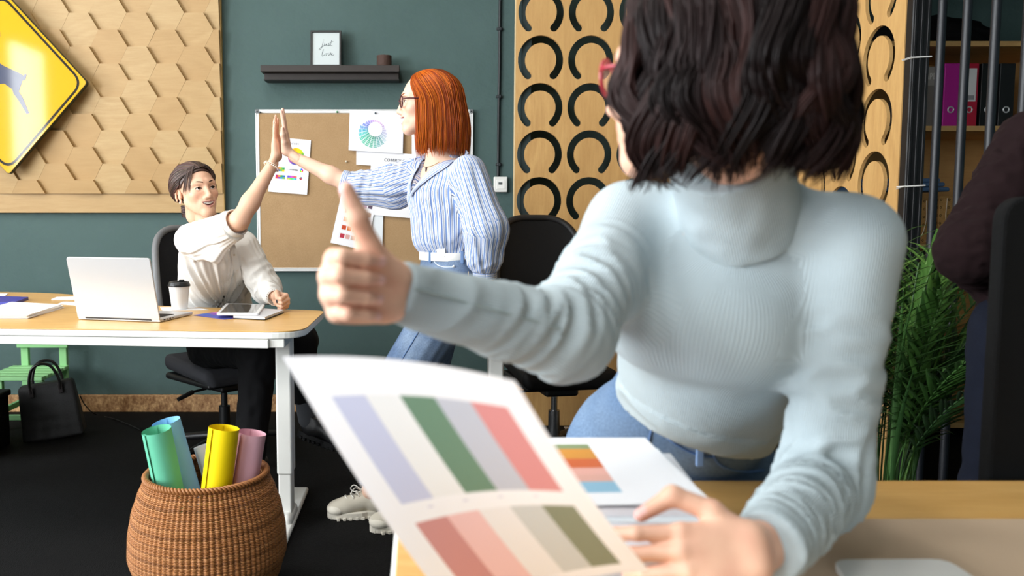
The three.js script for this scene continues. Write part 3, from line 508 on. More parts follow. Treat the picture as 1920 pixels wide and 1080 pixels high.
// ---------------------------------------------------------------- office chairs
function officeChair(label, pos, turn, look) {
  const o = thing('office_chair', label, 'chair', pos, turn), { seatM, frameM, meshM } = look;
  const sg = new RoundedBoxGeometry(0.48, 0.075, 0.47, 8, 0.034), p = sg.attributes.position;
  for (let i = 0; i < p.count; i++) { const x = p.getX(i), z = p.getZ(i); p.setY(i, p.getY(i) + 0.02 * (x / 0.24) ** 2 - (z > 0.1 ? 0.035 * ((z - 0.1) / 0.13) ** 2 : 0)); p.setX(i, x * (1 - 0.25 * (z / 0.235) ** 2 * (z < 0 ? 1 : 0.45))); }
  sg.computeVertexNormals(); part(o, 'seat', sg.translate(0, 0.432, 0), seatM);
  part(o, 'seat_shell', box(0.4, 0.03, 0.4, 0, 0.386, 0, 0.014), blackPlastic);
  part(o, 'mechanism', box(0.16, 0.05, 0.24, 0, 0.35, -0.01, 0.015), blackPlastic);
  part(o, 'lever', merge([rod([-0.06, 0.35, 0.04], [-0.21, 0.345, 0.06], 0.006), rod([-0.2, 0.345, 0.058], [-0.28, 0.325, 0.07], 0.011, 0.009)]), blackPlastic);
  part(o, 'gas_cylinder', merge([rod([0, 0.08, 0], [0, 0.24, 0], 0.028, 0.026, 20), rod([0, 0.24, 0], [0, 0.36, 0], 0.015, 0.015, 16)]), look.chrome ?? blackMetal);
  part(o, 'hub', lathe([[0, 0.125], [0.04, 0.122], [0.045, 0.1], [0.045, 0.07], [0, 0.065]], 24), blackPlastic);
  for (let k = 0; k < 5; k++) {
    const a = k * Math.PI * 0.4 + 0.3, c = Math.cos(a), s = Math.sin(a);
    part(o, 'base_arm', rod([c * 0.03, 0.1, s * 0.03], [c * 0.29, 0.072, s * 0.29], 0.022, 0.014, 10), blackPlastic);
    const w = part(o, 'caster', rod([c * 0.3 - s * 0.02, 0.0275, s * 0.3 + c * 0.02], [c * 0.3 + s * 0.02, 0.0275, s * 0.3 - c * 0.02], 0.027, 0.027, 20), blackPlastic); part(w, 'stem', rod([c * 0.29, 0.03, s * 0.29], [c * 0.29, 0.08, s * 0.29], 0.008), blackMetal);
  }
  // curved backrest: frame ring and mesh
  const W = 0.235, H0 = 0.53, H1 = look.top ?? 1.04, bend = (x, y) => -0.235 - 0.10 * ((y - H0) / (H1 - H0)) ** 1.3 + 0.05 * (x / W) ** 2 + 0.03 * Math.sin(Math.PI * (y - H0) / (H1 - H0));
  const ring = rounded([[-W * 0.8, H0], [W * 0.8, H0], [W, H0 + 0.24], [W * 0.8, H1], [-W * 0.8, H1], [-W, H0 + 0.24]], [0.1, 0.1, 0.2, 0.14, 0.14, 0.2], 8);
  part(o, 'back_frame', tube(ring.map(([x, y]) => [x, y, bend(x, y)]), 0.017, 120, 10, true), frameM);
  const n = 16, pos2 = [], idx = [], uv = [];
  const wAt = (y) => { let m = 0; for (let i = 0; i < ring.length; i++) { const a = ring[i], b = ring[(i + 1) % ring.length]; if ((a[1] - y) * (b[1] - y) <= 0 && a[1] !== b[1]) m = Math.max(m, Math.abs(mix(a[0], b[0], (y - a[1]) / (b[1] - a[1])))); } return m || W * 0.7; };
  for (const off of [0.004, -0.004]) for (let j = 0; j <= n; j++) for (let i = 0; i <= n; i++) { const y = mix(H0 + 0.002, H1 - 0.002, j / n), x = (i / n * 2 - 1) * wAt(y); pos2.push(x, y, bend(x, y) + off); uv.push(x, y); }
  for (const o2 of [0, (n + 1) ** 2]) for (let j = 0; j < n; j++) for (let i = 0; i < n; i++) { const a = o2 + j * (n + 1) + i; idx.push(a, a + 1, a + n + 2, a, a + n + 2, a + n + 1); }
  const g = new THREE.BufferGeometry(); g.setAttribute('position', new THREE.Float32BufferAttribute(pos2, 3)); g.setAttribute('uv', new THREE.Float32BufferAttribute(uv, 2)); g.setIndex(idx); g.computeVertexNormals();
  part(o, 'back_mesh', g, meshM);
  part(o, 'back_bracket', tube([[0, 0.355, -0.1], [0, 0.36, -0.22], [0, 0.43, -0.28], [0, 0.56, -0.272]], 0.022, 20, 10), blackPlastic);
  return o;
}
const weave = dataTex(128, (x, y) => { const g = 0.5 + 0.5 * Math.sin(x * 80) * Math.sin(y * 80); return [g, g, g]; }, false);
officeChair('office chair with grey frame and black mesh back under the seated woman', [-0.94, 0, -4.01], 0.78, { seatM: M('#4a4b50', 0.85, { bumpMap: rep(weave, 20, 20), bumpScale: 0.001 }), frameM: M('#6d6f72', 0.5), meshM: M('#1b1c1f', 0.7, { bumpMap: rep(weave, 14, 14), bumpScale: 0.001 }), top: 1.08 });
officeChair('black office chair behind the striped blouse woman at the second desk', [0.62, 0, -3.92], Math.PI * 0.06, { seatM: M('#141415', 0.6), frameM: M('#19191b', 0.5), meshM: M('#141415', 0.6), chrome: M('#8d8f92', 0.25, { metalness: 0.9 }), top: 1.13 });

// ---------------------------------------------------------------- second desk behind
{
  const o = thing('office_desk', 'second white desk with oak top that the standing woman leans on', 'desk'), y = 0.745;
  const ol = rounded([[0.232, -2.98], [1.6, -2.98], [1.6, -3.6], [0.232, -3.6]], 0.09, 8);
  part(o, 'desk_top', slab(ol, y, 0.004, 0.001), deskMat); part(o, 'edge_band', slab(ol, y - 0.0035, 0.022, 0.004), whitePaint);
  part(o, 'cross_beam', box(1.2, 0.03, 0.04, 0.9, y - 0.041, -3.02, 0.004), whitePaint);
  for (const x of [0.285, 1.5]) { part(o, 'leg_column', box(0.058, 0.5, 0.085, x, 0.469, -3.25, 0.01), whitePaint); part(o, 'leg_inner', box(0.05, 0.21, 0.074, x, 0.125, -3.25, 0.007), whitePaint); part(o, 'foot_bar', box(0.072, 0.024, 0.62, x, 0.014, -3.25, 0.01), whitePaint); part(o, 'top_bracket', box(0.07, 0.03, 0.44, x, y - 0.041, -3.25, 0.004), whitePaint); }
  flat('paper_sheet', 'pale blue sheet on the second desk beside the grey sweater', 'paper', [[0.62, 0, -3.02], [0.84, 0, -3.03], [0.86, 0, -3.3], [0.64, 0, -3.3]], y + 0.0005, 0.003, M('#cfdbe6', 0.7));
  flat('floor_strip', 'metal strip on the black floor below the second desk chair', 'strip', [[0.769, 0.003, -4.526], [0.795, 0.003, -4.526], [0.809, 0.003, -4.291], [0.782, 0.003, -4.291]], 0.0005, 0.003, alu);
}

// ---------------------------------------------------------------- green chair, bag, box at the left wall
{
  const gm = M('#8fc98a', 0.55), z = -4.6, xl = [-2.237, 0.28, -4.6][0], xr = [-2.021, 0.28, -4.6][0], w = xr - xl;
  const o = thing('green_chair', 'small pale green wooden chair against the wall under the desk', 'chair', [(xl + xr) / 2, 0, z]);
  const yTop = [-2.118, 0.48, -4.6][1];
  for (const s of [-1, 1]) { part(o, 'back_post', box(0.042, yTop, 0.028, s * w / 2, yTop / 2, -0.17, 0.004), gm); part(o, 'front_leg', box(0.042, 0.27, 0.028, s * w / 2, 0.135, 0.14, 0.004), gm); part(o, 'side_stretcher', box(0.022, 0.03, 0.3, s * w / 2, 0.1, -0.015, 0.004), gm); }
  part(o, 'back_slat', box(w + 0.07, 0.042, 0.018, 0, yTop - 0.02, -0.147, 0.004), gm); part(o, 'back_slat', box(w + 0.07, 0.042, 0.018, 0, [-2.121, 0.419, -4.6][1], -0.147, 0.004), gm);
  for (let k = 0; k < 5; k++) part(o, 'seat_slat', box(w + 0.1, 0.02, 0.058, -0.02, 0.285, -0.135 + k * 0.072, 0.004), gm);
  part(o, 'front_rail', box(w, 0.03, 0.02, 0, 0.07, 0.14, 0.004), gm);
  // tote bag leaning
  const lm = M('#0a0909', 0.55, { bumpMap: rep(plasterBump, 5, 5), bumpScale: 0.002 });
  const b = thing('leather_bag', 'black leather tote bag leaning against the green chair', 'bag', [[-1.886, 0.145, -4.3][0], 0.003, -4.32], 0.25); b.rotation.z = 0.13;
  const bg = new RoundedBoxGeometry(0.28, 0.29, 0.12, 6, 0.02), p = bg.attributes.position; for (let i = 0; i < p.count; i++) { const t = p.getY(i) / 0.29 + 0.5; p.setZ(i, p.getZ(i) * mix(1.1, 0.55, t) + 0.006 * n3(p.getX(i) * 9, p.getY(i) * 9, 2)); p.setX(i, p.getX(i) * mix(1.06, 0.94, t)); } bg.computeVertexNormals();
  part(b, 'bag_body', bg.translate(0, 0.145, 0), lm);
  for (const s of [-1, 1]) { const hd = part(b, 'handle', tube([[-0.07, 0.25, s * 0.04], [-0.07, 0.31, s * 0.045], [-0.045, 0.375, s * 0.05], [0, 0.395, s * 0.052], [0.045, 0.375, s * 0.05], [0.07, 0.31, s * 0.045], [0.07, 0.25, s * 0.04]], 0.0075, 40, 8), M('#171414', 0.28)); for (const q of [-1, 1]) part(hd, 'handle_tab', box(0.022, 0.05, 0.008, q * 0.07, 0.255, s * 0.042, 0.003), M('#2a2526', 0.3)); }
  const st = thing('bag_strap', 'thin black strap trailing from the tote bag along the floor', 'strap'); part(st, 'strap', tube([[-1.762, 0.214, -4.34], [-1.761, 0.15, -4.4], [-1.868, 0.006, -4.802], [-1.711, 0.006, -4.678], [-1.552, 0.006, -4.515], [-1.495, 0.006, -4.448]], 0.003, 40, 6), blackPlastic);
  const k = thing('storage_box', 'black storage box on the floor at the left edge', 'box', [[-1.957, 0.267, -3.9][0] - 0.32, 0, -4.06]); part(k, 'box_body', box(0.44, 0.25, 0.26, 0, 0.126, 0, 0.006), M('#0a0a0b', 0.7)); part(k, 'lid', box(0.46, 0.03, 0.28, 0, 0.266, 0, 0.008), M('#0e0e10', 0.6));
}

// ---------------------------------------------------------------- wicker basket with paper rolls
{
  const C = [-0.648, 0, -2.52], prof = (t) => { // radius over height t 0..1
    const k = [[0, 0.165], [0.08, 0.185], [0.2, 0.212], [0.38, 0.231], [0.55, 0.228], [0.72, 0.217], [0.86, 0.2], [0.96, 0.184], [1, 0.178]];
    for (let i = 1; i < k.length; i++) if (t <= k[i][0]) { const s = (t - k[i - 1][0]) / (k[i][0] - k[i - 1][0]), s2 = s * s * (3 - 2 * s); return mix(k[i - 1][1], k[i][1], mix(s, s2, 0.4)); } return 0.178;
  }, HB = 0.375;
  const o = thing('wicker_basket', 'round brown wicker basket holding paper rolls on the floor', 'basket', C);
  const N = 84, cols = ['#9a6334', '#aa703e', '#87552a', '#b27a48'].map((c) => M(c, 0.5));
  const spokes = []; for (let k = 0; k < N; k++) { const a = k / N * 2 * Math.PI, pts = []; for (let i = 0; i <= 12; i++) { const t = i / 12, r = prof(t) - 0.002; pts.push([Math.cos(a) * r, t * HB + 0.004, Math.sin(a) * r]); } spokes.push(tube(pts, 0.002, 16, 5)); }
  const sp = part(o, 'spokes', merge(spokes), M('#7d5028', 0.6)); sp.userData.kind = 'stuff';
  // horizontal weaving strands: each round goes in and out of the spokes
  const rows = 82;
  for (let q = 0; q < rows; q++) {
    const t = (q + 0.5) / rows, y = t * HB + 0.004, n = N * 4, pts = [];
    for (let i = 0; i < n; i++) { const a = i / n * 2 * Math.PI, r = prof(t) - 0.002 + 0.0055 * Math.abs(Math.cos(a * N / 2)); pts.push(new THREE.Vector3(Math.cos(a) * r, y + 0.0011 * Math.sin(a * N + (q % 2) * 0.6) + 0.0005 * n3(q, i * 0.1, 1), Math.sin(a) * r)); }
    const g = new THREE.TubeGeometry(new THREE.CatmullRomCurve3(pts, true), n, 0.0026, 5, true);
    part(o, 'weave_strand', g, cols[(q * 7 + (q >> 2)) % 4]);
  }
  const rim = []; for (let s = 0; s < 3; s++) { const pts = [], n = 220; for (let i = 0; i < n; i++) { const a = i / n * 2 * Math.PI, f = a * 34 + s * 2.094; pts.push(new THREE.Vector3(Math.cos(a) * (0.178 + 0.0065 * Math.cos(f)), HB + 0.008 + 0.0065 * Math.sin(f), Math.sin(a) * (0.178 + 0.0065 * Math.cos(f)))); } rim.push(new THREE.TubeGeometry(new THREE.CatmullRomCurve3(pts, true), 500, 0.0042, 5, true)); }
  part(o, 'braided_rim', merge(rim), cols[0]); part(o, 'bottom_disc', new THREE.CylinderGeometry(0.165, 0.165, 0.008, 40).translate(0, 0.006, 0), cols[2]);
  // paper rolls
  const roll = (label, c, foot, top, r, turns = 1.35) => {
    const A = V(foot), B = V(top), d = B.clone().sub(A), L = d.length(), n = 60, pos = [], idx = [];
    for (let i = 0; i <= n; i++) { const a = i / n * turns * 2 * Math.PI + 2.2, rr = r - i / n * 0.006; for (const y of [0, L]) pos.push(Math.cos(a) * rr, y, Math.sin(a) * rr); }
    for (let i = 0; i < n; i++) { const k = i * 2; idx.push(k, k + 2, k + 1, k + 1, k + 2, k + 3); }
    const g = new THREE.BufferGeometry(); g.setAttribute('position', new THREE.Float32BufferAttribute(pos, 3)); g.setIndex(idx); g.computeVertexNormals();
    const m = single('paper_roll', label, 'paper roll', g, M(c, 0.6), foot, 0, 'paper rolls in the basket'); m.quaternion.setFromUnitVectors(new THREE.Vector3(0, 1, 0), d.normalize()); return m;
  };
  const [bx, , bz] = C;
  roll('mint green paper roll at left in the wicker basket', '#6cc3a1', [bx - 0.06, 0.03, bz], [-0.777, 0.531, -2.46], 0.044);
  roll('light blue paper roll behind the mint green roll', '#8cc7ea', [bx - 0.02, 0.03, bz - 0.09], [-0.782, 0.528, -2.57], 0.045);
  roll('white paper roll showing between blue and yellow rolls', '#e6e8ea', [bx + 0.075, 0.03, bz - 0.085], [-0.691, 0.435, -2.63], 0.026);
  roll('yellow paper roll in the middle of the wicker basket', '#f2d50c', [bx + 0.002, 0.02, bz + 0.085], [-0.578, 0.537, -2.46], 0.046);
  roll('pink paper roll at right in the wicker basket', '#eab6c4', [bx + 0.052, 0.02, bz], [-0.514, 0.501, -2.54], 0.046);
}

// ---------------------------------------------------------------- foreground desk
const D2 = 0.73;
{
  const o = thing('work_desk', 'oak topped desk in the foreground that the woman leans over', 'desk'), ol = rounded([[-0.032, -0.25], [2.6, -0.25], [2.6, -1.38], [-0.032, -1.38]], [0.02, 0.02, 0.06, 0.06], 6);
  part(o, 'desk_top', slab(ol, D2, 0.004, 0.001), deskMat, 'oak veneer top'); part(o, 'edge_band', slab(ol.map(([x, z]) => [x + (x < 1 ? -0.006 : 0.006), z]), D2 - 0.002, 0.024, 0.004), whitePaint);
  for (const x of [0.12, 2.4]) { part(o, 'leg_column', box(0.06, 0.69, 0.09, x, 0.36, -0.8, 0.01), whitePaint); part(o, 'foot_bar', box(0.07, 0.022, 0.7, x, 0.012, -0.8, 0.01), whitePaint); }
  flat('desk_mat', 'taupe grey desk mat on the foreground desk', 'mat', [[0.3, 0, -0.45], [1.9, 0, -0.45], [1.9, 0, -1.2], [0.3, 0, -1.2]], D2 + 0.0005, 0.002, M('#c0aa92', 0.8), 0.02);
  flat('paper_pad', 'pale grey pad on the desk mat at the right of the sleeve', 'paper', [[0.483, 0.74, -0.983], [0.661, 0.74, -0.983], [0.66, 0.74, -1.039], [0.515, 0.74, -1.037]].map((p, i) => (i < 2 ? [p[0], p[1], p[2] + 0.12] : p)), D2 + 0.003, 0.008, M('#d9dad8', 0.6), 0.02);
  // fabric desk screen on the far edge
  const s = thing('desk_screen', 'dark grey fabric screen standing on the far desk edge at right', 'desk screen', [0, 0, -1.44]);
  const [sx, sy] = [0.959, 1.199, -1.43];
  part(s, 'screen_panel', extrude(poly(rounded([[sx, D2 - 0.26], [2.5, D2 - 0.26], [2.5, sy], [sx, sy]], [0.01, 0.01, 0.03, 0.045], 8)), 0.032, 0.006), M('#0f1011', 0.95, { bumpMap: rep(weave, 18, 18), bumpScale: 0.001 }));
  for (const x of [sx + 0.2, 2.2]) part(s, 'clamp', box(0.05, 0.09, 0.06, x, D2 + 0.046, 0.062, 0.004), blackMetal);
}
// pile of prints and magazines beside the woman
{
  const r = rng(21), paper = M('#ececf2', 0.7);
  const top = [[0.11, 0.85, -1.215], [0.325, 0.85, -1.215], [0.331, 0.85, -0.925], [0.116, 0.85, -0.925]];
  let y = D2 + 0.0005;
  const layer = (name, label, cat, t, m, dx, dz, tw, grow = 1) => {
    const c = [0.222, -1.07], pts = top.map(([x, , z]) => { const a = (x - c[0]) * grow, b = (z - c[1]) * grow; return [c[0] + a * Math.cos(tw) - b * Math.sin(tw) + dx, 0, c[1] + a * Math.sin(tw) + b * Math.cos(tw) + dz]; });
    const o = flat(name, label, cat, pts, y, t, m, 0.003); y += t + 0.0004; return o;
  };
  layer('magazine', 'dark magazine at the very bottom of the print pile', 'magazine', 0.012, M('#3a3a40', 0.5), 0.01, 0.02, 0.06);
  layer('magazine', 'pale magazine second from the bottom of the print pile', 'magazine', 0.010, M('#cfd0d8', 0.5), 0.0, 0.0, -0.05);
  layer('magazine', 'white magazine third from the bottom of the print pile', 'magazine', 0.012, M('#e6e6ea', 0.5), 0.02, 0.01, 0.1);
  { const o = thing('ring_binder', 'white binder with a red tab inside the print pile', 'binder', [0, y, 0]); const q = top.map(([x, , z]) => [x + 0.0, z]); part(o, 'pages', slab(q.map(([x, z]) => [mix(x, 0.222, 0.03), mix(z, -1.07, 0.03)]), 0.026, 0.022), M('#e3e1e4', 0.8)); part(o, 'cover', slab(q, 0.004, 0.004), M('#d6d6da', 0.5)); part(o, 'cover', slab(q, 0.03, 0.004), M('#e9e9ee', 0.5)); part(o, 'red_tab', box(0.05, 0.02, 0.014, 0.302, 0.015, -0.923, 0.003), M('#b3101c', 0.5), 'red plastic tab'); y += 0.0305; }
  layer('magazine', 'dark grey booklet just above the binder in the print pile', 'magazine', 0.006, M('#4a4852', 0.5), 0.014, 0.012, -0.03, 0.96);
  layer('magazine', 'thick white booklet in the upper half of the print pile', 'magazine', 0.014, paper, 0.022, 0.03, 0.05);
  layer('magazine', 'lavender grey booklet in the upper half of the print pile', 'magazine', 0.006, M('#b9b8c8', 0.6), 0.006, 0.016, -0.02);
  layer('magazine', 'white booklet with a slight twist near the pile top', 'magazine', 0.010, paper, 0.016, 0.02, 0.09);
  layer('printed_sheet', 'pale blue sheet second from top of the print pile', 'paper', 0.003, M('#dfe8ee', 0.6), 0.01, 0.012, 0.03);
  layer('magazine', 'thin white booklet right under the striped colour print', 'magazine', Math.max(0.002, 0.846 - y), paper, 0, 0.0, -0.02);
  const stripes = canvasTex(256, 356, (g, w, h) => { g.fillStyle = '#f4f4f8'; g.fillRect(0, 0, w, h); [['#8a9a72', 0.12, 0.2], ['#d8953f', 0.2, 0.36], ['#d4683a', 0.36, 0.5], ['#eab0a4', 0.5, 0.6], ['#e2ac9e', 0.6, 0.69], ['#8fbcd6', 0.69, 0.84]].forEach(([c, a, b]) => { g.fillStyle = c; g.fillRect(0.02 * w, a * h, 0.56 * w, (b - a) * h + 1); }); });
  const o = single('printed_sheet', 'top sheet of the print pile with orange, pink and blue stripes', 'paper', (() => { const n = 10, pos = [], uv = [], idx = []; for (let j = 0; j <= n; j++) for (let i = 0; i <= n; i++) { const u = i / n, v = j / n; pos.push(mix(top[0][0], top[1][0], u) - 0.222, 0.0012 + 0.007 * Math.max(0, v - 0.7) + 0.004 * u * u * v, mix(top[0][2], top[3][2], v) + 1.07); uv.push(u, 1 - v); } for (let j = 0; j < n; j++) for (let i = 0; i < n; i++) { const a = j * (n + 1) + i; idx.push(a, a + n + 1, a + 1, a + 1, a + n + 1, a + n + 2); } const g = new THREE.BufferGeometry(); g.setAttribute('position', new THREE.Float32BufferAttribute(pos, 3)); g.setAttribute('uv', new THREE.Float32BufferAttribute(uv, 2)); g.setIndex(idx); g.computeVertexNormals(); return g; })(), M('#ffffff', 0.55, { map: stripes }), [0.222, y, -1.07]);
}
// sheet held up in the foreground
{
  const tl = V([-0.122, 1.054, -0.74]), tr = V([0.071, 1.053, -0.64]), br = V([0.22, 0.831, -0.8]), bl = V([0.046, 0.743, -0.86]);
  const tex = canvasTex(840, 1188, (g, w, h) => {
    g.fillStyle = '#f6f6fa'; g.fillRect(0, 0, w, h);
    const blk = (y0, y1, cs) => cs.forEach((c, i) => { if (c) { g.fillStyle = c; g.fillRect((0.115 + i * 0.155) * w, y0 * h, 0.156 * w, (y1 - y0) * h); } });
    blk(0.125, 0.50, ['#c9cde6', '#eeeff0', '#71907a', '#c3c6d2', '#dc9494']); blk(0.575, 0.94, ['#cf9492', '#efc6c6', '#eeecee', '#cdd0d0', '#8b907a']);
    g.fillStyle = '#d8d6e8'; for (let i = 0; i < 4; i++) g.fillRect((0.22 + i * 0.17) * w, 0.525 * h, 20, 8);
  });
  const n = 24, pos = [], uv = [], idx = [], nrm = tr.clone().sub(tl).cross(bl.clone().sub(tl)).normalize();
  const c0 = tl.clone().add(tr).add(br).add(bl).multiplyScalar(0.25);
  for (let j = 0; j <= n; j++) for (let i = 0; i <= n; i++) {
    const u = i / n, v = j / n, p = tl.clone().multiplyScalar((1 - u) * (1 - v)).addScaledVector(tr, u * (1 - v)).addScaledVector(br, u * v).addScaledVector(bl, (1 - u) * v).sub(c0);
    p.addScaledVector(nrm, 0.016 * Math.sin(Math.PI * u) * (0.3 + 0.7 * v) - 0.008 * Math.sin(Math.PI * v));
    p.y += -0.004 * (2 * u - 1) ** 2 * (1 - v);
    pos.push(p.x, p.y, p.z); uv.push(u, 1 - v);
  }
  for (let j = 0; j < n; j++) for (let i = 0; i < n; i++) { const a = j * (n + 1) + i; idx.push(a, a + n + 1, a + 1, a + 1, a + n + 1, a + n + 2); }
  const g = new THREE.BufferGeometry(); g.setAttribute('position', new THREE.Float32BufferAttribute(pos, 3)); g.setAttribute('uv', new THREE.Float32BufferAttribute(uv, 2)); g.setIndex(idx); g.computeVertexNormals();
  single('palette_sheet', 'large white sheet with two rows of colour stripes held up in front', 'paper', g, M('#ffffff', 0.6, { map: tex }), c0.toArray());
}

// ---------------------------------------------------------------- soft bodies: signed distances joined by a smooth minimum and meshed
function rc(a, b, r1, r2 = r1, k = 0.03) {             // tapered capsule
  const [ax, ay, az] = a, dx = b[0] - ax, dy = b[1] - ay, dz = b[2] - az, L2 = dx * dx + dy * dy + dz * dz || 1e-9, L = Math.sqrt(L2), dr = r2 - r1;
  const D = new THREE.Vector3(dx, dy, dz).normalize(), U = Math.abs(D.y) < 0.9 ? new THREE.Vector3(0, 1, 0) : new THREE.Vector3(0, 0, -1), P = U.clone().cross(D).normalize(), Q = D.clone().cross(P), rm = (r1 + r2) / 2;
  return { c: [ax + dx / 2, ay + dy / 2, az + dz / 2], R: L / 2 + Math.max(r1, r2), k,
    f: (x, y, z) => { const px = x - ax, py = y - ay, pz = z - az; let t = (px * dx + py * dy + pz * dz) / L2; t = t < 0 ? 0 : t > 1 ? 1 : t; const ex = px - t * dx, ey = py - t * dy, ez = pz - t * dz; return Math.sqrt(ex * ex + ey * ey + ez * ez) - r1 - dr * t; },
    uv: (x, y, z) => { const px = x - ax, py = y - ay, pz = z - az, th = Math.atan2(px * Q.x + py * Q.y + pz * Q.z, px * P.x + py * P.y + pz * P.z); return [th * rm, px * D.x + py * D.y + pz * D.z, 2 * Math.PI * rm]; } };
}
function el(c, r, k = 0.03, axes) {                     // ellipsoid; axes: orthonormal rows
  const A = axes ?? [[1, 0, 0], [0, 1, 0], [0, 0, 1]], [X, Y, Z] = A;
  return { c, R: Math.max(...r), k, f: (x, y, z) => { const px = x - c[0], py = y - c[1], pz = z - c[2], u = (px * X[0] + py * X[1] + pz * X[2]) / r[0], v = (px * Y[0] + py * Y[1] + pz * Y[2]) / r[1], w = (px * Z[0] + py * Z[1] + pz * Z[2]) / r[2]; const k0 = Math.sqrt(u * u + v * v + w * w), k1 = Math.sqrt(u * u / r[0] ** 2 + v * v / r[1] ** 2 + w * w / r[2] ** 2); return k1 < 1e-6 ? -Math.min(...r) : k0 * (k0 - 1) / k1; } };
}
function loft(levels, k = 0.03, grow = 0, round = 0.02) {   // trunk through elliptic sections {c, r (right axis), a half width, b front depth, q back depth}
  const L = levels.map((l) => ({ c: V(l.c), r: V(l.r).normalize(), a: l.a + grow, b: l.b + grow, q: (l.q ?? l.b) + grow }));
  const box3 = new THREE.Box3().setFromPoints(L.map((l) => l.c)), cc = box3.getCenter(new THREE.Vector3()), R = box3.getSize(new THREE.Vector3()).length() / 2 + Math.max(...L.map((l) => Math.max(l.a, l.b, l.q)));
  const D = L[L.length - 1].c.clone().sub(L[0].c).normalize(), S = L.map((l) => l.c.clone().sub(L[0].c).dot(D)), RA = L.map((l) => l.r.clone().addScaledVector(D, -l.r.dot(D)).normalize()), nL = L.length;
  const at = (x, y, z) => {                               // position along the overall axis picks the section
    const sp = (x - L[0].c.x) * D.x + (y - L[0].c.y) * D.y + (z - L[0].c.z) * D.z; let i = 0; while (i < nL - 2 && sp > S[i + 1]) i++;
    const t = clamp((sp - S[i]) / (S[i + 1] - S[i])), A = L[i], B = L[i + 1], over = sp < 0 ? -sp : sp > S[nL - 1] ? sp - S[nL - 1] : 0;
    const h = (f) => { const p0 = f(Math.max(0, i - 1)), p1 = f(i), p2 = f(i + 1), p3 = f(Math.min(nL - 1, i + 2)), ds = S[i + 1] - S[i], m1 = i ? (p2 - p0) / (S[i + 1] - S[i - 1]) * ds : p2 - p1, m2 = i < nL - 2 ? (p3 - p1) / (S[i + 2] - S[i]) * ds : p2 - p1, t2 = t * t, t3 = t2 * t; return (2 * t3 - 3 * t2 + 1) * p1 + (t3 - 2 * t2 + t) * m1 + (-2 * t3 + 3 * t2) * p2 + (t3 - t2) * m2; };
    const cx = h((k) => L[k].c.x), cy = h((k) => L[k].c.y), cz = h((k) => L[k].c.z);
    const rx = mix(RA[i].x, RA[i + 1].x, t), ry = mix(RA[i].y, RA[i + 1].y, t), rz = mix(RA[i].z, RA[i + 1].z, t);
    const fx = D.y * rz - D.z * ry, fy = D.z * rx - D.x * rz, fz = D.x * ry - D.y * rx;
    const px = x - cx, py = y - cy, pz = z - cz, u = px * rx + py * ry + pz * rz, v = px * fx + py * fy + pz * fz, fw = v / (Math.hypot(u, v) + 1e-6), w = sstep(-0.35, 0.35, fw);
    return { u, v, over, a: h((k) => L[k].a), b: mix(h((k) => L[k].q), h((k) => L[k].b), w), s: sp };
  };
  return { c: cc.toArray(), R, k, at,
    f: (x, y, z) => { const p = at(x, y, z), rad = Math.hypot(p.u, p.v), kk = Math.hypot(p.u / p.a, p.v / p.b), m = Math.min(p.a, p.b); let d = kk < 0.15 ? -m : rad * (1 - 1 / kk); d = Math.max(d, -m); if (p.over) { const e = d + round; d = Math.hypot(Math.max(e, 0), p.over) - round + Math.min(e, 0); } return d; },
    uv: (x, y, z) => { const p = at(x, y, z), rm = (L[0].a + L[0].b) / 2 * 1.05; return [Math.atan2(p.u / p.a, p.v / p.b) * rm, p.s, 2 * Math.PI * rm]; } };
}
const smin = (a, b, k) => { if (k <= 0) return Math.min(a, b); const h = clamp(0.5 + 0.5 * (b - a) / k); return mix(b, a, h) - k * h * (1 - h); };
function field(prims, cuts = [], bump) {
  return (x, y, z) => {
    let d = 10;
    for (const p of prims) { const lx = x - p.c[0], ly = y - p.c[1], lz = z - p.c[2], lb = Math.sqrt(lx * lx + ly * ly + lz * lz) - p.R; if (lb > d + p.k + 0.02) continue; d = smin(d, p.f(x, y, z), p.k); }
    if (bump && d < 0.06 && d > -0.06) d -= bump(x, y, z);
    for (const c of cuts) d = Math.max(d, c(x, y, z));
    return d;
  };
}
const planeCut = (o, n) => { const N = V(n).normalize(); return (x, y, z) => (x - o[0]) * N.x + (y - o[1]) * N.y + (z - o[2]) * N.z; };   // removes the side n points to
function bounds(prims, pad) { const lo = [1e9, 1e9, 1e9], hi = [-1e9, -1e9, -1e9]; for (const p of prims) for (let i = 0; i < 3; i++) { lo[i] = Math.min(lo[i], p.c[i] - p.R - pad); hi[i] = Math.max(hi[i], p.c[i] + p.R + pad); } return [lo, hi]; }
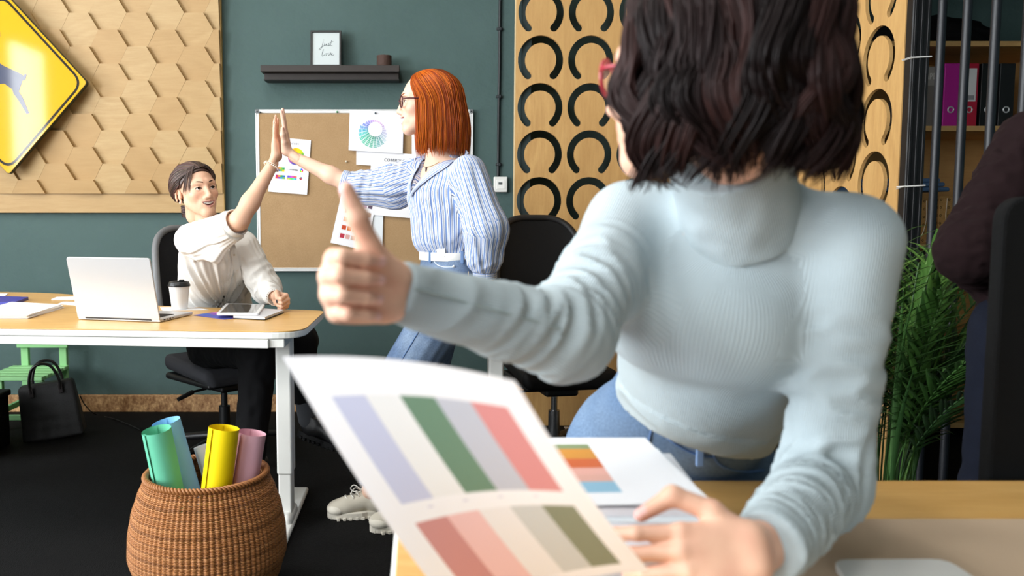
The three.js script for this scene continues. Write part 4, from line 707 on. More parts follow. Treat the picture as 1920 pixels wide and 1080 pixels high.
// surface nets with a coarse pass that skips empty space; returns {pos, nor, idx}
function netMesh(f, lo, hi, h) {
  const C = 4, n = [0, 1, 2].map((i) => Math.ceil((hi[i] - lo[i]) / (h * C)) * C + 1), [nx, ny, nz] = n, val = new Float32Array(nx * ny * nz).fill(1), sy = nx, sz = nx * ny;
  for (let kz = 0; kz < nz - 1; kz += C) for (let ky = 0; ky < ny - 1; ky += C) for (let kx = 0; kx < nx - 1; kx += C) {
    const x = lo[0] + (kx + C / 2) * h, y = lo[1] + (ky + C / 2) * h, z = lo[2] + (kz + C / 2) * h, d = f(x, y, z), near = Math.abs(d) < h * C * 1.35 + 0.012;
    for (let c = 0; c <= C; c++) for (let b = 0; b <= C; b++) for (let a = 0; a <= C; a++) {
      const i = (kz + c) * sz + (ky + b) * sy + kx + a;
      if (near) { if (val[i] === 1 || val[i] === -1) val[i] = f(lo[0] + (kx + a) * h, lo[1] + (ky + b) * h, lo[2] + (kz + c) * h) || 1e-7; } else if (val[i] === 1 && d < 0) val[i] = -1;
    }
  }
  const id = new Int32Array(nx * ny * nz).fill(-1), pos = [], idx = [];
  const corner = [0, 1, sy, sy + 1, sz, sz + 1, sz + sy, sz + sy + 1], edges = [[0, 1], [2, 3], [4, 5], [6, 7], [0, 2], [1, 3], [4, 6], [5, 7], [0, 4], [1, 5], [2, 6], [3, 7]];
  for (let z = 0; z < nz - 1; z++) for (let y = 0; y < ny - 1; y++) for (let x = 0; x < nx - 1; x++) {
    const o = z * sz + y * sy + x; let m = 0; for (let c = 0; c < 8; c++) if (val[o + corner[c]] < 0) m |= 1 << c;
    if (m === 0 || m === 255) continue;
    let cx = 0, cy = 0, cz = 0, q = 0;
    for (const [a, b] of edges) { const va = val[o + corner[a]], vb = val[o + corner[b]]; if ((va < 0) === (vb < 0)) continue; const t = va / (va - vb); cx += mix(a & 1, b & 1, t); cy += mix((a >> 1) & 1, (b >> 1) & 1, t); cz += mix(a >> 2, b >> 2, t); q++; }
    id[o] = pos.length / 3; pos.push(lo[0] + (x + cx / q) * h, lo[1] + (y + cy / q) * h, lo[2] + (z + cz / q) * h);
  }
  for (let z = 1; z < nz - 1; z++) for (let y = 1; y < ny - 1; y++) for (let x = 1; x < nx - 1; x++) {
    const o = z * sz + y * sy + x, s = val[o] < 0;
    const quad = (a, b, c, d, flip) => { if (a < 0 || b < 0 || c < 0 || d < 0) return; if (flip) idx.push(a, c, b, a, d, c); else idx.push(a, b, c, a, c, d); };
    if (s !== (val[o + 1] < 0)) quad(id[o], id[o - sy], id[o - sy - sz], id[o - sz], !s);
    if (s !== (val[o + sy] < 0)) quad(id[o], id[o - sz], id[o - sz - 1], id[o - 1], !s);
    if (s !== (val[o + sz] < 0)) quad(id[o], id[o - 1], id[o - 1 - sy], id[o - sy], !s);
  }
  const nor = new Float32Array(pos.length), e = h * 0.6;
  for (let i = 0; i < pos.length; i += 3) { const x = pos[i], y = pos[i + 1], z = pos[i + 2]; let a = f(x + e, y, z) - f(x - e, y, z), b = f(x, y + e, z) - f(x, y - e, z), c = f(x, y, z + e) - f(x, y, z - e); const l = Math.hypot(a, b, c) || 1; nor[i] = a / l; nor[i + 1] = b / l; nor[i + 2] = c / l; }
  return { pos, nor, idx };
}
// geometry with vertex colours from colour(x,y,z,nx,ny,nz) -> linear rgb
function skinGeo(meshes) {
  const gs = meshes.map(({ m, color, mat }) => {
    const g = new THREE.BufferGeometry(), col = new Float32Array(m.pos.length);
    for (let i = 0; i < m.pos.length; i += 3) { const c = color(m.pos[i], m.pos[i + 1], m.pos[i + 2], m.nor[i], m.nor[i + 1], m.nor[i + 2]); col[i] = c[0]; col[i + 1] = c[1]; col[i + 2] = c[2]; }
    g.setAttribute('position', new THREE.Float32BufferAttribute(m.pos, 3)); g.setAttribute('normal', new THREE.BufferAttribute(m.nor, 3)); g.setAttribute('color', new THREE.BufferAttribute(col, 3)); g.setIndex(m.idx);
    if (mat) g.applyMatrix4(mat); return g;
  });
  return gs.length > 1 ? mergeGeometries(gs) : gs[0];
}
// geometry of cloth: uv from the nearest piece, unwrapped triangle by triangle
function clothGeo(f, prims, h, color, pad = 0.03) {
  const [lo, hi] = bounds(prims, pad), m = netMesh(f, lo, hi, h), t = m.idx.length, pos = new Float32Array(t * 3), nor = new Float32Array(t * 3), uv = new Float32Array(t * 2), col = color && new Float32Array(t * 3);
  const withUv = prims.filter((p) => p.uv);
  for (let i = 0; i < t; i += 3) {
    let gx = 0, gy = 0, gz = 0; for (let j = 0; j < 3; j++) { const v = m.idx[i + j] * 3; gx += m.pos[v] / 3; gy += m.pos[v + 1] / 3; gz += m.pos[v + 2] / 3; }
    let best = null, bd = 1e9; for (const p of withUv) { const lb = Math.hypot(gx - p.c[0], gy - p.c[1], gz - p.c[2]) - p.R; if (lb > bd) continue; const d = p.f(gx, gy, gz) + (p.bias ?? 0); if (d < bd) { bd = d; best = p; } }
    let u0 = 0;
    for (let j = 0; j < 3; j++) {
      const v = m.idx[i + j] * 3, o = (i + j) * 3; for (let c = 0; c < 3; c++) { pos[o + c] = m.pos[v + c]; nor[o + c] = m.nor[v + c]; }
      let [u, w, per] = best.uv(pos[o], pos[o + 1], pos[o + 2]); if (!j) u0 = u; else { while (u - u0 > per / 2) u -= per; while (u - u0 < -per / 2) u += per; }
      uv[(i + j) * 2] = u; uv[(i + j) * 2 + 1] = w;
      if (col) { const c = color(pos[o], pos[o + 1], pos[o + 2], nor[o], nor[o + 1], nor[o + 2]); col[o] = c[0]; col[o + 1] = c[1]; col[o + 2] = c[2]; }
    }
  }
  const g = new THREE.BufferGeometry(); g.setAttribute('position', new THREE.BufferAttribute(pos, 3)); g.setAttribute('normal', new THREE.BufferAttribute(nor, 3)); g.setAttribute('uv', new THREE.BufferAttribute(uv, 2)); if (col) g.setAttribute('color', new THREE.BufferAttribute(col, 3));
  return g;
}
// folds: ridges that run across a limb (bunched sleeve) or along a direction
const ridge = (v) => 1 - Math.abs(v) * 2;
function crossFolds(a, b, freq, amp, seed, range = [0, 1], reach = 0.1) {       // rings of folds around the axis a-b
  const A = V(a), D = V(b).sub(A), L = D.length(); D.normalize();
  return (x, y, z) => { const px = x - A.x, py = y - A.y, pz = z - A.z, t = px * D.x + py * D.y + pz * D.z, q = t / L; if (q < range[0] - 0.15 || q > range[1] + 0.15) return 0; const w = sstep(range[0] - 0.15, range[0] + 0.1, q) * (1 - sstep(range[1] - 0.1, range[1] + 0.15, q)), ex = px - t * D.x, ey = py - t * D.y, ez = pz - t * D.z, r = Math.hypot(ex, ey, ez); if (r > reach) return 0; return amp * w * (1 - sstep(reach * 0.65, reach, r)) * ridge(n3(ex * 9 + seed, ey * 9 + t * freq, ez * 9 + t * freq * 0.4)); };
}
function longFolds(a, b, freq, amp, seed, range = [0, 1], reach = 0.2) { // folds along the axis a-b
  const A = V(a), D = V(b).sub(A), L = D.length(); D.normalize();
  return (x, y, z) => { const px = x - A.x, py = y - A.y, pz = z - A.z, t = px * D.x + py * D.y + pz * D.z, q = t / L; if (q < range[0] - 0.15 || q > range[1] + 0.15) return 0; const w = sstep(range[0] - 0.15, range[0] + 0.1, q) * (1 - sstep(range[1] - 0.1, range[1] + 0.15, q)), ex = px - t * D.x, ey = py - t * D.y, ez = pz - t * D.z, r = Math.hypot(ex, ey, ez) || 1; if (r > reach) return 0; return amp * w * (1 - sstep(reach * 0.7, reach, r)) * n3(ex / r * freq + seed, ey / r * freq + t * 1.5, ez / r * freq); };
}
// ---- frames
function frameOf(o, fwd, up) { const F = V(fwd).normalize(), U = V(up), X = U.cross(F).normalize(), Y = F.clone().cross(X); return { o: V(o), X, Y, Z: F, mat: new THREE.Matrix4().makeBasis(X, Y, F).setPosition(V(o)), p: (x, y, z) => [o[0] + X.x * x + Y.x * y + F.x * z, o[1] + X.y * x + Y.y * y + F.y * z, o[2] + X.z * x + Y.z * y + F.z * z] }; }
// ---- hands: X to the thumb side, Y along the fingers, Z out of the palm
function handFrame(o, along, palm, rightThumb, elbow) { const Y = V(along).normalize(), Z = V(palm).addScaledVector(Y, -V(palm).dot(Y)).normalize(), X = Y.clone().cross(Z).multiplyScalar(rightThumb); return { o: V(o), X, Y, Z, back: elbow && V(elbow).sub(V(o)).normalize(), p: (x, y, z) => [o[0] + X.x * x + Y.x * y + Z.x * z, o[1] + X.y * x + Y.y * y + Z.y * z, o[2] + X.z * x + Y.z * y + Z.z * z] }; }
function hand(F, pose, s = 1) {
  const P = (x, y, z) => F.p(x * s, y * s, z * s), prims = [], nails = [];
  const base = [[0.0275, 0.086, 0], [0.0092, 0.09, -0.002], [-0.0095, 0.087, -0.001], [-0.027, 0.079, 0.002]], len = [[0.041, 0.025, 0.021], [0.045, 0.028, 0.022], [0.042, 0.026, 0.021], [0.033, 0.02, 0.019]];
  for (const x of [-0.011, 0.011]) prims.push(rc(F.back ? V(P(x * 0.75, 0, 0)).addScaledVector(F.back, 0.05).toArray() : P(x * 0.8, -0.028, -0.001), P(x * 0.95, 0.012, 0), 0.0185 * s, 0.0175 * s, 0.012));
  base.forEach(([x, y, z]) => prims.push(rc(P(x * 0.6, 0.012, 0.001), P(x, y - 0.004, z), 0.0145 * s, 0.0108 * s, 0.012 * s)));
  const T = pose.thumb; prims.push(rc(P(0.014, 0.014, 0.008), P(T[0][0] * 0.75, T[0][1] * 0.9, T[0][2] * 0.8 + 0.002), 0.0165 * s, 0.0135 * s, 0.014 * s), rc(P(-0.018, 0.022, 0.009), P(-0.02, 0.062, 0.005), 0.0135 * s, 0.011 * s, 0.014 * s), el(P(0, 0.05, 0.003), [0.03 * s, 0.036 * s, 0.012 * s], 0.012 * s, [F.X.toArray(), F.Y.toArray(), F.Z.toArray()]));
  pose.fingers.forEach(([spread, c1, c2, c3], i) => {
    let [x, y, z] = base[i], a = 0; const pts = [[x, y - 0.004, z]], sx = Math.sin(spread), cs = Math.cos(spread);
    [c1, c2, c3].forEach((c, j) => { a += c; const l = len[i][j]; x += sx * Math.cos(a) * l; y += cs * Math.cos(a) * l; z += Math.sin(a) * l; pts.push([x, y, z]); });
    const th = i === 3 ? 0.86 : 1, r = [0.0092, 0.0083, 0.0076, 0.0066].map((q) => q * th * s);
    for (let j = 0; j < 3; j++) prims.push(rc(P(...pts[j]), P(...pts[j + 1]), r[j], r[j + 1], j ? 0.0025 * s : 0.005 * s));
    const dn = [-sx * Math.sin(a), -cs * Math.sin(a), Math.cos(a)].map((q) => -q), tip = pts[3], tl = [sx * Math.cos(a), cs * Math.cos(a), Math.sin(a)];
    nails.push({ p: V(P(tip[0] + dn[0] * 0.0055 + tl[0] * -0.001, tip[1] + dn[1] * 0.0055 + tl[1] * -0.001, tip[2] + dn[2] * 0.0055 + tl[2] * -0.001)), l: V(P(...tl)).sub(F.o).normalize(), n: V(P(...dn)).sub(F.o).normalize(), s });
  });
  const tp = [[0.018, 0.018, 0.007], ...T], tr = [0.0135, 0.0118, 0.0108, 0.0078].map((q) => q * s);
  for (let j = 0; j < 3; j++) prims.push(rc(P(...tp[j]), P(...tp[j + 1]), tr[j], tr[j + 1], 0.006 * s));
  const tl = V(P(...tp[3])).sub(V(P(...tp[2]))).normalize(), tn = F.p(...(pose.thumbNail ?? [0, 0, -1])), n = V(tn).sub(F.o); n.addScaledVector(tl, -n.dot(tl)).normalize();
  nails.push({ p: V(P(...tp[3])).addScaledVector(n, 0.0062 * s).addScaledVector(tl, -0.001), l: tl, n, s: s * 1.15 });
  return { prims, nails };
}
function nailColor(nails, nailRgb, skin) {
  const S = new THREE.Vector3();
  return (x, y, z, nx, ny, nz) => {
    for (const q of nails) { const dx = x - q.p.x, dy = y - q.p.y, dz = z - q.p.z, d2 = dx * dx + dy * dy + dz * dz; if (d2 > 0.00022) continue; const al = (dx * q.l.x + dy * q.l.y + dz * q.l.z) / (0.0075 * q.s), nn = dx * q.n.x + dy * q.n.y + dz * q.n.z; S.set(dx, dy, dz).addScaledVector(q.l, -al * 0.0075 * q.s).addScaledVector(q.n, -nn); const la = S.length() / (0.0055 * q.s); if (al * al + la * la < 1 && nx * q.n.x + ny * q.n.y + nz * q.n.z > 0.35) return nailRgb; }
    return skin(x, y, z, nx, ny, nz);
  };
}
const RELAXED = { fingers: [[0.05, 0.3, 0.4, 0.25], [0.0, 0.35, 0.45, 0.3], [-0.04, 0.4, 0.5, 0.3], [-0.1, 0.45, 0.5, 0.3]], thumb: [[0.036, 0.05, 0.014], [0.044, 0.08, 0.022], [0.042, 0.103, 0.03]] };
const FLATHAND = { fingers: [[0.05, 0.02, 0.04, 0.03], [0.0, 0.0, 0.03, 0.03], [-0.04, 0.02, 0.04, 0.03], [-0.11, 0.04, 0.05, 0.04]], thumb: [[0.036, 0.048, 0.006], [0.046, 0.078, 0.008], [0.05, 0.103, 0.006]] };
const FIST = { fingers: [[0.0, 1.35, 1.7, 0.9], [0, 1.4, 1.7, 0.9], [0, 1.45, 1.7, 0.9], [0, 1.5, 1.65, 0.9]], thumb: [[0.04, 0.045, 0.02], [0.036, 0.07, 0.038], [0.014, 0.078, 0.045]], thumbNail: [0, 0, 1] };
const THUMBUP = { fingers: [[0.0, 1.3, 1.72, 0.35], [0, 1.36, 1.72, 0.35], [0, 1.42, 1.72, 0.35], [0, 1.5, 1.66, 0.35]], thumb: [[0.044, 0.048, 0.014], [0.076, 0.062, 0.016], [0.104, 0.07, 0.012]], thumbNail: [0, 1, -0.4] };
const HOLD = { fingers: [[0.0, 0.75, 0.55, 0.3], [0, 0.8, 0.6, 0.3], [0, 0.85, 0.6, 0.3], [0, 0.9, 0.6, 0.3]], thumb: [[0.036, 0.046, 0.026], [0.04, 0.077, 0.044], [0.034, 0.105, 0.053]], thumbNail: [1, 0, 0.2] };

// ---- head in its own frame: face along +z, up +y, her left +x; eyes at y = 0
function headPrims(o = {}) {
  const sm = o.smile ?? 1, P = [];
  P.push(el([0, 0.028, -0.014], [0.0735, 0.082, 0.094], 0.02), el([0, -0.012, 0.03], [0.059, 0.075, 0.056], 0.03), el([0, -0.055, 0.035], [0.045, 0.05, 0.048], 0.03));
  for (const s of [-1, 1]) {
    P.push(rc([s * 0.049, -0.05, 0.004], [s * 0.012, -0.1, 0.068], 0.016, 0.0145, 0.03));                          // jaw
    P.push(el([s * 0.042, -0.03 + 0.004 * sm, 0.058], [0.018, 0.018, 0.018], 0.024));                                // cheek
    P.push(rc([s * 0.012, 0.021, 0.083], [s * 0.045, 0.019, 0.066], 0.008, 0.0078, 0.018));                        // brow
    P.push(el([s * 0.0115, -0.0415, 0.0925], [0.0075, 0.0068, 0.0095], 0.006));                                    // nostril wings
  }
  P.push(el([0, -0.101, 0.073], [0.019, 0.016, 0.0155], 0.02));                                                     // chin
  P.push(rc([0, 0.012, 0.084], [0, -0.033, 0.1025], 0.0075, 0.0088, 0.011), el([0, -0.0375, 0.1035], [0.0098, 0.0085, 0.0095], 0.006));
  P.push(el([0, -0.062, 0.074], [0.033, 0.027, 0.02], 0.016));                                                      // muzzle
  const w = 0.022 + 0.008 * sm, cy = -0.066 + 0.009 * sm;
  const lip = (y, z, r) => { for (const s of [-1, 1]) P.push(rc([0, y, z], [s * w * 0.55, y + (cy - y) * 0.25, z - 0.005], r, r * 0.9, 0.004), rc([s * w * 0.55, y + (cy - y) * 0.25, z - 0.005], [s * w, cy, z - 0.018], r * 0.9, r * 0.45, 0.004)); };
  lip(-0.0605 + 0.001 * sm, 0.0945, 0.0042); lip(-0.0765 - 0.003 * sm, 0.0905, 0.0052);
  if (!o.noNeck) { const b = o.neckTo ?? [0, -0.2, -0.05]; P.push(rc([0, -0.05, -0.03], b, 0.045, 0.045, 0.025)); }
  // ears
  for (const s of [-1, 1]) { const c = [s * 0.0765, -0.014, -0.014]; for (let k = 0; k < 7; k++) { const a0 = -0.9 + k * 0.62, a1 = a0 + 0.62, R = (a) => [c[0] + s * 0.004 * Math.cos(a + 2.6) + s * 0.002, c[1] + Math.sin(a) * 0.027, c[2] - 0.004 + Math.cos(a) * 0.015]; P.push(rc(R(a0 + 0.5), R(a1 + 0.5), 0.0042, 0.0042, 0.003)); } P.push(el([c[0] - s * 0.003, c[1], c[2] - 0.002], [0.0035, 0.024, 0.014], 0.004), el([c[0] - s * 0.001, c[1] - 0.026, c[2] + 0.004], [0.0045, 0.008, 0.007], 0.004)); }
  return P;
}
function headField(o = {}) {
  const base = field(headPrims(o)), sm = o.smile ?? 1, open = o.eye ?? 0.0042;
  const sock = [-1, 1].map((s) => el([s * 0.0315, -0.001, 0.0935], [0.0185, 0.0125, 0.014])), lid = [-1, 1].map((s) => el([s * 0.031, -0.002, 0.0705], [0.0152, 0.0136, 0.0146])), slit = [-1, 1].map((s) => el([s * 0.031, -0.0025, 0.085], [0.0132, open, 0.02])), mouth = el([0, -0.0685 + 0.0005 * sm, 0.09], [0.0195 + 0.007 * sm, o.mouth ?? 0.0058, 0.016]);
  const smax = (a, b, k) => -smin(-a, -b, k);
  return (x, y, z) => {
    let d = base(x, y, z);
    if (z > 0.05) {
      for (const s of sock) d = smax(d, -s.f(x, y, z), 0.009);
      for (const l of lid) d = smin(d, l.f(x, y, z), 0.003);
      for (const s of slit) d = Math.max(d, -s.f(x, y, z));
      const my = y - sm * 0.009 * Math.min(1.1, (x / 0.029) ** 2); d = smax(d, -mouth.f(x, my, z), 0.0015);
    }
    return d;
  };
}
function headColor(skin, o = {}) {
  const lipc = o.lip ?? [0.5, 0.2, 0.18], sm = o.smile ?? 1;
  return (x, y, z, nx, ny, nz) => {
    const c = skin.slice(), n = n3(x * 60, y * 60, z * 60) * 0.03; c[0] *= 1 + n; c[1] *= 1 + n; c[2] *= 1 + n;
    const ck = Math.exp(-(((Math.abs(x) - 0.045) / 0.02) ** 2 + ((y + 0.032) / 0.018) ** 2)) * (z > 0.02 ? 1 : 0); c[0] *= 1 + 0.05 * ck; c[1] *= 1 - 0.07 * ck; c[2] *= 1 - 0.07 * ck;
    const w = 0.022 + 0.008 * sm, cy = -0.066 + 0.009 * sm, ax = Math.abs(x);
    if (z > 0.062 && ax < w + 0.001) { const yu = mix(-0.0595, cy, (ax / w) ** 2), yl = mix(-0.0795, cy, (ax / w) ** 1.7); if (y < yu + 0.0036 * (1 - ax / w * 0.6) && y > yl - 0.0055 * (1 - ax / w * 0.7)) { c[0] = lipc[0]; c[1] = lipc[1]; c[2] = lipc[2]; if (z < 0.083 - ax * 0.5 && y < yu - 0.002 && y > yl + 0.002) { c[0] *= 0.4; c[1] *= 0.3; c[2] *= 0.3; } } }
    return c;
  };
}
function buildHead(F, o, skin) { const f = headField(o), m = netMesh(f, [-0.1, -0.215, -0.14], [0.1, 0.13, 0.135], o.cell ?? 0.003); return { m, color: headColor(skin, o), mat: F.mat, f }; }
function faceParts(person, F, o) {
  const put = (name, g, mt, label) => part(person, name, g.applyMatrix4(F.mat), mt, label), sm = o.smile ?? 1;
  for (const s of [-1, 1]) {
    const e = put('eye', new THREE.SphereGeometry(0.0128, 24, 18).translate(s * 0.031, -0.002, 0.0705), M('#f2eeea', 0.15));
    const g = o.gaze ?? [0, 0], dir = new THREE.Vector3(g[0], g[1], 1).normalize(), c = new THREE.Vector3(s * 0.031, -0.002, 0.0705);
    const iris = (r, k, col) => part(e, 'iris', new THREE.SphereGeometry(r, 18, 8, 0, Math.PI * 2, 0, k).rotateX(Math.PI / 2).applyQuaternion(new THREE.Quaternion().setFromUnitVectors(new THREE.Vector3(0, 0, 1), dir)).translate(c.x, c.y, c.z).applyMatrix4(F.mat), col);
    iris(0.01295, 0.5, M(o.iris ?? '#3a2a1e', 0.1)); iris(0.01305, 0.22, M('#050505', 0.08));
    const lash = []; for (let k = 0; k <= 8; k++) { const t = k / 8 * 2 - 1; lash.push([s * 0.031 + t * 0.0135, -0.002 + 0.0055 * (1 - t * t) + 0.001 * s * t, 0.0835 - 0.0055 * t * t - s * t * 0.002 + 0.0012]); }
    put('eyelashes', tube(lash, 0.0011, 16, 5), M('#1a1210', 0.7));
    const br = []; for (let k = 0; k <= 8; k++) { const t = k / 8; br.push([s * mix(0.013, 0.05, t), 0.0205 + 0.0075 * Math.sin(t * 2.3) - 0.004 * t, mix(0.0925, 0.066, t * t * 0.6 + t * 0.4)]); }
    const bg = tube(br, 0.0026, 16, 6); put('eyebrow', bg, M(o.brow ?? '#2a1d16', 0.8));
  }
  const teeth = []; for (const [yy, hh] of o.lowerTeeth ? [[-0.064, 0.007]] : [[-0.0655, 0.0075]]) for (let k = -4; k <= 4; k++) { const x = k * 0.0056; teeth.push(box(0.0052, hh, 0.004, x, yy + sm * 0.007 * (x / 0.024) ** 2, 0.0885 - 13 * x * x, 0.0014)); }
  put('teeth', merge(teeth), M('#f6f2ea', 0.3), 'white teeth in an open smile');
}
// ---- hair: tapered strands gathered into one mesh
function strandSet() {
  const pos = [], nor = [], col = [], idx = [];
  return {
    add(pts, r0, r1, c, sides = 4, flatten = 1) {
      const n = pts.length; let prevN = null;
      for (let i = 0; i < n; i++) {
        const p = pts[i], a = pts[Math.max(0, i - 1)], b = pts[Math.min(n - 1, i + 1)], T = new THREE.Vector3().subVectors(b, a).normalize();
        let N = prevN ? prevN.clone().addScaledVector(T, -prevN.dot(T)).normalize() : new THREE.Vector3(0.31, 0.2, 0.93).cross(T).normalize(); prevN = N; const B = T.clone().cross(N);
        const t = i / (n - 1), r = mix(r0, r1, t) * (0.35 + 0.65 * Math.min(1, (1 - t) * 6)) ;
        for (let k = 0; k < sides; k++) { const an = k / sides * 2 * Math.PI, cx = Math.cos(an), sx = Math.sin(an) * flatten; pos.push(p.x + (N.x * cx + B.x * sx) * r, p.y + (N.y * cx + B.y * sx) * r, p.z + (N.z * cx + B.z * sx) * r); nor.push(N.x * cx + B.x * sx, N.y * cx + B.y * sx, N.z * cx + B.z * sx); col.push(...c); }
        if (i) { const o = pos.length / 3 - 2 * sides; for (let k = 0; k < sides; k++) { const k2 = (k + 1) % sides; idx.push(o + k, o + k2, o + sides + k, o + k2, o + sides + k2, o + sides + k); } }
      }
    },
    geo() { const g = new THREE.BufferGeometry(); g.setAttribute('position', new THREE.Float32BufferAttribute(pos, 3)); g.setAttribute('normal', new THREE.Float32BufferAttribute(nor, 3)); g.setAttribute('color', new THREE.Float32BufferAttribute(col, 3)); g.setIndex(idx); return g; },
  };
}
function hairGeo(cap, strands, capColor) { const g = new THREE.BufferGeometry(), m = cap, col = new Float32Array(m.pos.length); for (let i = 0; i < col.length; i += 3) { const c = capColor(m.pos[i], m.pos[i + 1], m.pos[i + 2]); col[i] = c[0]; col[i + 1] = c[1]; col[i + 2] = c[2]; } g.setAttribute('position', new THREE.Float32BufferAttribute(m.pos, 3)); g.setAttribute('normal', new THREE.BufferAttribute(m.nor, 3)); g.setAttribute('color', new THREE.BufferAttribute(col, 3)); g.setIndex(m.idx); return mergeGeometries([g, strands.geo()]); }
const lin = (h) => { const c = new THREE.Color(h); return [c.r, c.g, c.b]; };
const SKINMAT = () => M('#ffffff', 0.5, { vertexColors: true, sheen: 0.15, sheenRoughness: 0.5, sheenColor: '#ffb0a0' });
const HAIRMAT = (r = 0.38, sp = 1) => M('#ffffff', r, { vertexColors: true, specularIntensity: sp });
const denimTex = dataTex(256, (x, y) => { const g = 0.8 + 0.1 * Math.sin((x * 64 + y * 64) * Math.PI * 2) + 0.07 * n3(x * 90, y * 20, 4) + 0.05 * n3(x * 9, y * 9, 5); return [g, g, g]; });

// ---------------------------------------------------------------- people
function person(label, base) { const o = thing('person', label, 'person', base); o.userData.base = undefined; delete o.userData.base; return o; }
function settle(o) { const b = o.position; o.traverse((m) => { if (m.isMesh) m.geometry.translate(-b.x, -b.y, -b.z); }); }
function onSurface(f, o, d, far = 0.4) { let t = 0; for (let i = 0; i < 60; i++) { const v = f(o[0] + d[0] * t, o[1] + d[1] * t, o[2] + d[2] * t); if (v < 0.0008) break; t += v * 0.8; if (t > far) break; } return [o[0] + d[0] * t, o[1] + d[1] * t, o[2] + d[2] * t]; }
function ribbonGeo(rows, thick, nrm) {           // rows: list of [[x,y,z],[x,y,z],...] across; gives a thin two-sided strip with closed rim
  const n = rows.length, m = rows[0].length, pos = [], uv = [], idx = [];
  for (const s of [1, -1]) rows.forEach((r, j) => r.forEach((p, i) => { const q = nrm(p); pos.push(p[0] + q[0] * thick * s * 0.5, p[1] + q[1] * thick * s * 0.5, p[2] + q[2] * thick * s * 0.5); uv.push(i / (m - 1) * 0.05, j * 0.012); }));
  const o = n * m; for (let j = 0; j + 1 < n; j++) for (let i = 0; i + 1 < m; i++) { const a = j * m + i; idx.push(a, a + 1, a + m, a + 1, a + m + 1, a + m, o + a, o + a + m, o + a + 1, o + a + 1, o + a + m, o + a + m + 1); }
  const rim = []; for (let i = 0; i < m; i++) rim.push(i); for (let j = 1; j < n; j++) rim.push(j * m + m - 1); for (let i = m - 2; i >= 0; i--) rim.push((n - 1) * m + i); for (let j = n - 2; j > 0; j--) rim.push(j * m);
  rim.forEach((a, k) => { const b = rim[(k + 1) % rim.length]; idx.push(a, o + a, b, b, o + a, o + b); });
  const g = new THREE.BufferGeometry(); g.setAttribute('position', new THREE.Float32BufferAttribute(pos, 3)); g.setAttribute('uv', new THREE.Float32BufferAttribute(uv, 2)); g.setIndex(idx); g.computeVertexNormals(); return g;
}
function band(c, r, up, a, b, q, h, t, n = 48) {  // elliptic belt
  const U = V(up).normalize(), R = V(r).addScaledVector(U, -V(r).dot(U)).normalize(), F = U.clone().cross(R), rows = [];
  for (let i = 0; i <= n; i++) { const th = i / n * 2 * Math.PI, s = Math.sin(th), k = Math.cos(th), bb = k > 0 ? b : q, row = []; for (let j = 0; j <= 2; j++) { const p = V(c).addScaledVector(R, s * a).addScaledVector(F, k * bb).addScaledVector(U, (j / 2 - 0.5) * h); row.push(p.toArray()); } rows.push(row); }
  return ribbonGeo(rows, t, (p) => V(p).sub(V(c)).normalize().toArray());
}
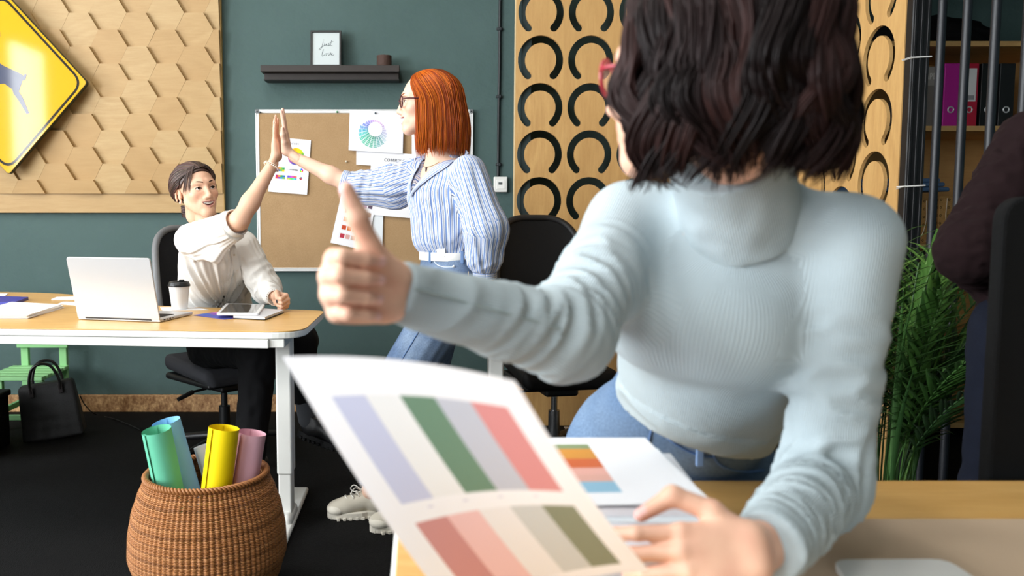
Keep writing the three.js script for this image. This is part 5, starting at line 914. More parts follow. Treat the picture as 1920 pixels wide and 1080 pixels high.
// bob hair: strands leave a parting, run over an ellipsoid and hang
function bobHair(F, o) {
  const r = rng(o.seed), S = strandSet(), E = o.radii, C = o.center ?? [0, 0.022, -0.02], tmp = new THREE.Vector3();
  const fr = (x, y, z) => tmp.set(x, y, z).applyMatrix4(F.mat).clone();
  for (let i = 0; i < o.count; i++) {
    const lock = Math.floor(r() * o.locks), lr = rng(lock * 13 + 5), ls = lr(), lp = lr(), s = o.lockSpread ? (ls < 0.5 ? -1 : 1) : r() < 0.5 ? -1 : 1, q = o.lockSpread ? clamp(lp + (r() - 0.5) * o.lockSpread) : r(), phi = mix(o.phi0, Math.PI, Math.pow(q, 0.9)), layer = o.lockSpread ? clamp(lr() * 0.8 + r() * 0.35) : r(), grow = 1 - o.depth * layer * layer, back = sstep(0, 1, (phi - o.phi0) / (Math.PI - o.phi0));
    const z0 = mix(0.72, -0.35, back) + (r() - 0.5) * 0.18, A = new THREE.Vector3(s * 0.03 + (o.partX ?? 0), 0.95, z0).normalize(), B = new THREE.Vector3(s * Math.sin(phi), o.eq ?? -0.12, Math.cos(phi)).normalize();
    const ph = lr() * 6.28 + (r() - 0.5) * 0.5, fr2 = o.freq * (0.8 + 0.4 * lr()), wa = o.wave * (0.5 + lr()), pts = [], n1 = o.n1 ?? 8, n2 = o.n2 ?? 12;
    const ang = A.angleTo(B), yEnd = o.yEnd + (r() - 0.3) * o.jag + 0.03 * layer + (o.frontDrop ?? 0) * (1 - back), ex = E[0] * grow, ey = E[1] * grow, ez = E[2] * grow;
    let last; const jx = (r() - 0.5) * 0.006, jz = (r() - 0.5) * 0.006;
    const disp = (p, amp) => { const y = C[1] - p[1], sw = Math.sin(ph + y * fr2) * amp, rd = Math.cos(ph * 1.7 + y * fr2 * 0.9) * amp * 0.7, ca = Math.cos(phi), sa = s * Math.sin(phi); return [p[0] + ca * sw * s + sa * rd, p[1], p[2] - sa * sw * s + ca * rd]; };
    for (let k = 0; k <= n1; k++) { const t = k / n1, w0 = Math.sin((1 - t) * ang) / Math.sin(ang), w1 = Math.sin(t * ang) / Math.sin(ang), d = A.clone().multiplyScalar(w0).addScaledVector(B, w1); last = [C[0] + d.x * ex + jx * t, C[1] + d.y * ey, C[2] + d.z * ez + jz * t]; pts.push(disp(last, wa * 0.6 * sstep(0.15, 1, t))); }
    const y0 = last[1], rx = last[0], rz = last[2] - C[2];
    for (let k = 1; k <= n2; k++) { const t = k / n2, m = 1 + (o.flare + (o.backFlare ?? 0) * back) * Math.sin(t * Math.PI * 0.6) - o.tuck * t * t * t; pts.push(disp([rx * m, mix(y0, yEnd, t), C[2] + rz * m + (o.frontFwd ?? 0) * (1 - back) ** 3 * Math.sin(t * 2.4)], wa * (0.6 + 0.5 * t))); }
    for (let q = 0; q < (o.smooth ?? 3); q++) { const c0 = pts.map((p) => p.slice()); for (let k = 1; k + 1 < pts.length; k++) for (let j = 0; j < 3; j++) pts[k][j] = c0[k][j] * 0.5 + (c0[k - 1][j] + c0[k + 1][j]) * 0.25; }
    const cc = o.colors[Math.floor(lr() * o.colors.length)], v = 0.75 + 0.5 * r();
    S.add(pts.map((p) => fr(...p)), o.r0 * (0.7 + 0.6 * r()), o.r0 * 0.6, cc.map((x) => x * v), o.sides ?? 3);
  }
  const capF = field([el([C[0], C[1], C[2]], [E[0] * 0.89, E[1] * 0.9, E[2] * 0.89])], [(x, y, z) => z - (0.012 + sstep(0.0, 0.085, y) * 0.12), (x, y, z) => -(y + 0.07)]);
  const cap = netMesh(capF, [-0.13, -0.1, -0.15], [0.13, 0.14, 0.13], 0.005); transformMesh(cap, F.mat);
  return hairGeo(cap, S, () => o.colors[0].map((x) => x * 0.7));
}
function transformMesh(m, mat) { const v = new THREE.Vector3(), nm = new THREE.Matrix3().getNormalMatrix(mat); for (let i = 0; i < m.pos.length; i += 3) { v.set(m.pos[i], m.pos[i + 1], m.pos[i + 2]).applyMatrix4(mat); m.pos[i] = v.x; m.pos[i + 1] = v.y; m.pos[i + 2] = v.z; v.set(m.nor[i], m.nor[i + 1], m.nor[i + 2]).applyMatrix3(nm).normalize(); m.nor[i] = v.x; m.nor[i + 1] = v.y; m.nor[i + 2] = v.z; } }
function glasses(parent, F, m, lensM, s = 1) {
  const o = [], lens = [], rim = (sx) => { const pts = []; for (let k = 0; k < 28; k++) { const a = k / 28 * 2 * Math.PI, ca = Math.cos(a), sa = Math.sin(a); pts.push([sx * 0.0335 + ca * 0.0255, -0.004 + sa * 0.0195 + (ca * sx > 0 && sa > 0 ? 0.003 : 0), 0.0985 - Math.abs(sx * 0.0335 + ca * 0.0255) * 0.16 + 0.002]); } return pts; };
  for (const sx of [-1, 1]) { const p = rim(sx); o.push(tube(p, 0.0021 * s, 56, 6, true)); const g = new THREE.CircleGeometry(0.0245, 28); g.scale(1, 0.78, 1).rotateY(sx * 0.16).translate(sx * 0.0335, -0.004, 0.0985 - 0.0335 * 0.16); lens.push(g); o.push(tube([[sx * 0.0595, 0.004, 0.0905], [sx * 0.073, 0.005, 0.075], [sx * 0.078, 0.003, 0.03], [sx * 0.08, 0.002, -0.02], [sx * 0.078, -0.012, -0.03]], 0.0022 * s, 24, 6)); }
  o.push(tube([[-0.009, 0.0, 0.0985], [0, 0.004, 0.1045], [0.009, 0.0, 0.0985]], 0.0018 * s, 10, 6));
  const g = part(parent, 'glasses', merge(o).applyMatrix4(F.mat), m); for (const l of lens) part(g, 'lens', l.applyMatrix4(F.mat), lensM);
}
const lensGlass = M('#ffffff', 0.02, { transmission: 1, thickness: 0, ior: 1.45 });
function shoe(parent, name, F, o) {                // F: toe along Z, y up, origin on the floor at mid foot
  const P = (x, y, z) => F.p(x, y, z), ax = [F.X.toArray(), F.Y.toArray(), F.Z.toArray()];
  const prims = [el(P(0, 0.04, 0.085), [0.042, 0.03, 0.05], 0.02, ax), rc(P(0, 0.045, 0.05), P(0, 0.07, -0.03), 0.036, 0.036, 0.03), rc(P(0, 0.05, -0.06), P(0, 0.06, -0.085), 0.036, 0.034, 0.03), rc(P(0, 0.06, -0.06), P(0, o.high, -0.065), 0.038, 0.041, 0.03)];
  const f = field(prims, [planeCut(P(0, 0.022, 0), P(0, -1, 0).map((v, i) => v - F.p(0, 0, 0)[i])), planeCut(P(0, o.high, 0), P(0, 1, 0.15).map((v, i) => v - F.p(0, 0, 0)[i]))]);
  const g = clothGeo(f, prims, 0.005, null, 0.01), s = part(parent, name, g, o.upper, o.label);
  const ol = []; for (let k = 0; k < 40; k++) { const a = k / 40 * 2 * Math.PI, c = Math.cos(a), sn = Math.sin(a); ol.push([sn * (c > 0 ? 0.047 : 0.04) * (1 - 0.12 * Math.exp(-((c + 0.15) ** 2) * 8)), c * 0.132 + 0.004]); }
  const sole = extrude(poly(ol), 0.03, 0.004).rotateX(-Math.PI / 2).scale(1, 1, -1); sole.computeVertexNormals(); 
  part(s, 'sole', sole.applyMatrix4(F.mat), o.sole);
  const tread = []; for (let k = -4; k <= 5; k++) for (const q of [-1, 1]) tread.push(box(0.016, 0.012, 0.012, q * 0.037 * (k === 5 ? 0.4 : k < -3 ? 0.7 : 1), 0.006, k * 0.0235, 0.002)); part(s, 'tread', merge(tread).applyMatrix4(F.mat), o.sole);
  if (o.cap) { const cp = [el(P(0, 0.036, 0.095), [0.0455, 0.027, 0.0425], 0.01, ax)]; part(s, 'toe_cap', clothGeo(field(cp, [planeCut(P(0, 0.05, 0.075), F.Z.clone().negate().addScaledVector(F.Y, 0.6).toArray()), planeCut(P(0, 0.022, 0), F.Y.clone().negate().toArray())]), [{ ...cp[0], uv: (x, y, z) => [x, y, 10] }], 0.004, null, 0.01), o.sole); }
  if (o.laces) { const lc = []; for (let k = 0; k < 5; k++) { const t = k / 4, y = mix(0.078, o.high - 0.005, t), z = mix(0.055, -0.028, t); lc.push(tube([P(-0.024, y - 0.006, z), P(0, y + 0.006, z + 0.012), P(0.024, y - 0.006, z)], 0.0026, 10, 5)); } for (const q of [-1, 1]) lc.push(tube([P(0, 0.1, 0.0), P(q * 0.018, 0.118, 0.03), P(q * 0.03, 0.1, 0.045), P(q * 0.012, 0.092, 0.025), P(0, 0.1, 0.005)], 0.0022, 20, 5)); part(s, 'laces', merge(lc), o.laces); }
  return s;
}

// ================================================================ standing woman with red hair
{
  const skinC = lin('#e6bda4'), o = person('standing woman with orange bob, glasses and striped blouse giving a high five', [0.02, 0, -3.17]);
  const R = [-0.5, 0, -0.866], Fw = [-0.866, 0, 0.5];
  const HF = frameOf([0.02, 1.573, -3.2], [-1, -0.03, 0.05], [0.02, 1, 0]);
  const SL = [0.168, 1.302, -3.07], EL = [0.23, 1.105, -3], WL = [0.23, 0.878, -3.05], SR = [0.015, 1.31, -3.34], ER = [-0.265, 1.264, -3.38], WR = [-0.531, 1.394, -3.43];
  const HL = [0.125, 0.865, -3.11], KL = [-0.116, 0.495, -3.05], AL = [-0.095, 0.108, -3.08], HR = [0.082, 0.847, -3.28], KR = [0, 0.461, -3.27], AR = [-0.189, 0.108, -3.18];
  const neck = [0.078, 1.378, -3.215];
  // body
  const trunk = loft([{ c: [0.105, 0.809, -3.2], r: R, a: 0.15, b: 0.1, q: 0.115 }, { c: [0.096, 1.004, -3.2], r: R, a: 0.11, b: 0.08, q: 0.08 }, { c: [0.092, 1.19, -3.21], r: R, a: 0.13, b: 0.1, q: 0.09 }, { c: [0.088, 1.299, -3.21], r: R, a: 0.14, b: 0.08, q: 0.08 }, { c: neck, r: R, a: 0.06, b: 0.05, q: 0.055 }], 0.04);
  const hr = hand(handFrame(WR, [-0.1, 1, 0.02], [-1, -0.1, 0.05], 1, ER), FLATHAND, 0.95), hl = hand(handFrame([WL[0], 0.802, -3.07], [0.35, -0.1, -0.92], [0.05, -1, 0.1], -1, WL), FLATHAND, 0.95);
  const limbs = [rc(SL, EL, 0.05, 0.04, 0.03), rc(EL, WL, 0.04, 0.027, 0.02), rc(WL, [WL[0], 0.80, -3.07], 0.026, 0.022, 0.02), rc(SR, ER, 0.048, 0.04, 0.03), rc(ER, [mix(ER[0], WR[0], 0.35), mix(ER[1], WR[1], 0.35), mix(ER[2], WR[2], 0.35)], 0.036, 0.034, 0.02), rc([mix(ER[0], WR[0], 0.35), mix(ER[1], WR[1], 0.35), mix(ER[2], WR[2], 0.35)], [mix(ER[0], WR[0], 0.92), mix(ER[1], WR[1], 0.92), mix(ER[2], WR[2], 0.92)], 0.034, 0.022, 0.02), rc(HL, KL, 0.085, 0.06, 0.04), rc(KL, AL, 0.055, 0.04, 0.03), rc(HR, KR, 0.085, 0.06, 0.04), rc(KR, AR, 0.055, 0.04, 0.03), rc(neck, HF.p(0, -0.07, -0.03), 0.05, 0.047, 0.04)];
  const all = [trunk, ...limbs], bf = field(all), skin = (x, y, z) => { const n = 1 + 0.04 * n3(x * 25, y * 25, z * 25); return skinC.map((c) => c * n); };
  const hm = (h, cut) => { const [lo, hi] = bounds(h.prims, 0.01); return { m: netMesh(field(h.prims), lo, hi, 0.0032), color: nailColor(h.nails, lin('#d99a92'), skin) }; };
  const bl = bounds(all, 0.02), ho = { smile: 1, mouth: 0.0085, eye: 0.0032, lip: lin('#cf8d86'), gaze: [0, -0.05], neckTo: [0.0, -0.1, -0.042] }, head = buildHead(HF, ho, skinC);
  part(o, 'body', skinGeo([{ m: netMesh(bf, bl[0], bl[1], 0.011), color: skin }, head, hm(hr), hm(hl)]), SKINMAT());
  faceParts(o, HF, { ...ho, brow: '#7a3a1c', iris: '#4a3a2a' });
  // hair
  const reds = ['#b2500f', '#9c4008', '#c46414', '#8a3406', '#b95a10'].map(lin);
  part(o, 'hair', bobHair(HF, { seed: 4, count: 3000, phi0: 0.94, radii: [0.09, 0.095, 0.116], center: [0, 0.022, -0.024], depth: 0.2, locks: 90, eq: -0.15, yEnd: -0.2, jag: 0.045, wave: 0.0022, freq: 16, flare: 0.08, backFlare: 0.12, tuck: 0.1, smooth: 4, r0: 0.0019, colors: reds, frontDrop: -0.0 }), HAIRMAT(0.38, 0.45), 'straight orange-red bob');
  glasses(o, HF, M('#4a1420', 0.25), lensGlass, 1.15);
  // striped blouse
  const stripe = dataTex(128, (x) => { const u = (x * 2) % 1, sel = x < 0.5; let c = [0.9, 0.91, 0.94]; if (u < 0.36) c = sel ? [0.47, 0.57, 0.76] : [0.42, 0.52, 0.72]; else if (u > 0.56 && u < 0.68) c = [0.34, 0.37, 0.47]; else if (u > 0.8 && u < 0.88) c = [0.5, 0.54, 0.66]; return c; }, true, 4);
  const blouseMat = M('#ffffff', 0.75, { map: rep(stripe, 1 / 0.026, 1 / 0.026) });
  const bt = loft([{ c: [0.096, 1.014, -3.2], r: R, a: 0.118, b: 0.092, q: 0.09 }, { c: [0.096, 1.056, -3.2], r: R, a: 0.142, b: 0.118, q: 0.115 }, { c: [0.094, 1.15, -3.2], r: R, a: 0.15, b: 0.128, q: 0.12 }, { c: [0.088, 1.236, -3.205], r: R, a: 0.152, b: 0.132, q: 0.112 }, { c: [0.084, 1.303, -3.21], r: R, a: 0.15, b: 0.1, q: 0.095 }, { c: [0.078, 1.353, -3.215], r: R, a: 0.085, b: 0.07, q: 0.068 }], 0.03);
  const CL = [0.226, 0.957, -3.03], GL = [0.225, 1.011, -3.02], CR = [-0.29, 1.278, -3.385], GR = [-0.239, 1.266, -3.38];
  const sl = [rc(SL, EL, 0.068, 0.074, 0.035), rc(EL, GL, 0.074, 0.066, 0.03), rc(GL, [CL[0], CL[1] + 0.005, CL[2]], 0.06, 0.044, 0.02), rc(SR, [mix(SR[0], GR[0], 0.45), mix(SR[1], GR[1], 0.45) - 0.028, mix(SR[2], GR[2], 0.45)], 0.07, 0.082, 0.035), rc([mix(SR[0], GR[0], 0.45), mix(SR[1], GR[1], 0.45) - 0.028, mix(SR[2], GR[2], 0.45)], [GR[0], GR[1] - 0.012, GR[2]], 0.08, 0.064, 0.03), rc([GR[0], GR[1], GR[2]], CR, 0.058, 0.046, 0.02)];
  const apex = [0.019, 1.232, -3.1][1], nk = V(neck), uOf = (x, y, z) => (x - nk.x) * R[0] + (z - nk.z) * R[2], vOf = (x, y, z) => (x - nk.x) * Fw[0] + (z - nk.z) * Fw[2];
  const vw = (y) => Math.min(0.092, Math.max(0, (y - apex) * 0.8)), vcut = (x, y, z) => (y < apex || vOf(x, y, z) < 0.012 ? -1 : Math.min(vw(y) - Math.abs(uOf(x, y, z)), vOf(x, y, z) - 0.012));
  const folds = [longFolds(SL, CL, 3.2, 0.007, 3), longFolds(CR, SR, 3.4, 0.008, 9), crossFolds(SR, CR, 26, 0.004, 2, [0.2, 0.9]), crossFolds(SL, CL, 18, 0.003, 7, [0.6, 1]), longFolds([0.096, 1.02, -3.2], [0.087, 1.279, -3.2], 5, 0.0055, 21, [0, 0.9])];
  const bump = (x, y, z) => { let s = 0; for (const f of folds) s += f(x, y, z); return s; };
  const bp = [bt, ...sl], dirL = [CL[0] - GL[0], CL[1] - GL[1], CL[2] - GL[2]], dirR = [CR[0] - GR[0], CR[1] - GR[1], CR[2] - GR[2]];
  const near = (c, r, pc) => (x, y, z) => (Math.hypot(x - c[0], y - c[1], z - c[2]) < r ? pc(x, y, z) : -1);
  const blouseF = field(bp, [vcut, near(CL, 0.12, planeCut(CL, dirL)), near(CR, 0.12, planeCut(CR, dirR)), planeCut([0.096, 1.012, -3.2], [0, -1, 0])].map((c, i) => (i === 3 ? (x, y, z) => (Math.hypot(x - 0.09, z + 3.2) < 0.135 ? c(x, y, z) : -1) : c)), bump);
  const bl2 = part(o, 'blouse', clothGeo(blouseF, bp, 0.007), blouseMat, 'white blouse with blue vertical stripes and puffed sleeves');
  for (const [c, d, rr] of [[CL, dirL, 0.041], [CR, dirR, 0.045]]) { const D = V(d).normalize(), X = new THREE.Vector3(0, 0, 1).cross(D).normalize(); part(bl2, 'cuff', band(V(c).addScaledVector(D, 0.008).toArray(), X.toArray(), D.toArray(), rr, rr, rr, 0.03, 0.004), blouseMat); }
  // collar laid along the neckline
  for (const s of [-1, 1]) {
    const rows = []; for (let k = 0; k <= 12; k++) { const t = k / 12, y = mix(apex - 0.01, neck[1] + 0.012, t), wi = vw(Math.max(y, apex)) * 0.98, wd = mix(0.01, 0.04, Math.sin(Math.min(1, t * 1.15) * Math.PI * 0.5)); const row = []; for (let j = 0; j <= 4; j++) { const u = s * (wi + j / 4 * wd), o3 = [nk.x + R[0] * u + Fw[0] * 0.3, y - j / 4 * 0.02 * t, nk.z + R[2] * u + Fw[2] * 0.3], q = onSurface(field(bp, [], bump), o3, [-Fw[0], 0, -Fw[2]], 0.34); row.push([q[0] + Fw[0] * (0.006 + 0.006 * Math.sin(j / 4 * 3.14)), q[1] + (j === 0 ? 0.003 : 0), q[2] + Fw[2] * (0.006 + 0.006 * Math.sin(j / 4 * 3.14))]); } rows.push(row); }
    part(bl2, 'collar', ribbonGeo(rows, 0.003, () => Fw), blouseMat);
  }
  // necklace
  { const rows = []; for (let k = 0; k <= 16; k++) { const a = (k / 16 - 0.5) * 2.1, u = Math.sin(a) * 0.07, y = neck[1] + 0.008 - 0.055 * Math.cos(a * 0.75) ; const q = onSurface(bf, [nk.x + R[0] * u + Fw[0] * 0.25, y, nk.z + R[2] * u + Fw[2] * 0.25], [-Fw[0], 0, -Fw[2]], 0.3); rows.push([q[0] + Fw[0] * 0.002, q[1], q[2] + Fw[2] * 0.002]); } const n = part(o, 'necklace', tube(rows, 0.0011, 40, 5), M('#b9a58a', 0.3, { metalness: 0.8 })); const m = rows[8]; part(n, 'pendant', box(0.007, 0.016, 0.003, m[0] + Fw[0] * 0.002, m[1] - 0.009, m[2] + 0.002, 0.001), M('#3a3a3e', 0.3)); }
  // jeans, belt
  const jl = [loft([{ c: [0.107, 0.803, -3.2], r: R, a: 0.16, b: 0.112, q: 0.125 }, { c: [0.102, 0.88, -3.2], r: R, a: 0.152, b: 0.108, q: 0.12 }, { c: [0.096, 1.008, -3.2], r: R, a: 0.116, b: 0.088, q: 0.088 }], 0.05), rc(HL, KL, 0.102, 0.082, 0.05), rc(KL, AL, 0.08, 0.064, 0.04), rc(HR, KR, 0.1, 0.08, 0.05), rc(KR, AR, 0.078, 0.062, 0.04)];
  const jb = [crossFolds(HL, KL, 14, 0.004, 31, [0, 0.35]), crossFolds(KL, AL, 16, 0.005, 33, [0.55, 1]), longFolds(HL, KL, 1.6, 0.004, 35), crossFolds(HR, KR, 14, 0.004, 37, [0, 0.4])];
  const denim = (base, fade) => (x, y, z) => { const t = clamp(0.5 + 0.5 * n3(x * 5, y * 4, z * 5) + 0.25 * n3(x * 22, y * 22, z * 22)); return base.map((c, i) => mix(c, fade[i], t)); };
  const topJ = [0.096, 1.02, -3.2][1];
  const jeansF = field(jl, [planeCut([0, topJ, 0], [0, 1, 0]), near(AL, 0.14, planeCut(AL, [AL[0] - KL[0], AL[1] - KL[1], AL[2] - KL[2]])), near(AR, 0.14, planeCut(AR, [AR[0] - KR[0], AR[1] - KR[1], AR[2] - KR[2]]))], (x, y, z) => { let s = 0; for (const f of jb) s += f(x, y, z); return s; });
  const jn = part(o, 'jeans', clothGeo(jeansF, jl, 0.009, denim(lin('#667fa4'), lin('#93a9c6'))), M('#ffffff', 0.85, { vertexColors: true, map: rep(denimTex, 12, 12), bumpMap: rep(denimTex, 12, 12), bumpScale: 0.0006 }), 'washed blue jeans');
  // side seam, pocket, rivet
  const viewIn = (px, py) => { };
  const onJ = (a) => { const q = onSurface(jeansF, a, [0.1, 0, -0.995], 0.5); return [q[0], q[1], q[2] + 0.001]; };
  part(jn, 'side_seam', tube([[0.075, 0.899, -2.9], [0.04, 0.835, -2.9], [0, 0.776, -2.9], [-0.04, 0.709, -2.9], [-0.083, 0.635, -2.9], [-0.099, 0.594, -2.9]].map(onJ), 0.0022, 40, 5), M('#4d678f', 0.9));
  part(jn, 'pocket_edge', tube([[0.018, 1.01, -2.9], [0.029, 0.981, -2.9], [0.058, 0.968, -2.9], [0.102, 0.968, -2.9]].map(onJ), 0.002, 30, 5), M('#c9d2e0', 0.8)); part(jn, 'rivet', new THREE.SphereGeometry(0.0055, 12, 8).translate(...onJ([0.1, 0.97, -2.9])), alu);
  part(jn, 'back_pocket', tube([[0.153, 0.952, -2.9], [0.155, 0.899, -2.9], [0.188, 0.899, -2.9]].map(onJ), 0.0018, 20, 5), M('#c9b89a', 0.8));
  const bc = [0.096, 1.002, -3.2], belt = part(o, 'belt', band(bc, R, [0, 1, 0], 0.122, 0.095, 0.095, 0.03, 0.005), M('#e6e4dd', 0.5), 'white leather belt');
  const bk = onSurface(field(jl), [0.051, 1.021, -2.9], [0.1, 0, -0.995], 0.5); part(belt, 'buckle', box(0.034, 0.036, 0.006, bk[0], bk[1], bk[2] + 0.013, 0.003, [0, -0.55, 0]), M('#f0efea', 0.35));
  for (const px of [801, 866]) { const q = onSurface(field(jl), [(px - 790) / 1600 * 2.9, bc[1], -2.9], [0.05, 0, -1], 0.5); part(jn, 'belt_loop', box(0.011, 0.045, 0.006, q[0], q[1], q[2] + 0.013, 0.002), M('#6d88b0', 0.9)); }
  // boots
  const canvas = M('#c9c2b2', 0.85, { bumpMap: rep(weave, 30, 30), bumpScale: 0.0006 }), sole = M('#d8d2c4', 0.6), lace = M('#d9d6cd', 0.8);
  shoe(o, 'boot', frameOf([-0.225, 0, -3.19], [-1, 0, 0.12], [0, 1, 0]), { high: 0.115, upper: canvas, sole, laces: lace, cap: true });
  shoe(o, 'boot', frameOf([-0.059, 0, -3.069], [-1, 0, 0.3], [0, 1, 0]), { high: 0.115, upper: canvas, sole, laces: lace, cap: true });
  settle(o);
}

// ================================================================ seated woman in the white shirt
{
  const skinC = lin('#e2b497'), o = person('seated woman in white shirt with tied brown hair raising her hand', [-0.9, 0, -3.82]);
  const Fw = [0.5, 0, 0.866], R = [-0.866, 0, 0.5];
  const HF = frameOf([-0.942, 1.254, -3.6], [0.64, 0.13, 0.76], [-0.2, 0.97, -0.08]);
  const SR = [-0.954, 1.049, -3.52], ER = [-0.71, 1.13, -3.34], WR = [-0.581, 1.373, -3.43], SL = [-0.764, 1.015, -3.68], EL = [-0.668, 0.831, -3.67], WL = [-0.603, 0.812, -3.5];
  const HR = [-0.95, 0.57, -3.80], KR = [-0.66, 0.60, -3.42], AR = [-0.69, 0.12, -3.34], HL = [-0.82, 0.57, -3.93], KL = [-0.53, 0.60, -3.68], AL = [-0.501, 0.321, -3.62];
  const neck = [-0.885, 1.106, -3.62];
  const trunk = loft([{ c: [-0.885, 0.56, -3.87], r: R, a: 0.165, b: 0.12, q: 0.12 }, { c: [-0.925, 0.734, -3.85], r: R, a: 0.115, b: 0.07, q: 0.085 }, { c: [-0.898, 0.924, -3.735], r: R, a: 0.125, b: 0.085, q: 0.09 }, { c: [-0.871, 1.045, -3.62], r: R, a: 0.14, b: 0.085, q: 0.08 }, { c: neck, r: R, a: 0.058, b: 0.05, q: 0.052 }], 0.04);
  const hr = hand(handFrame(WR, [0.0, 1, 0.0], [1, 0.04, 0.05], 1, ER), FLATHAND, 0.93), hl = hand(handFrame(WL, [0.75, -0.12, 0.65], [-0.55, -0.25, 0.7], -1, EL), FIST, 0.92);
  const fa = [mix(ER[0], WR[0], 0.3), mix(ER[1], WR[1], 0.3), mix(ER[2], WR[2], 0.3)];
  const all = [trunk, rc(SR, ER, 0.046, 0.037, 0.03), rc(ER, fa, 0.036, 0.036, 0.02), rc(fa, [mix(ER[0], WR[0], 0.93), mix(ER[1], WR[1], 0.93), mix(ER[2], WR[2], 0.93)], 0.036, 0.023, 0.02), rc(SL, EL, 0.048, 0.04, 0.03), rc(EL, [mix(EL[0], WL[0], 0.9), mix(EL[1], WL[1], 0.9), mix(EL[2], WL[2], 0.9)], 0.036, 0.022, 0.02), rc(HR, KR, 0.08, 0.058, 0.04), rc(KR, AR, 0.052, 0.036, 0.03), rc(HL, KL, 0.08, 0.058, 0.04), rc(KL, AL, 0.052, 0.033, 0.03), rc(neck, HF.p(0, -0.07, -0.03), 0.046, 0.043, 0.04)];
  const bf = field(all), skin = (x, y, z) => { const n = 1 + 0.04 * n3(x * 25, y * 25, z * 25); return skinC.map((c) => c * n); }, bl = bounds(all, 0.02);
  const hm = (h) => { const [lo, hi] = bounds(h.prims, 0.01); return { m: netMesh(field(h.prims), lo, hi, 0.003), color: nailColor(h.nails, lin('#1a1418'), skin) }; };
  const ho = { smile: 1, mouth: 0.0078, eye: 0.005, lip: lin('#d0958a'), gaze: [0.12, 0.12], neckTo: [0, -0.1, -0.042] }, head = buildHead(HF, { ...ho, cell: 0.0026 }, skinC);
  part(o, 'body', skinGeo([{ m: netMesh(bf, bl[0], bl[1], 0.011), color: skin }, head, hm(hr), hm(hl)]), SKINMAT());
  faceParts(o, HF, { ...ho, brow: '#2a1a14', iris: '#2a1c14' });
  // hair drawn back to a low knot
  {
    const S = strandSet(), r = rng(77), E = [0.083, 0.093, 0.108], C = [0, 0.024, -0.016], K = new THREE.Vector3(0, -0.62, -0.95).normalize(), cols = ['#5a443c', '#48342e', '#665048', '#3c2b26'].map(lin);
    const line = (d) => d.z < 0.28 + 0.5 * sstep(0.1, 0.7, d.y);            // scalp behind the hairline
    for (let i = 0; i < 2600; i++) {
      let d; do { d = new THREE.Vector3(r() * 2 - 1, r() * 1.5 - 0.5, r() * 2 - 1).normalize(); } while (!line(d) || (i > 1700 && line(new THREE.Vector3(d.x, d.y, d.z + 0.1))) || d.y < -0.45 || (Math.abs(d.x) > 0.8 && d.y < 0.02 && d.z > -0.2));
      const ang = d.angleTo(K), pts = [], g = 1 + 0.03 * r(), w = (r() - 0.5) * 0.02; if (ang < 0.15) continue;
      for (let k = 0; k <= 11; k++) { const t = k / 11, q = d.clone().multiplyScalar(Math.sin((1 - t) * ang) / Math.sin(ang)).addScaledVector(K, Math.sin(t * ang) / Math.sin(ang)), lift = g + 0.075 * Math.sin(t * Math.PI); pts.push(new THREE.Vector3(C[0] + q.x * E[0] * lift + w * t * (1 - t) * 4, C[1] + q.y * E[1] * lift, C[2] + q.z * E[2] * lift).applyMatrix4(HF.mat)); }
      S.add(pts, 0.0016, 0.0012, cols[Math.floor(r() * 4)].map((x) => x * (0.8 + 0.4 * r())), 3);
    }
    for (let i = 0; i < 260; i++) { // knot
      const a0 = r() * 6.28, pts = [], rr = 0.012 + 0.016 * r(), yy = (r() - 0.5) * 0.05; for (let k = 0; k <= 10; k++) { const a = a0 + k * 0.35; pts.push(new THREE.Vector3(Math.cos(a) * rr, -0.072 + yy + 0.004 * Math.sin(a * 2), -0.118 + Math.sin(a) * rr * 0.9).applyMatrix4(HF.mat)); } S.add(pts, 0.0018, 0.0012, cols[Math.floor(r() * 4)].map((x) => x * (0.7 + 0.4 * r())), 3);
    }
    for (let i = 0; i < 46; i++) { // loose fringe at the temples
      const s = i < 34 ? -1 : 1, t0 = r(), p0 = [s * mix(0.02, 0.05, t0), 0.1 - 0.012 * t0, 0.062 - 0.01 * t0], p1 = [s * mix(0.05, 0.072, t0), 0.055, 0.078 - 0.035 * t0], p2 = [s * mix(0.062, 0.075, t0), 0.0 - 0.02 * r(), 0.064 - 0.05 * t0], pts = [];
      for (let k = 0; k <= 9; k++) { const t = k / 9, q = 1 - t; pts.push(new THREE.Vector3(...[0, 1, 2].map((j) => q * q * p0[j] + 2 * q * t * p1[j] * 1.02 + t * t * p2[j])).applyMatrix4(HF.mat)); } S.add(pts, 0.0011, 0.0007, cols[i % 4], 3);
    }
    const capF = field([el(C, [0.081, 0.0905, 0.1055]), el([0, -0.072, -0.118], [0.024, 0.03, 0.02], 0.01), el([0, 0.05, -0.03], [0.072, 0.072, 0.085], 0.02)], [(x, y, z) => (z > -0.09 ? z - (0.006 + sstep(0.0, 0.1, y) * 0.08) : -1), (x, y, z) => (z > -0.09 ? -(y + 0.055) : -1), (x, y, z) => 0.03 - Math.hypot(y + 0.014, (z + 0.006) * 1.2) - (Math.abs(x) < 0.05 ? 1 : 0)]);
    const cap = netMesh(capF, [-0.1, -0.12, -0.15], [0.1, 0.13, 0.11], 0.004); transformMesh(cap, HF.mat);
    part(o, 'hair', hairGeo(cap, S, () => cols[1]), HAIRMAT(0.42), 'brown hair tied in a low knot');
    const er = part(o, 'earring', new THREE.SphereGeometry(0.0042, 12, 8).translate(-0.08, -0.044, -0.008).applyMatrix4(HF.mat), M('#e8e2d8', 0.2));
  }
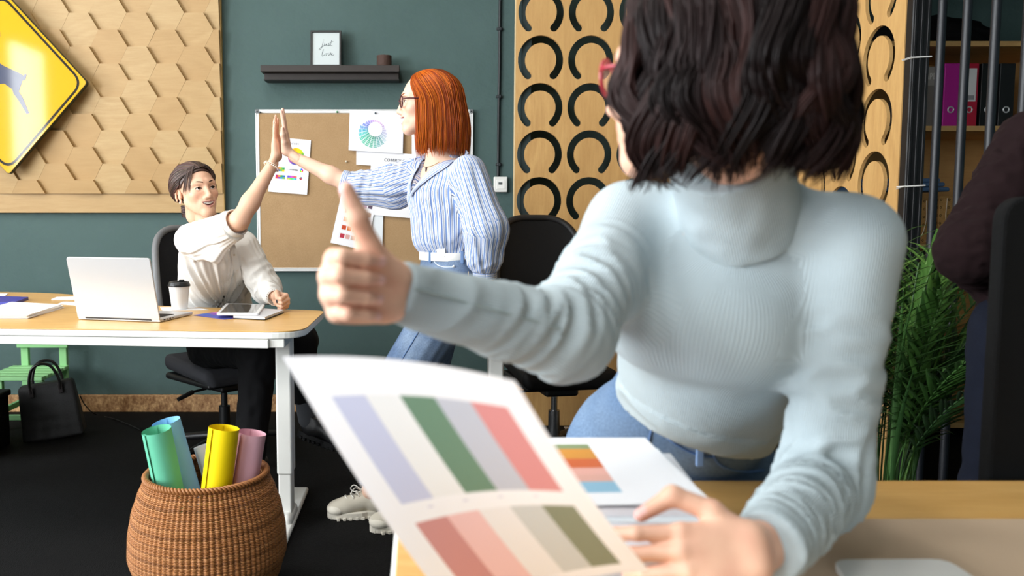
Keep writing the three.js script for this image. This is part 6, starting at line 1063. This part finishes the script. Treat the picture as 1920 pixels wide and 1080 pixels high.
  // shirt
  const bt = loft([{ c: [-0.892, 0.60, -3.865], r: R, a: 0.18, b: 0.13, q: 0.125 }, { c: [-0.93, 0.723, -3.84], r: R, a: 0.166, b: 0.115, q: 0.11 }, { c: [-0.9, 0.913, -3.72], r: R, a: 0.162, b: 0.13, q: 0.11 }, { c: [-0.871, 1.033, -3.62], r: R, a: 0.15, b: 0.105, q: 0.095 }, { c: [-0.883, 1.09, -3.62], r: R, a: 0.085, b: 0.07, q: 0.068 }, { c: [-0.885, 1.115, -3.62], r: R, a: 0.062, b: 0.058, q: 0.058 }], 0.03);
  const CR = [-0.74, 1.115, -3.36], CL = [mix(EL[0], WL[0], 0.86), mix(EL[1], WL[1], 0.86), mix(EL[2], WL[2], 0.86)], drape = [-0.824, 0.992, -3.42];
  const bp = [bt, rc(SR, CR, 0.064, 0.052, 0.035), rc([mix(SR[0], CR[0], 0.3), SR[1] - 0.03, mix(SR[2], CR[2], 0.3)], drape, 0.05, 0.02, 0.045), rc([CR[0], CR[1] - 0.012, CR[2]], drape, 0.046, 0.018, 0.05), rc(SL, EL, 0.062, 0.062, 0.035), rc(EL, CL, 0.054, 0.036, 0.03)];
  const dR = [ER[0] - SR[0], ER[1] - SR[1] + 0.05, ER[2] - SR[2]], dL = [WL[0] - EL[0], WL[1] - EL[1], WL[2] - EL[2]], near = (c, r, pc) => (x, y, z) => (Math.hypot(x - c[0], y - c[1], z - c[2]) < r ? pc(x, y, z) : -1);
  const folds = [longFolds(SR, CR, 3, 0.007, 43), longFolds([-0.864, 0.725, -3.72], [-0.871, 1.045, -3.62], 4.2, 0.009, 47, [0, 0.9]), crossFolds(SL, EL, 14, 0.005, 51, [0.4, 1]), crossFolds(EL, CL, 20, 0.005, 53), longFolds(SL, EL, 2.5, 0.005, 57)];
  const bump = (x, y, z) => { let s = 0; for (const f of folds) s += f(x, y, z); return s; };
  const shirtF = field(bp, [near(CR, 0.13, planeCut(CR, dR)), near(CL, 0.1, planeCut(CL, dL)), planeCut([0, 0.565, 0], [0, -1, 0])], bump), white = M('#efede8', 0.75);
  const sh = part(o, 'shirt', clothGeo(shirtF, bp, 0.007), white, 'loose white shirt with rolled sleeve');
  { const D = V(dR).normalize(), X = new THREE.Vector3(0, 0, 1).cross(D).normalize(), cf = part(sh, 'cuff', band(V(CR).addScaledVector(D, 0.006).toArray(), X.toArray(), D.toArray(), 0.052, 0.052, 0.052, 0.036, 0.006), white); part(cf, 'button', new THREE.CylinderGeometry(0.006, 0.006, 0.003, 16).rotateX(Math.PI / 2).translate(...onSurface(field(bp), [-0.69, 1.116, -3.1], [0, 0, -1], 0.5)).translate(0, 0, 0.006), M('#d9d2bb', 0.4)); }
  { const D = V(dL).normalize(), X = new THREE.Vector3(0, 1, 0).cross(D).normalize(); part(sh, 'cuff', band(V(CL).toArray(), X.toArray(), D.toArray(), 0.034, 0.032, 0.032, 0.035, 0.004), white); }
  // front placket with buttons
  { const rows = [], pts = []; for (let k = 0; k <= 14; k++) { const t = k / 14, px = mix(424, 452, Math.sqrt(t)), py = mix(440, 572, t), row = []; const O = [(px - 790) / 1600 * 3.1, 1.18 - (py - 390) / 1600 * 3.1 * 1.0, -3.1]; for (let j = 0; j <= 2; j++) { const a = onSurface(shirtF, [O[0] * 1.1 + (j - 1) * 0.014, 1.18 + (O[1] - 1.18) * 1.1, -3.41], [O[0] * 0.3, (O[1] - 1.18) * 0.3, -0.95], 0.6); row.push([a[0], a[1], a[2] + 0.003]); } rows.push(row); if (k % 3 === 1) pts.push(row[1]); } const pl = part(sh, 'placket', ribbonGeo(rows, 0.003, () => [0.3, 0, 0.95]), white); for (const p of pts) part(pl, 'button', new THREE.CylinderGeometry(0.0048, 0.0048, 0.002, 14).rotateX(Math.PI / 2).translate(p[0], p[1], p[2] + 0.0025), M('#ded8c8', 0.4)); }
  part(sh, 'collar', band([neck[0], neck[1] + 0.008, neck[2]], R, [0, 1, 0.05], 0.062, 0.06, 0.058, 0.028, 0.004), white);
  // trousers
  const black = M('#0d0d0f', 0.85), tp = [loft([{ c: [-0.886, 0.52, -3.875], r: R, a: 0.172, b: 0.13, q: 0.13 }, { c: [-0.882, 0.62, -3.865], r: R, a: 0.15, b: 0.115, q: 0.11 }], 0.05), rc(HR, KR, 0.098, 0.075, 0.05), rc(KR, [mix(KR[0], AR[0], 0.85), mix(KR[1], AR[1], 0.85), mix(KR[2], AR[2], 0.85)], 0.075, 0.062, 0.04), rc(HL, KL, 0.098, 0.075, 0.05), rc(KL, [mix(KL[0], AL[0], 0.82), mix(KL[1], AL[1], 0.82), mix(KL[2], AL[2], 0.82)], 0.072, 0.055, 0.04)];
  part(o, 'trousers', clothGeo(field(tp, [], (x, y, z) => 0.004 * n3(x * 18, y * 12, z * 18)), tp, 0.01), black, 'loose black trousers');
  part(o, 'sock', clothGeo(field([rc([mix(KL[0], AL[0], 0.9), mix(KL[1], AL[1], 0.9), mix(KL[2], AL[2], 0.9)], [AL[0] + 0.01, AL[1] - 0.05, AL[2]], 0.042, 0.04)]), [rc(AL, [AL[0] + 0.01, AL[1] - 0.06, AL[2]], 0.045, 0.045)], 0.006), M('#4a4c50', 0.9), 'grey sock');
  const bsole = M('#0b0b0c', 0.6), bup = M('#101012', 0.45);
  shoe(o, 'shoe', frameOf([AL[0] + 0.075, AL[1] - 0.155, AL[2] + 0.02], [0.9, -0.22, 0.38], [0.25, 1, 0]), { high: 0.1, upper: bup, sole: bsole, laces: M('#1a1a1c', 0.7) });
  shoe(o, 'shoe', frameOf([AR[0] + 0.04, 0.0, AR[2] + 0.07], [0.3, 0, 0.95], [0, 1, 0]), { high: 0.1, upper: bup, sole: bsole, laces: M('#1a1a1c', 0.7) });
  // bracelets
  for (const [c, d, rr, m] of [[[mix(WR[0], ER[0], 0.12), mix(WR[1], ER[1], 0.12), mix(WR[2], ER[2], 0.12)], [WR[0] - ER[0], WR[1] - ER[1], WR[2] - ER[2]], 0.031, M('#e9e2d0', 0.3)], [WL, dL, 0.033, M('#ece9e2', 0.4)]]) { const D = V(d).normalize(), q = new THREE.Quaternion().setFromUnitVectors(new THREE.Vector3(0, 0, 1), D), gs = []; for (let k = 0; k < 22; k++) { const a = k / 22 * 2 * Math.PI; gs.push(new THREE.SphereGeometry(0.0032, 8, 6).translate(Math.cos(a) * rr, Math.sin(a) * rr, 0)); } gs.push(new THREE.TorusGeometry(rr, 0.0012, 6, 40).translate(0, 0, 0.006)); part(o, 'bracelet', merge(gs).applyQuaternion(q).translate(...c), m); }
  settle(o);
}

// ================================================================ woman in the pale turtleneck in front
{
  const skinC = lin('#e3b39a'), o = person('woman in pale blue turtleneck giving a thumbs up over the foreground desk', [0.45, 0, -1.62]);
  const R = [-0.885, 0, -0.467];
  const HF = frameOf([0.317, 1.34, -1], [-0.78, -0.03, -0.62], [-0.03, 1, 0.02]);
  const SR = [0.287, 1.158, -1.18], ER = [0.17, 1.031, -0.99], WR = [-0.023, 1.095, -0.86], SL = [0.535, 1.139, -1.06], EL = [0.52, 0.825, -1.08], WL = [0.342, 0.836, -0.83];
  const HR = [0.385, 0.70, -1.60], KR = [0.34, 0.39, -1.60], AR = [0.33, 0.09, -1.74], HL = [0.545, 0.70, -1.555], KL = [0.53, 0.39, -1.56], AL = [0.56, 0.09, -1.70];
  const neck = [0.407, 1.177, -1.09], neckTop = [0.361, 1.246, -1.02];
  const lv = [{ c: [0.462, 0.70, -1.545], r: R, a: 0.165, b: 0.115, q: 0.13 }, { c: [0.455, 0.80, -1.475], r: R, a: 0.118, b: 0.072, q: 0.085 }, { c: [0.449, 0.876, -1.355], r: R, a: 0.098, b: 0.068, q: 0.075 }, { c: [0.425, 0.986, -1.235], r: R, a: 0.125, b: 0.095, q: 0.09 }, { c: [0.417, 1.079, -1.155], r: R, a: 0.142, b: 0.1, q: 0.09 }, { c: [0.416, 1.152, -1.12], r: R, a: 0.14, b: 0.075, q: 0.08 }, { c: neck, r: R, a: 0.058, b: 0.05, q: 0.052 }];
  const trunk = loft(lv, 0.04);
  const THUMB = { ...THUMBUP, thumb: [[0.044, 0.05, 0.012], [0.07, 0.07, 0.018], [0.096, 0.086, 0.018]], thumbNail: [-0.5, 1, -0.4] };
  const PINCH = { fingers: [[0.1, 0.25, 0.5, 0.35], [0.04, 0.45, 0.6, 0.4], [0, 0.6, 0.7, 0.4], [-0.03, 0.7, 0.7, 0.4]], thumb: [[0.046, 0.042, 0.008], [0.066, 0.078, 0.016], [0.05, 0.112, 0.03]], thumbNail: [0.7, 0, -0.8] };
  const hr = hand(handFrame(WR, [-0.8, 0.14, 0.58], [0.58, 0.05, 0.8], 1, ER), THUMB, 0.95), hl = hand(handFrame(WL, [-0.97, -0.06, 0.1], [-0.1, -0.4, -0.9], -1, EL), PINCH, 0.96);
  const all = [trunk, rc(SR, ER, 0.048, 0.04, 0.03), rc(ER, [mix(ER[0], WR[0], 0.9), mix(ER[1], WR[1], 0.9), mix(ER[2], WR[2], 0.9)], 0.038, 0.022, 0.02), rc(SL, EL, 0.048, 0.04, 0.03), rc(EL, [mix(EL[0], WL[0], 0.88), mix(EL[1], WL[1], 0.88), mix(EL[2], WL[2], 0.88)], 0.038, 0.022, 0.02), rc(HR, KR, 0.085, 0.06, 0.04), rc(KR, AR, 0.055, 0.038, 0.03), rc(HL, KL, 0.085, 0.06, 0.04), rc(KL, AL, 0.055, 0.038, 0.03), rc(neck, HF.p(0, -0.07, -0.035), 0.05, 0.047, 0.04)];
  const bf = field(all), skin = (x, y, z) => { const n = 1 + 0.05 * n3(x * 30, y * 30, z * 30); return [skinC[0] * n, skinC[1] * n * n, skinC[2] * n * n]; }, bl = bounds(all, 0.02);
  const hm = (h) => { const [lo, hi] = bounds(h.prims, 0.01); return { m: netMesh(field(h.prims), lo, hi, 0.0026), color: nailColor(h.nails, lin('#eab9b2'), (x, y, z, a, b, c) => { const s = skin(x, y, z); let k = 0; for (const q of h.nails) k = Math.max(k, 1 - Math.hypot(x - q.p.x, y - q.p.y, z - q.p.z) / 0.022); return [s[0], s[1] * (1 - 0.14 * Math.max(0, k)), s[2] * (1 - 0.12 * Math.max(0, k))]; }) }; };
  const ho = { smile: 0.6, mouth: 0.004, lip: lin('#b86a66'), neckTo: [0, -0.09, -0.04] }, head = buildHead(HF, { ...ho, cell: 0.0035 }, skinC);
  part(o, 'body', skinGeo([{ m: netMesh(bf, bl[0], bl[1], 0.011), color: skin }, head, hm(hr), hm(hl)]), SKINMAT());
  faceParts(o, HF, { ...ho, brow: '#2a1612' });
  const darks = ['#1a0e0e', '#130a0a', '#221312', '#2c1917', '#0f0707'].map(lin);
  part(o, 'hair', bobHair(HF, { seed: 8, count: 4200, phi0: 0.78, radii: [0.108, 0.122, 0.126], center: [0, 0.03, -0.038], depth: 0.26, locks: 70, lockSpread: 0.11, eq: -0.2, yEnd: -0.13, jag: 0.05, wave: 0.021, freq: 42, flare: 0.05, tuck: 0.2, smooth: 2, frontFwd: 0.014, r0: 0.0024, colors: darks, sides: 4, n1: 10, n2: 16 }), HAIRMAT(0.5, 0.3), 'wavy dark brown bob');
  glasses(o, HF, M('#a02a3a', 0.3), lensGlass, 1.3);
  // turtleneck
  const st = loft([{ c: [0.458, 0.775, -1.475], r: R, a: 0.14, b: 0.112, q: 0.11 }, { c: [0.451, 0.85, -1.37], r: R, a: 0.128, b: 0.104, q: 0.1 }, { c: [0.426, 0.968, -1.25], r: R, a: 0.134, b: 0.108, q: 0.1 }, { c: [0.417, 1.067, -1.165], r: R, a: 0.15, b: 0.11, q: 0.1 }, { c: [0.416, 1.147, -1.12], r: R, a: 0.148, b: 0.085, q: 0.088 }, { c: [0.409, 1.172, -1.095], r: R, a: 0.064, b: 0.058, q: 0.058 }, { c: neckTop, r: R, a: 0.052, b: 0.052, q: 0.052 }], 0.03);
  const bust = [el([0.309, 1.038, -1.13], [0.068, 0.068, 0.068], 0.07), el([0.414, 1.027, -1.085], [0.066, 0.066, 0.06], 0.07)];
  const CR = [-0.026, 1.095, -0.862], CL = [0.355, 0.833, -0.848];
  const sp = [st, ...bust, rc(SR, [0.387, 1.176, -1.13], 0.046, 0.04, 0.05), rc(SL, [0.441, 1.176, -1.09], 0.046, 0.04, 0.05), rc(SR, ER, 0.056, 0.05, 0.035), rc(ER, CR, 0.048, 0.031, 0.03), rc(SL, EL, 0.057, 0.05, 0.03), rc(EL, CL, 0.053, 0.037, 0.03)];
  const dir = (a, b) => [b[0] - a[0], b[1] - a[1], b[2] - a[2]], near = (c, r, pc) => (x, y, z) => (Math.hypot(x - c[0], y - c[1], z - c[2]) < r ? pc(x, y, z) : -1);
  const hA = V([0.356, 0.896, -1.5]), hB = V([0.536, 0.793, -1.29]), hC = V([0.419, 0.826, -1.29]), hN = hB.clone().sub(hA).cross(hC.clone().sub(hA)).normalize(); if (hN.y > 0) hN.negate();
  const folds = [crossFolds(SR, ER, 30, 0.005, 61, [0.4, 1], 0.075), crossFolds(ER, CR, 30, 0.0045, 63, [0, 0.45]), crossFolds(ER, CR, 14, 0.002, 64, [0.4, 1]), crossFolds(SL, EL, 22, 0.004, 65, [0.3, 1], 0.08), crossFolds(EL, CL, 30, 0.005, 67, [0.0, 0.9]), crossFolds([0.451, 0.841, -1.37], [0.43, 0.985, -1.24], 12, 0.003, 69, [0, 0.6], 0.2)];
  const bump = (x, y, z) => { let s = 0.0015 * n3(x * 9, y * 9, z * 9); for (const f of folds) s += f(x, y, z); const dh = (x - hA.x) * hN.x + (y - hA.y) * hN.y + (z - hA.z) * hN.z; if (dh > -0.05 && x > 0.25) s += 0.003 * sstep(-0.044, -0.04, dh); return s; };
  const sweaterF = field(sp, [near(CR, 0.09, planeCut(CR, dir(ER, CR))), near(CL, 0.1, planeCut(CL, dir(EL, CL))), (x, y, z) => (Math.hypot(x - 0.45, z + 1.42) < 0.26 && z < -1.16 ? (x - hA.x) * hN.x + (y - hA.y) * hN.y + (z - hA.z) * hN.z : -1)], bump);
  const rib = dataTex(64, (x) => { const g = 0.5 + 0.5 * Math.sin(x * Math.PI * 2 * 8); return [g, g, g]; }, false, 4);
  const knit = M('#adbbc1', 0.85, { bumpMap: rep(rib, 1 / 0.024, 10), bumpScale: 0.0006, sheen: 0.3, sheenRoughness: 0.6, sheenColor: '#c8d4d8' });
  const sw = part(o, 'sweater', clothGeo(sweaterF, sp, 0.0065), knit, 'pale blue-grey ribbed turtleneck sweater');
  { const a = [0.412, 1.161, -1.1], cp = [rc(a, neckTop, 0.076, 0.068, 0.01)], D = dir(a, neckTop); part(sw, 'folded_collar', clothGeo(field(cp, [planeCut([a[0], a[1] + 0.002, a[2]], D.map((v) => -v)), planeCut(neckTop, D)], (x, y, z) => 0.0015 * n3(x * 20, y * 20, z * 20)), cp, 0.005), knit); }
  { const pts = [0.1, 0.3, 0.5, 0.7, 0.9].map((t) => { const a = [mix(CR[0], ER[0], t), mix(CR[1], ER[1], t) + 0.012, mix(CR[2], ER[2], t) + 0.14], q = onSurface(sweaterF, a, [0, 0, -1], 0.3); return [q[0], q[1], q[2] + 0.0006]; }); part(sw, 'sleeve_seam', tube(pts, 0.0016, 40, 5), M('#97a5a7', 0.9)); }
  // jeans
  const jl = [loft([{ c: [0.464, 0.68, -1.587], r: R, a: 0.178, b: 0.128, q: 0.14 }, { c: [0.458, 0.76, -1.545], r: R, a: 0.164, b: 0.118, q: 0.12 }, { c: [0.452, 0.83, -1.435], r: R, a: 0.138, b: 0.1, q: 0.105 }, { c: [0.448, 0.89, -1.385], r: R, a: 0.118, b: 0.092, q: 0.094 }], 0.05), rc(HR, KR, 0.105, 0.085, 0.05), rc(KR, AR, 0.083, 0.066, 0.04), rc(HL, KL, 0.105, 0.085, 0.05), rc(KL, AL, 0.083, 0.066, 0.04)];
  const jb = [crossFolds(HR, KR, 16, 0.006, 71, [-0.3, 0.5]), crossFolds(HL, KL, 16, 0.005, 73, [-0.3, 0.5])], up = [lv[2].c[0] - 0.46, lv[2].c[1] - 0.76, lv[2].c[2] + 1.5];
  const jeansF = field(jl, [planeCut([0.45, 0.885, -1.40], up)], (x, y, z) => { let s = 0; for (const f of jb) s += f(x, y, z); return s; });
  const denim = (x, y, z) => { const t = clamp(0.6 + 0.4 * n3(x * 7, y * 7, z * 7)), a = lin('#6a89b2'), b = lin('#8aa5c6'); return a.map((c, i) => mix(c, b[i], t)); };
  const jn = part(o, 'jeans', clothGeo(jeansF, jl, 0.008, denim), M('#ffffff', 0.85, { vertexColors: true, map: rep(denimTex, 12, 12), bumpMap: rep(denimTex, 12, 12), bumpScale: 0.0006 }), 'light blue jeans');
  const onJ = (p) => { const d = V(p).sub(new THREE.Vector3(0, 1.18, 0)).normalize(), s = V(p).addScaledVector(d, -0.3), q = onSurface(jeansF, s.toArray(), d.toArray(), 0.7); return [q[0] - d.x * 0.001, q[1] - d.y * 0.001, q[2] - d.z * 0.001]; };
  const stitch = M('#5a78a8', 0.9);
  part(jn, 'pocket_edge', tube([[0.488, 0.778, -1.4], [0.494, 0.759, -1.4], [0.512, 0.745, -1.4], [0.546, 0.739, -1.4], [0.575, 0.741, -1.4]].map(onJ), 0.0025, 30, 5), stitch);
  part(jn, 'fly_seam', tube([[0.387, 0.823, -1.4], [0.383, 0.802, -1.4], [0.379, 0.781, -1.4]].map(onJ), 0.0022, 20, 5), stitch);
  part(jn, 'waist_seam', tube([[0.394, 0.816, -1.4], [0.421, 0.789, -1.4], [0.456, 0.77, -1.4], [0.488, 0.763, -1.4]].map(onJ), 0.0022, 30, 5), stitch);
  { const q = onJ([0.466, 0.772, -1.4]); part(jn, 'belt_loop', box(0.012, 0.045, 0.006, q[0], q[1], q[2] + 0.002, 0.002), M('#7f9dca', 0.9)); const b = onJ([0.397, 0.816, -1.4]); part(jn, 'button', new THREE.SphereGeometry(0.008, 14, 8).scale(1, 1, 0.5).translate(...b), M('#a88a5a', 0.4, { metalness: 0.7 })); }
  const canvas = M('#d8d4cc', 0.8), sole = M('#e0ddd4', 0.6);
  for (const A of [AR, AL]) shoe(o, 'shoe', frameOf([A[0], 0, A[2] + 0.06], [-0.25, 0, 1], [0, 1, 0]), { high: 0.09, upper: canvas, sole, laces: sole });
  settle(o);
}

// ================================================================ person at the right edge, back turned
{
  const skinC = lin('#c9967c'), o = person('person in dark maroon sweater and navy jeans standing at right edge', [1.5, 0, -2.0]), R = [0.94, 0, 0.34];
  const HF = frameOf([1.54, 1.52, -2.03], [0.3, -0.1, -0.95], [0, 1, 0]), SL = [1.403, 1.333, -1.98], EL = [1.256, 1.083, -1.95], WL = [1.44, 0.98, -2.16], SR = [1.7, 1.33, -1.93], ER = [1.78, 1.06, -1.94], WR = [1.66, 0.98, -2.13];
  const HL = [1.43, 0.88, -2.03], KL = [1.42, 0.48, -2.05], AL = [1.42, 0.09, -2.03], HR = [1.59, 0.88, -1.98], KR = [1.6, 0.48, -2.0], AR = [1.6, 0.09, -1.98], neck = [1.535, 1.4, -1.99];
  const trunk = loft([{ c: [1.51, 0.86, -2.0], r: R, a: 0.155, b: 0.11, q: 0.12 }, { c: [1.515, 1.04, -2.0], r: R, a: 0.12, b: 0.09, q: 0.09 }, { c: [1.525, 1.22, -1.99], r: R, a: 0.145, b: 0.1, q: 0.1 }, { c: [1.53, 1.34, -1.99], r: R, a: 0.15, b: 0.085, q: 0.085 }, { c: neck, r: R, a: 0.06, b: 0.055, q: 0.055 }], 0.04);
  const all = [trunk, rc(SL, EL, 0.05, 0.042), rc(EL, WL, 0.04, 0.027), rc(SR, ER, 0.05, 0.042), rc(ER, WR, 0.04, 0.027), rc(HL, KL, 0.085, 0.06), rc(KL, AL, 0.055, 0.04), rc(HR, KR, 0.085, 0.06), rc(KR, AR, 0.055, 0.04), rc(neck, HF.p(0, -0.07, -0.03), 0.05, 0.048)];
  const skin = () => skinC, bl = bounds(all, 0.02), hh = [hand(handFrame(WL, [0.8, 0.05, -0.5], [0.3, -0.9, 0.1], -1), RELAXED), hand(handFrame(WR, [-0.75, 0.05, -0.5], [0, -0.9, 0.1], 1), RELAXED)];
  part(o, 'body', skinGeo([{ m: netMesh(field(all), bl[0], bl[1], 0.012), color: skin }, buildHead(HF, { cell: 0.004, smile: 0 }, skinC), ...hh.map((h) => { const b = bounds(h.prims, 0.01); return { m: netMesh(field(h.prims), b[0], b[1], 0.004), color: skin }; })]), SKINMAT());
  faceParts(o, HF, { smile: 0 });
  part(o, 'hair', bobHair(HF, { seed: 5, count: 500, phi0: 1.1, radii: [0.088, 0.095, 0.108], depth: 0.15, locks: 40, eq: -0.2, yEnd: -0.11, jag: 0.02, wave: 0.003, freq: 30, flare: 0.02, tuck: 0.2, r0: 0.0035, colors: ['#20140f', '#2a1a14'].map(lin) }), HAIRMAT(0.45));
  const knit = M('#1a0d0f', 0.95, { sheen: 0.15, sheenRoughness: 0.7, sheenColor: '#5a3036' });
  const sp = [loft([{ c: [1.512, 0.93, -2.0], r: R, a: 0.165, b: 0.13, q: 0.14 }, { c: [1.515, 1.04, -2.0], r: R, a: 0.165, b: 0.13, q: 0.135 }, { c: [1.525, 1.22, -1.99], r: R, a: 0.168, b: 0.125, q: 0.125 }, { c: [1.53, 1.34, -1.99], r: R, a: 0.158, b: 0.105, q: 0.105 }, { c: [1.535, 1.42, -1.99], r: R, a: 0.07, b: 0.068, q: 0.068 }], 0.03), rc(SL, EL, 0.072, 0.07, 0.04), rc(EL, [mix(EL[0], WL[0], 0.85), mix(EL[1], WL[1], 0.85), mix(EL[2], WL[2], 0.85)], 0.068, 0.045, 0.03), rc(SR, ER, 0.072, 0.07, 0.04), rc(ER, [mix(ER[0], WR[0], 0.85), mix(ER[1], WR[1], 0.85), mix(ER[2], WR[2], 0.85)], 0.068, 0.045, 0.03)];
  const fo = [crossFolds(SL, EL, 14, 0.006, 81), crossFolds(EL, WL, 16, 0.006, 83)];
  part(o, 'sweater', clothGeo(field(sp, [planeCut([0, 0.925, 0], [0, -1, 0])], (x, y, z) => { let s = 0.003 * n3(x * 30, y * 30, z * 30); for (const f of fo) s += f(x, y, z); return s; }), sp, 0.009), knit, 'dark maroon wool sweater');
  const jl = [loft([{ c: [1.51, 0.84, -2.0], r: R, a: 0.168, b: 0.12, q: 0.135 }, { c: [1.513, 0.98, -2.0], r: R, a: 0.14, b: 0.105, q: 0.11 }], 0.05), rc(HL, KL, 0.1, 0.078, 0.05), rc(KL, AL, 0.076, 0.064, 0.04), rc(HR, KR, 0.1, 0.078, 0.05), rc(KR, AR, 0.076, 0.064, 0.04)];
  part(o, 'jeans', clothGeo(field(jl, [], (x, y, z) => 0.003 * n3(x * 14, y * 14, z * 14)), jl, 0.011), M('#161c2c', 0.9, { map: rep(denimTex, 12, 12) }), 'navy jeans');
  for (const A of [AL, AR]) shoe(o, 'shoe', frameOf([A[0], 0, A[2] - 0.06], [0.2, 0, -1], [0, 1, 0]), { high: 0.09, upper: M('#1c1c1e', 0.6), sole: M('#d0cec8', 0.6) });
  settle(o);
}

// ================================================================ palm plant behind the desk
{
  const o = thing('potted_palm', 'leafy green palm in a pot behind the foreground desk', 'plant', [1.41, 0, -2.56]), r = rng(17);
  part(o, 'pot', lathe([[0, 0.02], [0.12, 0.02], [0.125, 0], [0.13, 0.01], [0.155, 0.27], [0.165, 0.275], [0.165, 0.3], [0.148, 0.3], [0.145, 0.25], [0, 0.25]], 40), M('#2b2b2d', 0.6)); 
  part(o, 'soil', new THREE.CylinderGeometry(0.146, 0.146, 0.02, 32).translate(0, 0.255, 0), M('#1d1713', 0.95)).userData.kind = 'stuff';
  const greens = ['#3f6a2c', '#345a26', '#4d7a34', '#5f8a3c', '#2c4f24'].map((c) => M(c, 0.5, { transmission: 0.12, thickness: 0 }));
  const blade = (pts, w, fold = 0.25) => { // lance-shaped leaf along pts with a mid fold
    const n = pts.length, pos = [], idx = []; for (let i = 0; i < n; i++) { const t = i / (n - 1), a = pts[Math.max(0, i - 1)], b = pts[Math.min(n - 1, i + 1)], T = b.clone().sub(a).normalize(), S = new THREE.Vector3(0, 1, 0.01).cross(T).normalize(), N = T.clone().cross(S), ww = w * Math.pow(Math.sin(Math.PI * Math.min(0.98, 0.08 + t * 0.92)), 0.7); pos.push(...pts[i].clone().addScaledVector(S, ww).addScaledVector(N, ww * fold).toArray(), ...pts[i].toArray(), ...pts[i].clone().addScaledVector(S, -ww).addScaledVector(N, ww * fold).toArray()); if (i) { const k = (i - 1) * 3; idx.push(k, k + 1, k + 3, k + 1, k + 4, k + 3, k + 1, k + 2, k + 4, k + 2, k + 5, k + 4); } }
    const g = new THREE.BufferGeometry(); g.setAttribute('position', new THREE.Float32BufferAttribute(pos, 3)); g.setAttribute('uv', new THREE.Float32BufferAttribute(new Float32Array(pos.length / 3 * 2), 2)); g.setIndex(idx); g.computeVertexNormals(); return g;
  };
  for (let i = 0; i < 46; i++) {
    const az = i * 2.399 + r() * 0.5, len = 0.55 + 0.4 * r(), lean = 0.1 + 0.42 * Math.pow(r(), 0.8), dir = new THREE.Vector3(Math.cos(az), 0, Math.sin(az) * 0.7), c0 = new THREE.Vector3(Math.cos(az) * 0.07 * r(), 0.26, Math.sin(az) * 0.07 * r()), pts = [];
    for (let k = 0; k <= 14; k++) { const t = k / 14; pts.push(c0.clone().addScaledVector(dir, lean * (0.25 * t + 0.5 * t * t) * 0.9).add(new THREE.Vector3(0, len * (t - 0.22 * t * t * lean * 2), 0))); }
    const gs = [tube(pts.map((p) => p.toArray()), 0.0028, 20, 5)], cur = new THREE.CatmullRomCurve3(pts);
    for (let k = 0; k < 15; k++) for (const s of [-1, 1]) {
      const t = 0.36 + 0.63 * k / 15, p = cur.getPoint(t), T = cur.getTangent(t), S = new THREE.Vector3(0, 1, 0).cross(T).normalize(), L = (0.1 + 0.12 * Math.sin(Math.PI * (t - 0.3) / 0.75)) * (0.8 + 0.4 * r()), d = T.clone().multiplyScalar(0.75).addScaledVector(S, s * (0.65 + 0.3 * r())).normalize(), q = [];
      for (let m = 0; m <= 5; m++) { const u = m / 5; q.push(p.clone().addScaledVector(d, L * u).add(new THREE.Vector3(0, -0.055 * u * u * (0.5 + r() * 0.2) - 0.01 * u, 0))); } gs.push(blade(q, 0.0055 + 0.002 * r()));
    }
    part(o, 'frond', merge(gs), greens[i % 5]);
  }
  for (let i = 0; i < 34; i++) { const az = r() * 6.28, len = 0.5 + 0.42 * r(), lean = 0.05 + 0.2 * r(), c0 = new THREE.Vector3(Math.cos(az) * 0.09, 0.26, Math.sin(az) * 0.09), pts = []; for (let k = 0; k <= 10; k++) { const t = k / 10; pts.push(c0.clone().add(new THREE.Vector3(Math.cos(az) * lean * t * t, len * t * (1 - 0.1 * t), Math.sin(az) * lean * t * t * 0.7))); } part(o, 'leaf_blade', blade(pts, 0.007, 0.4), greens[(i + 2) % 5]); }
}

renderer.render(scene, camera);
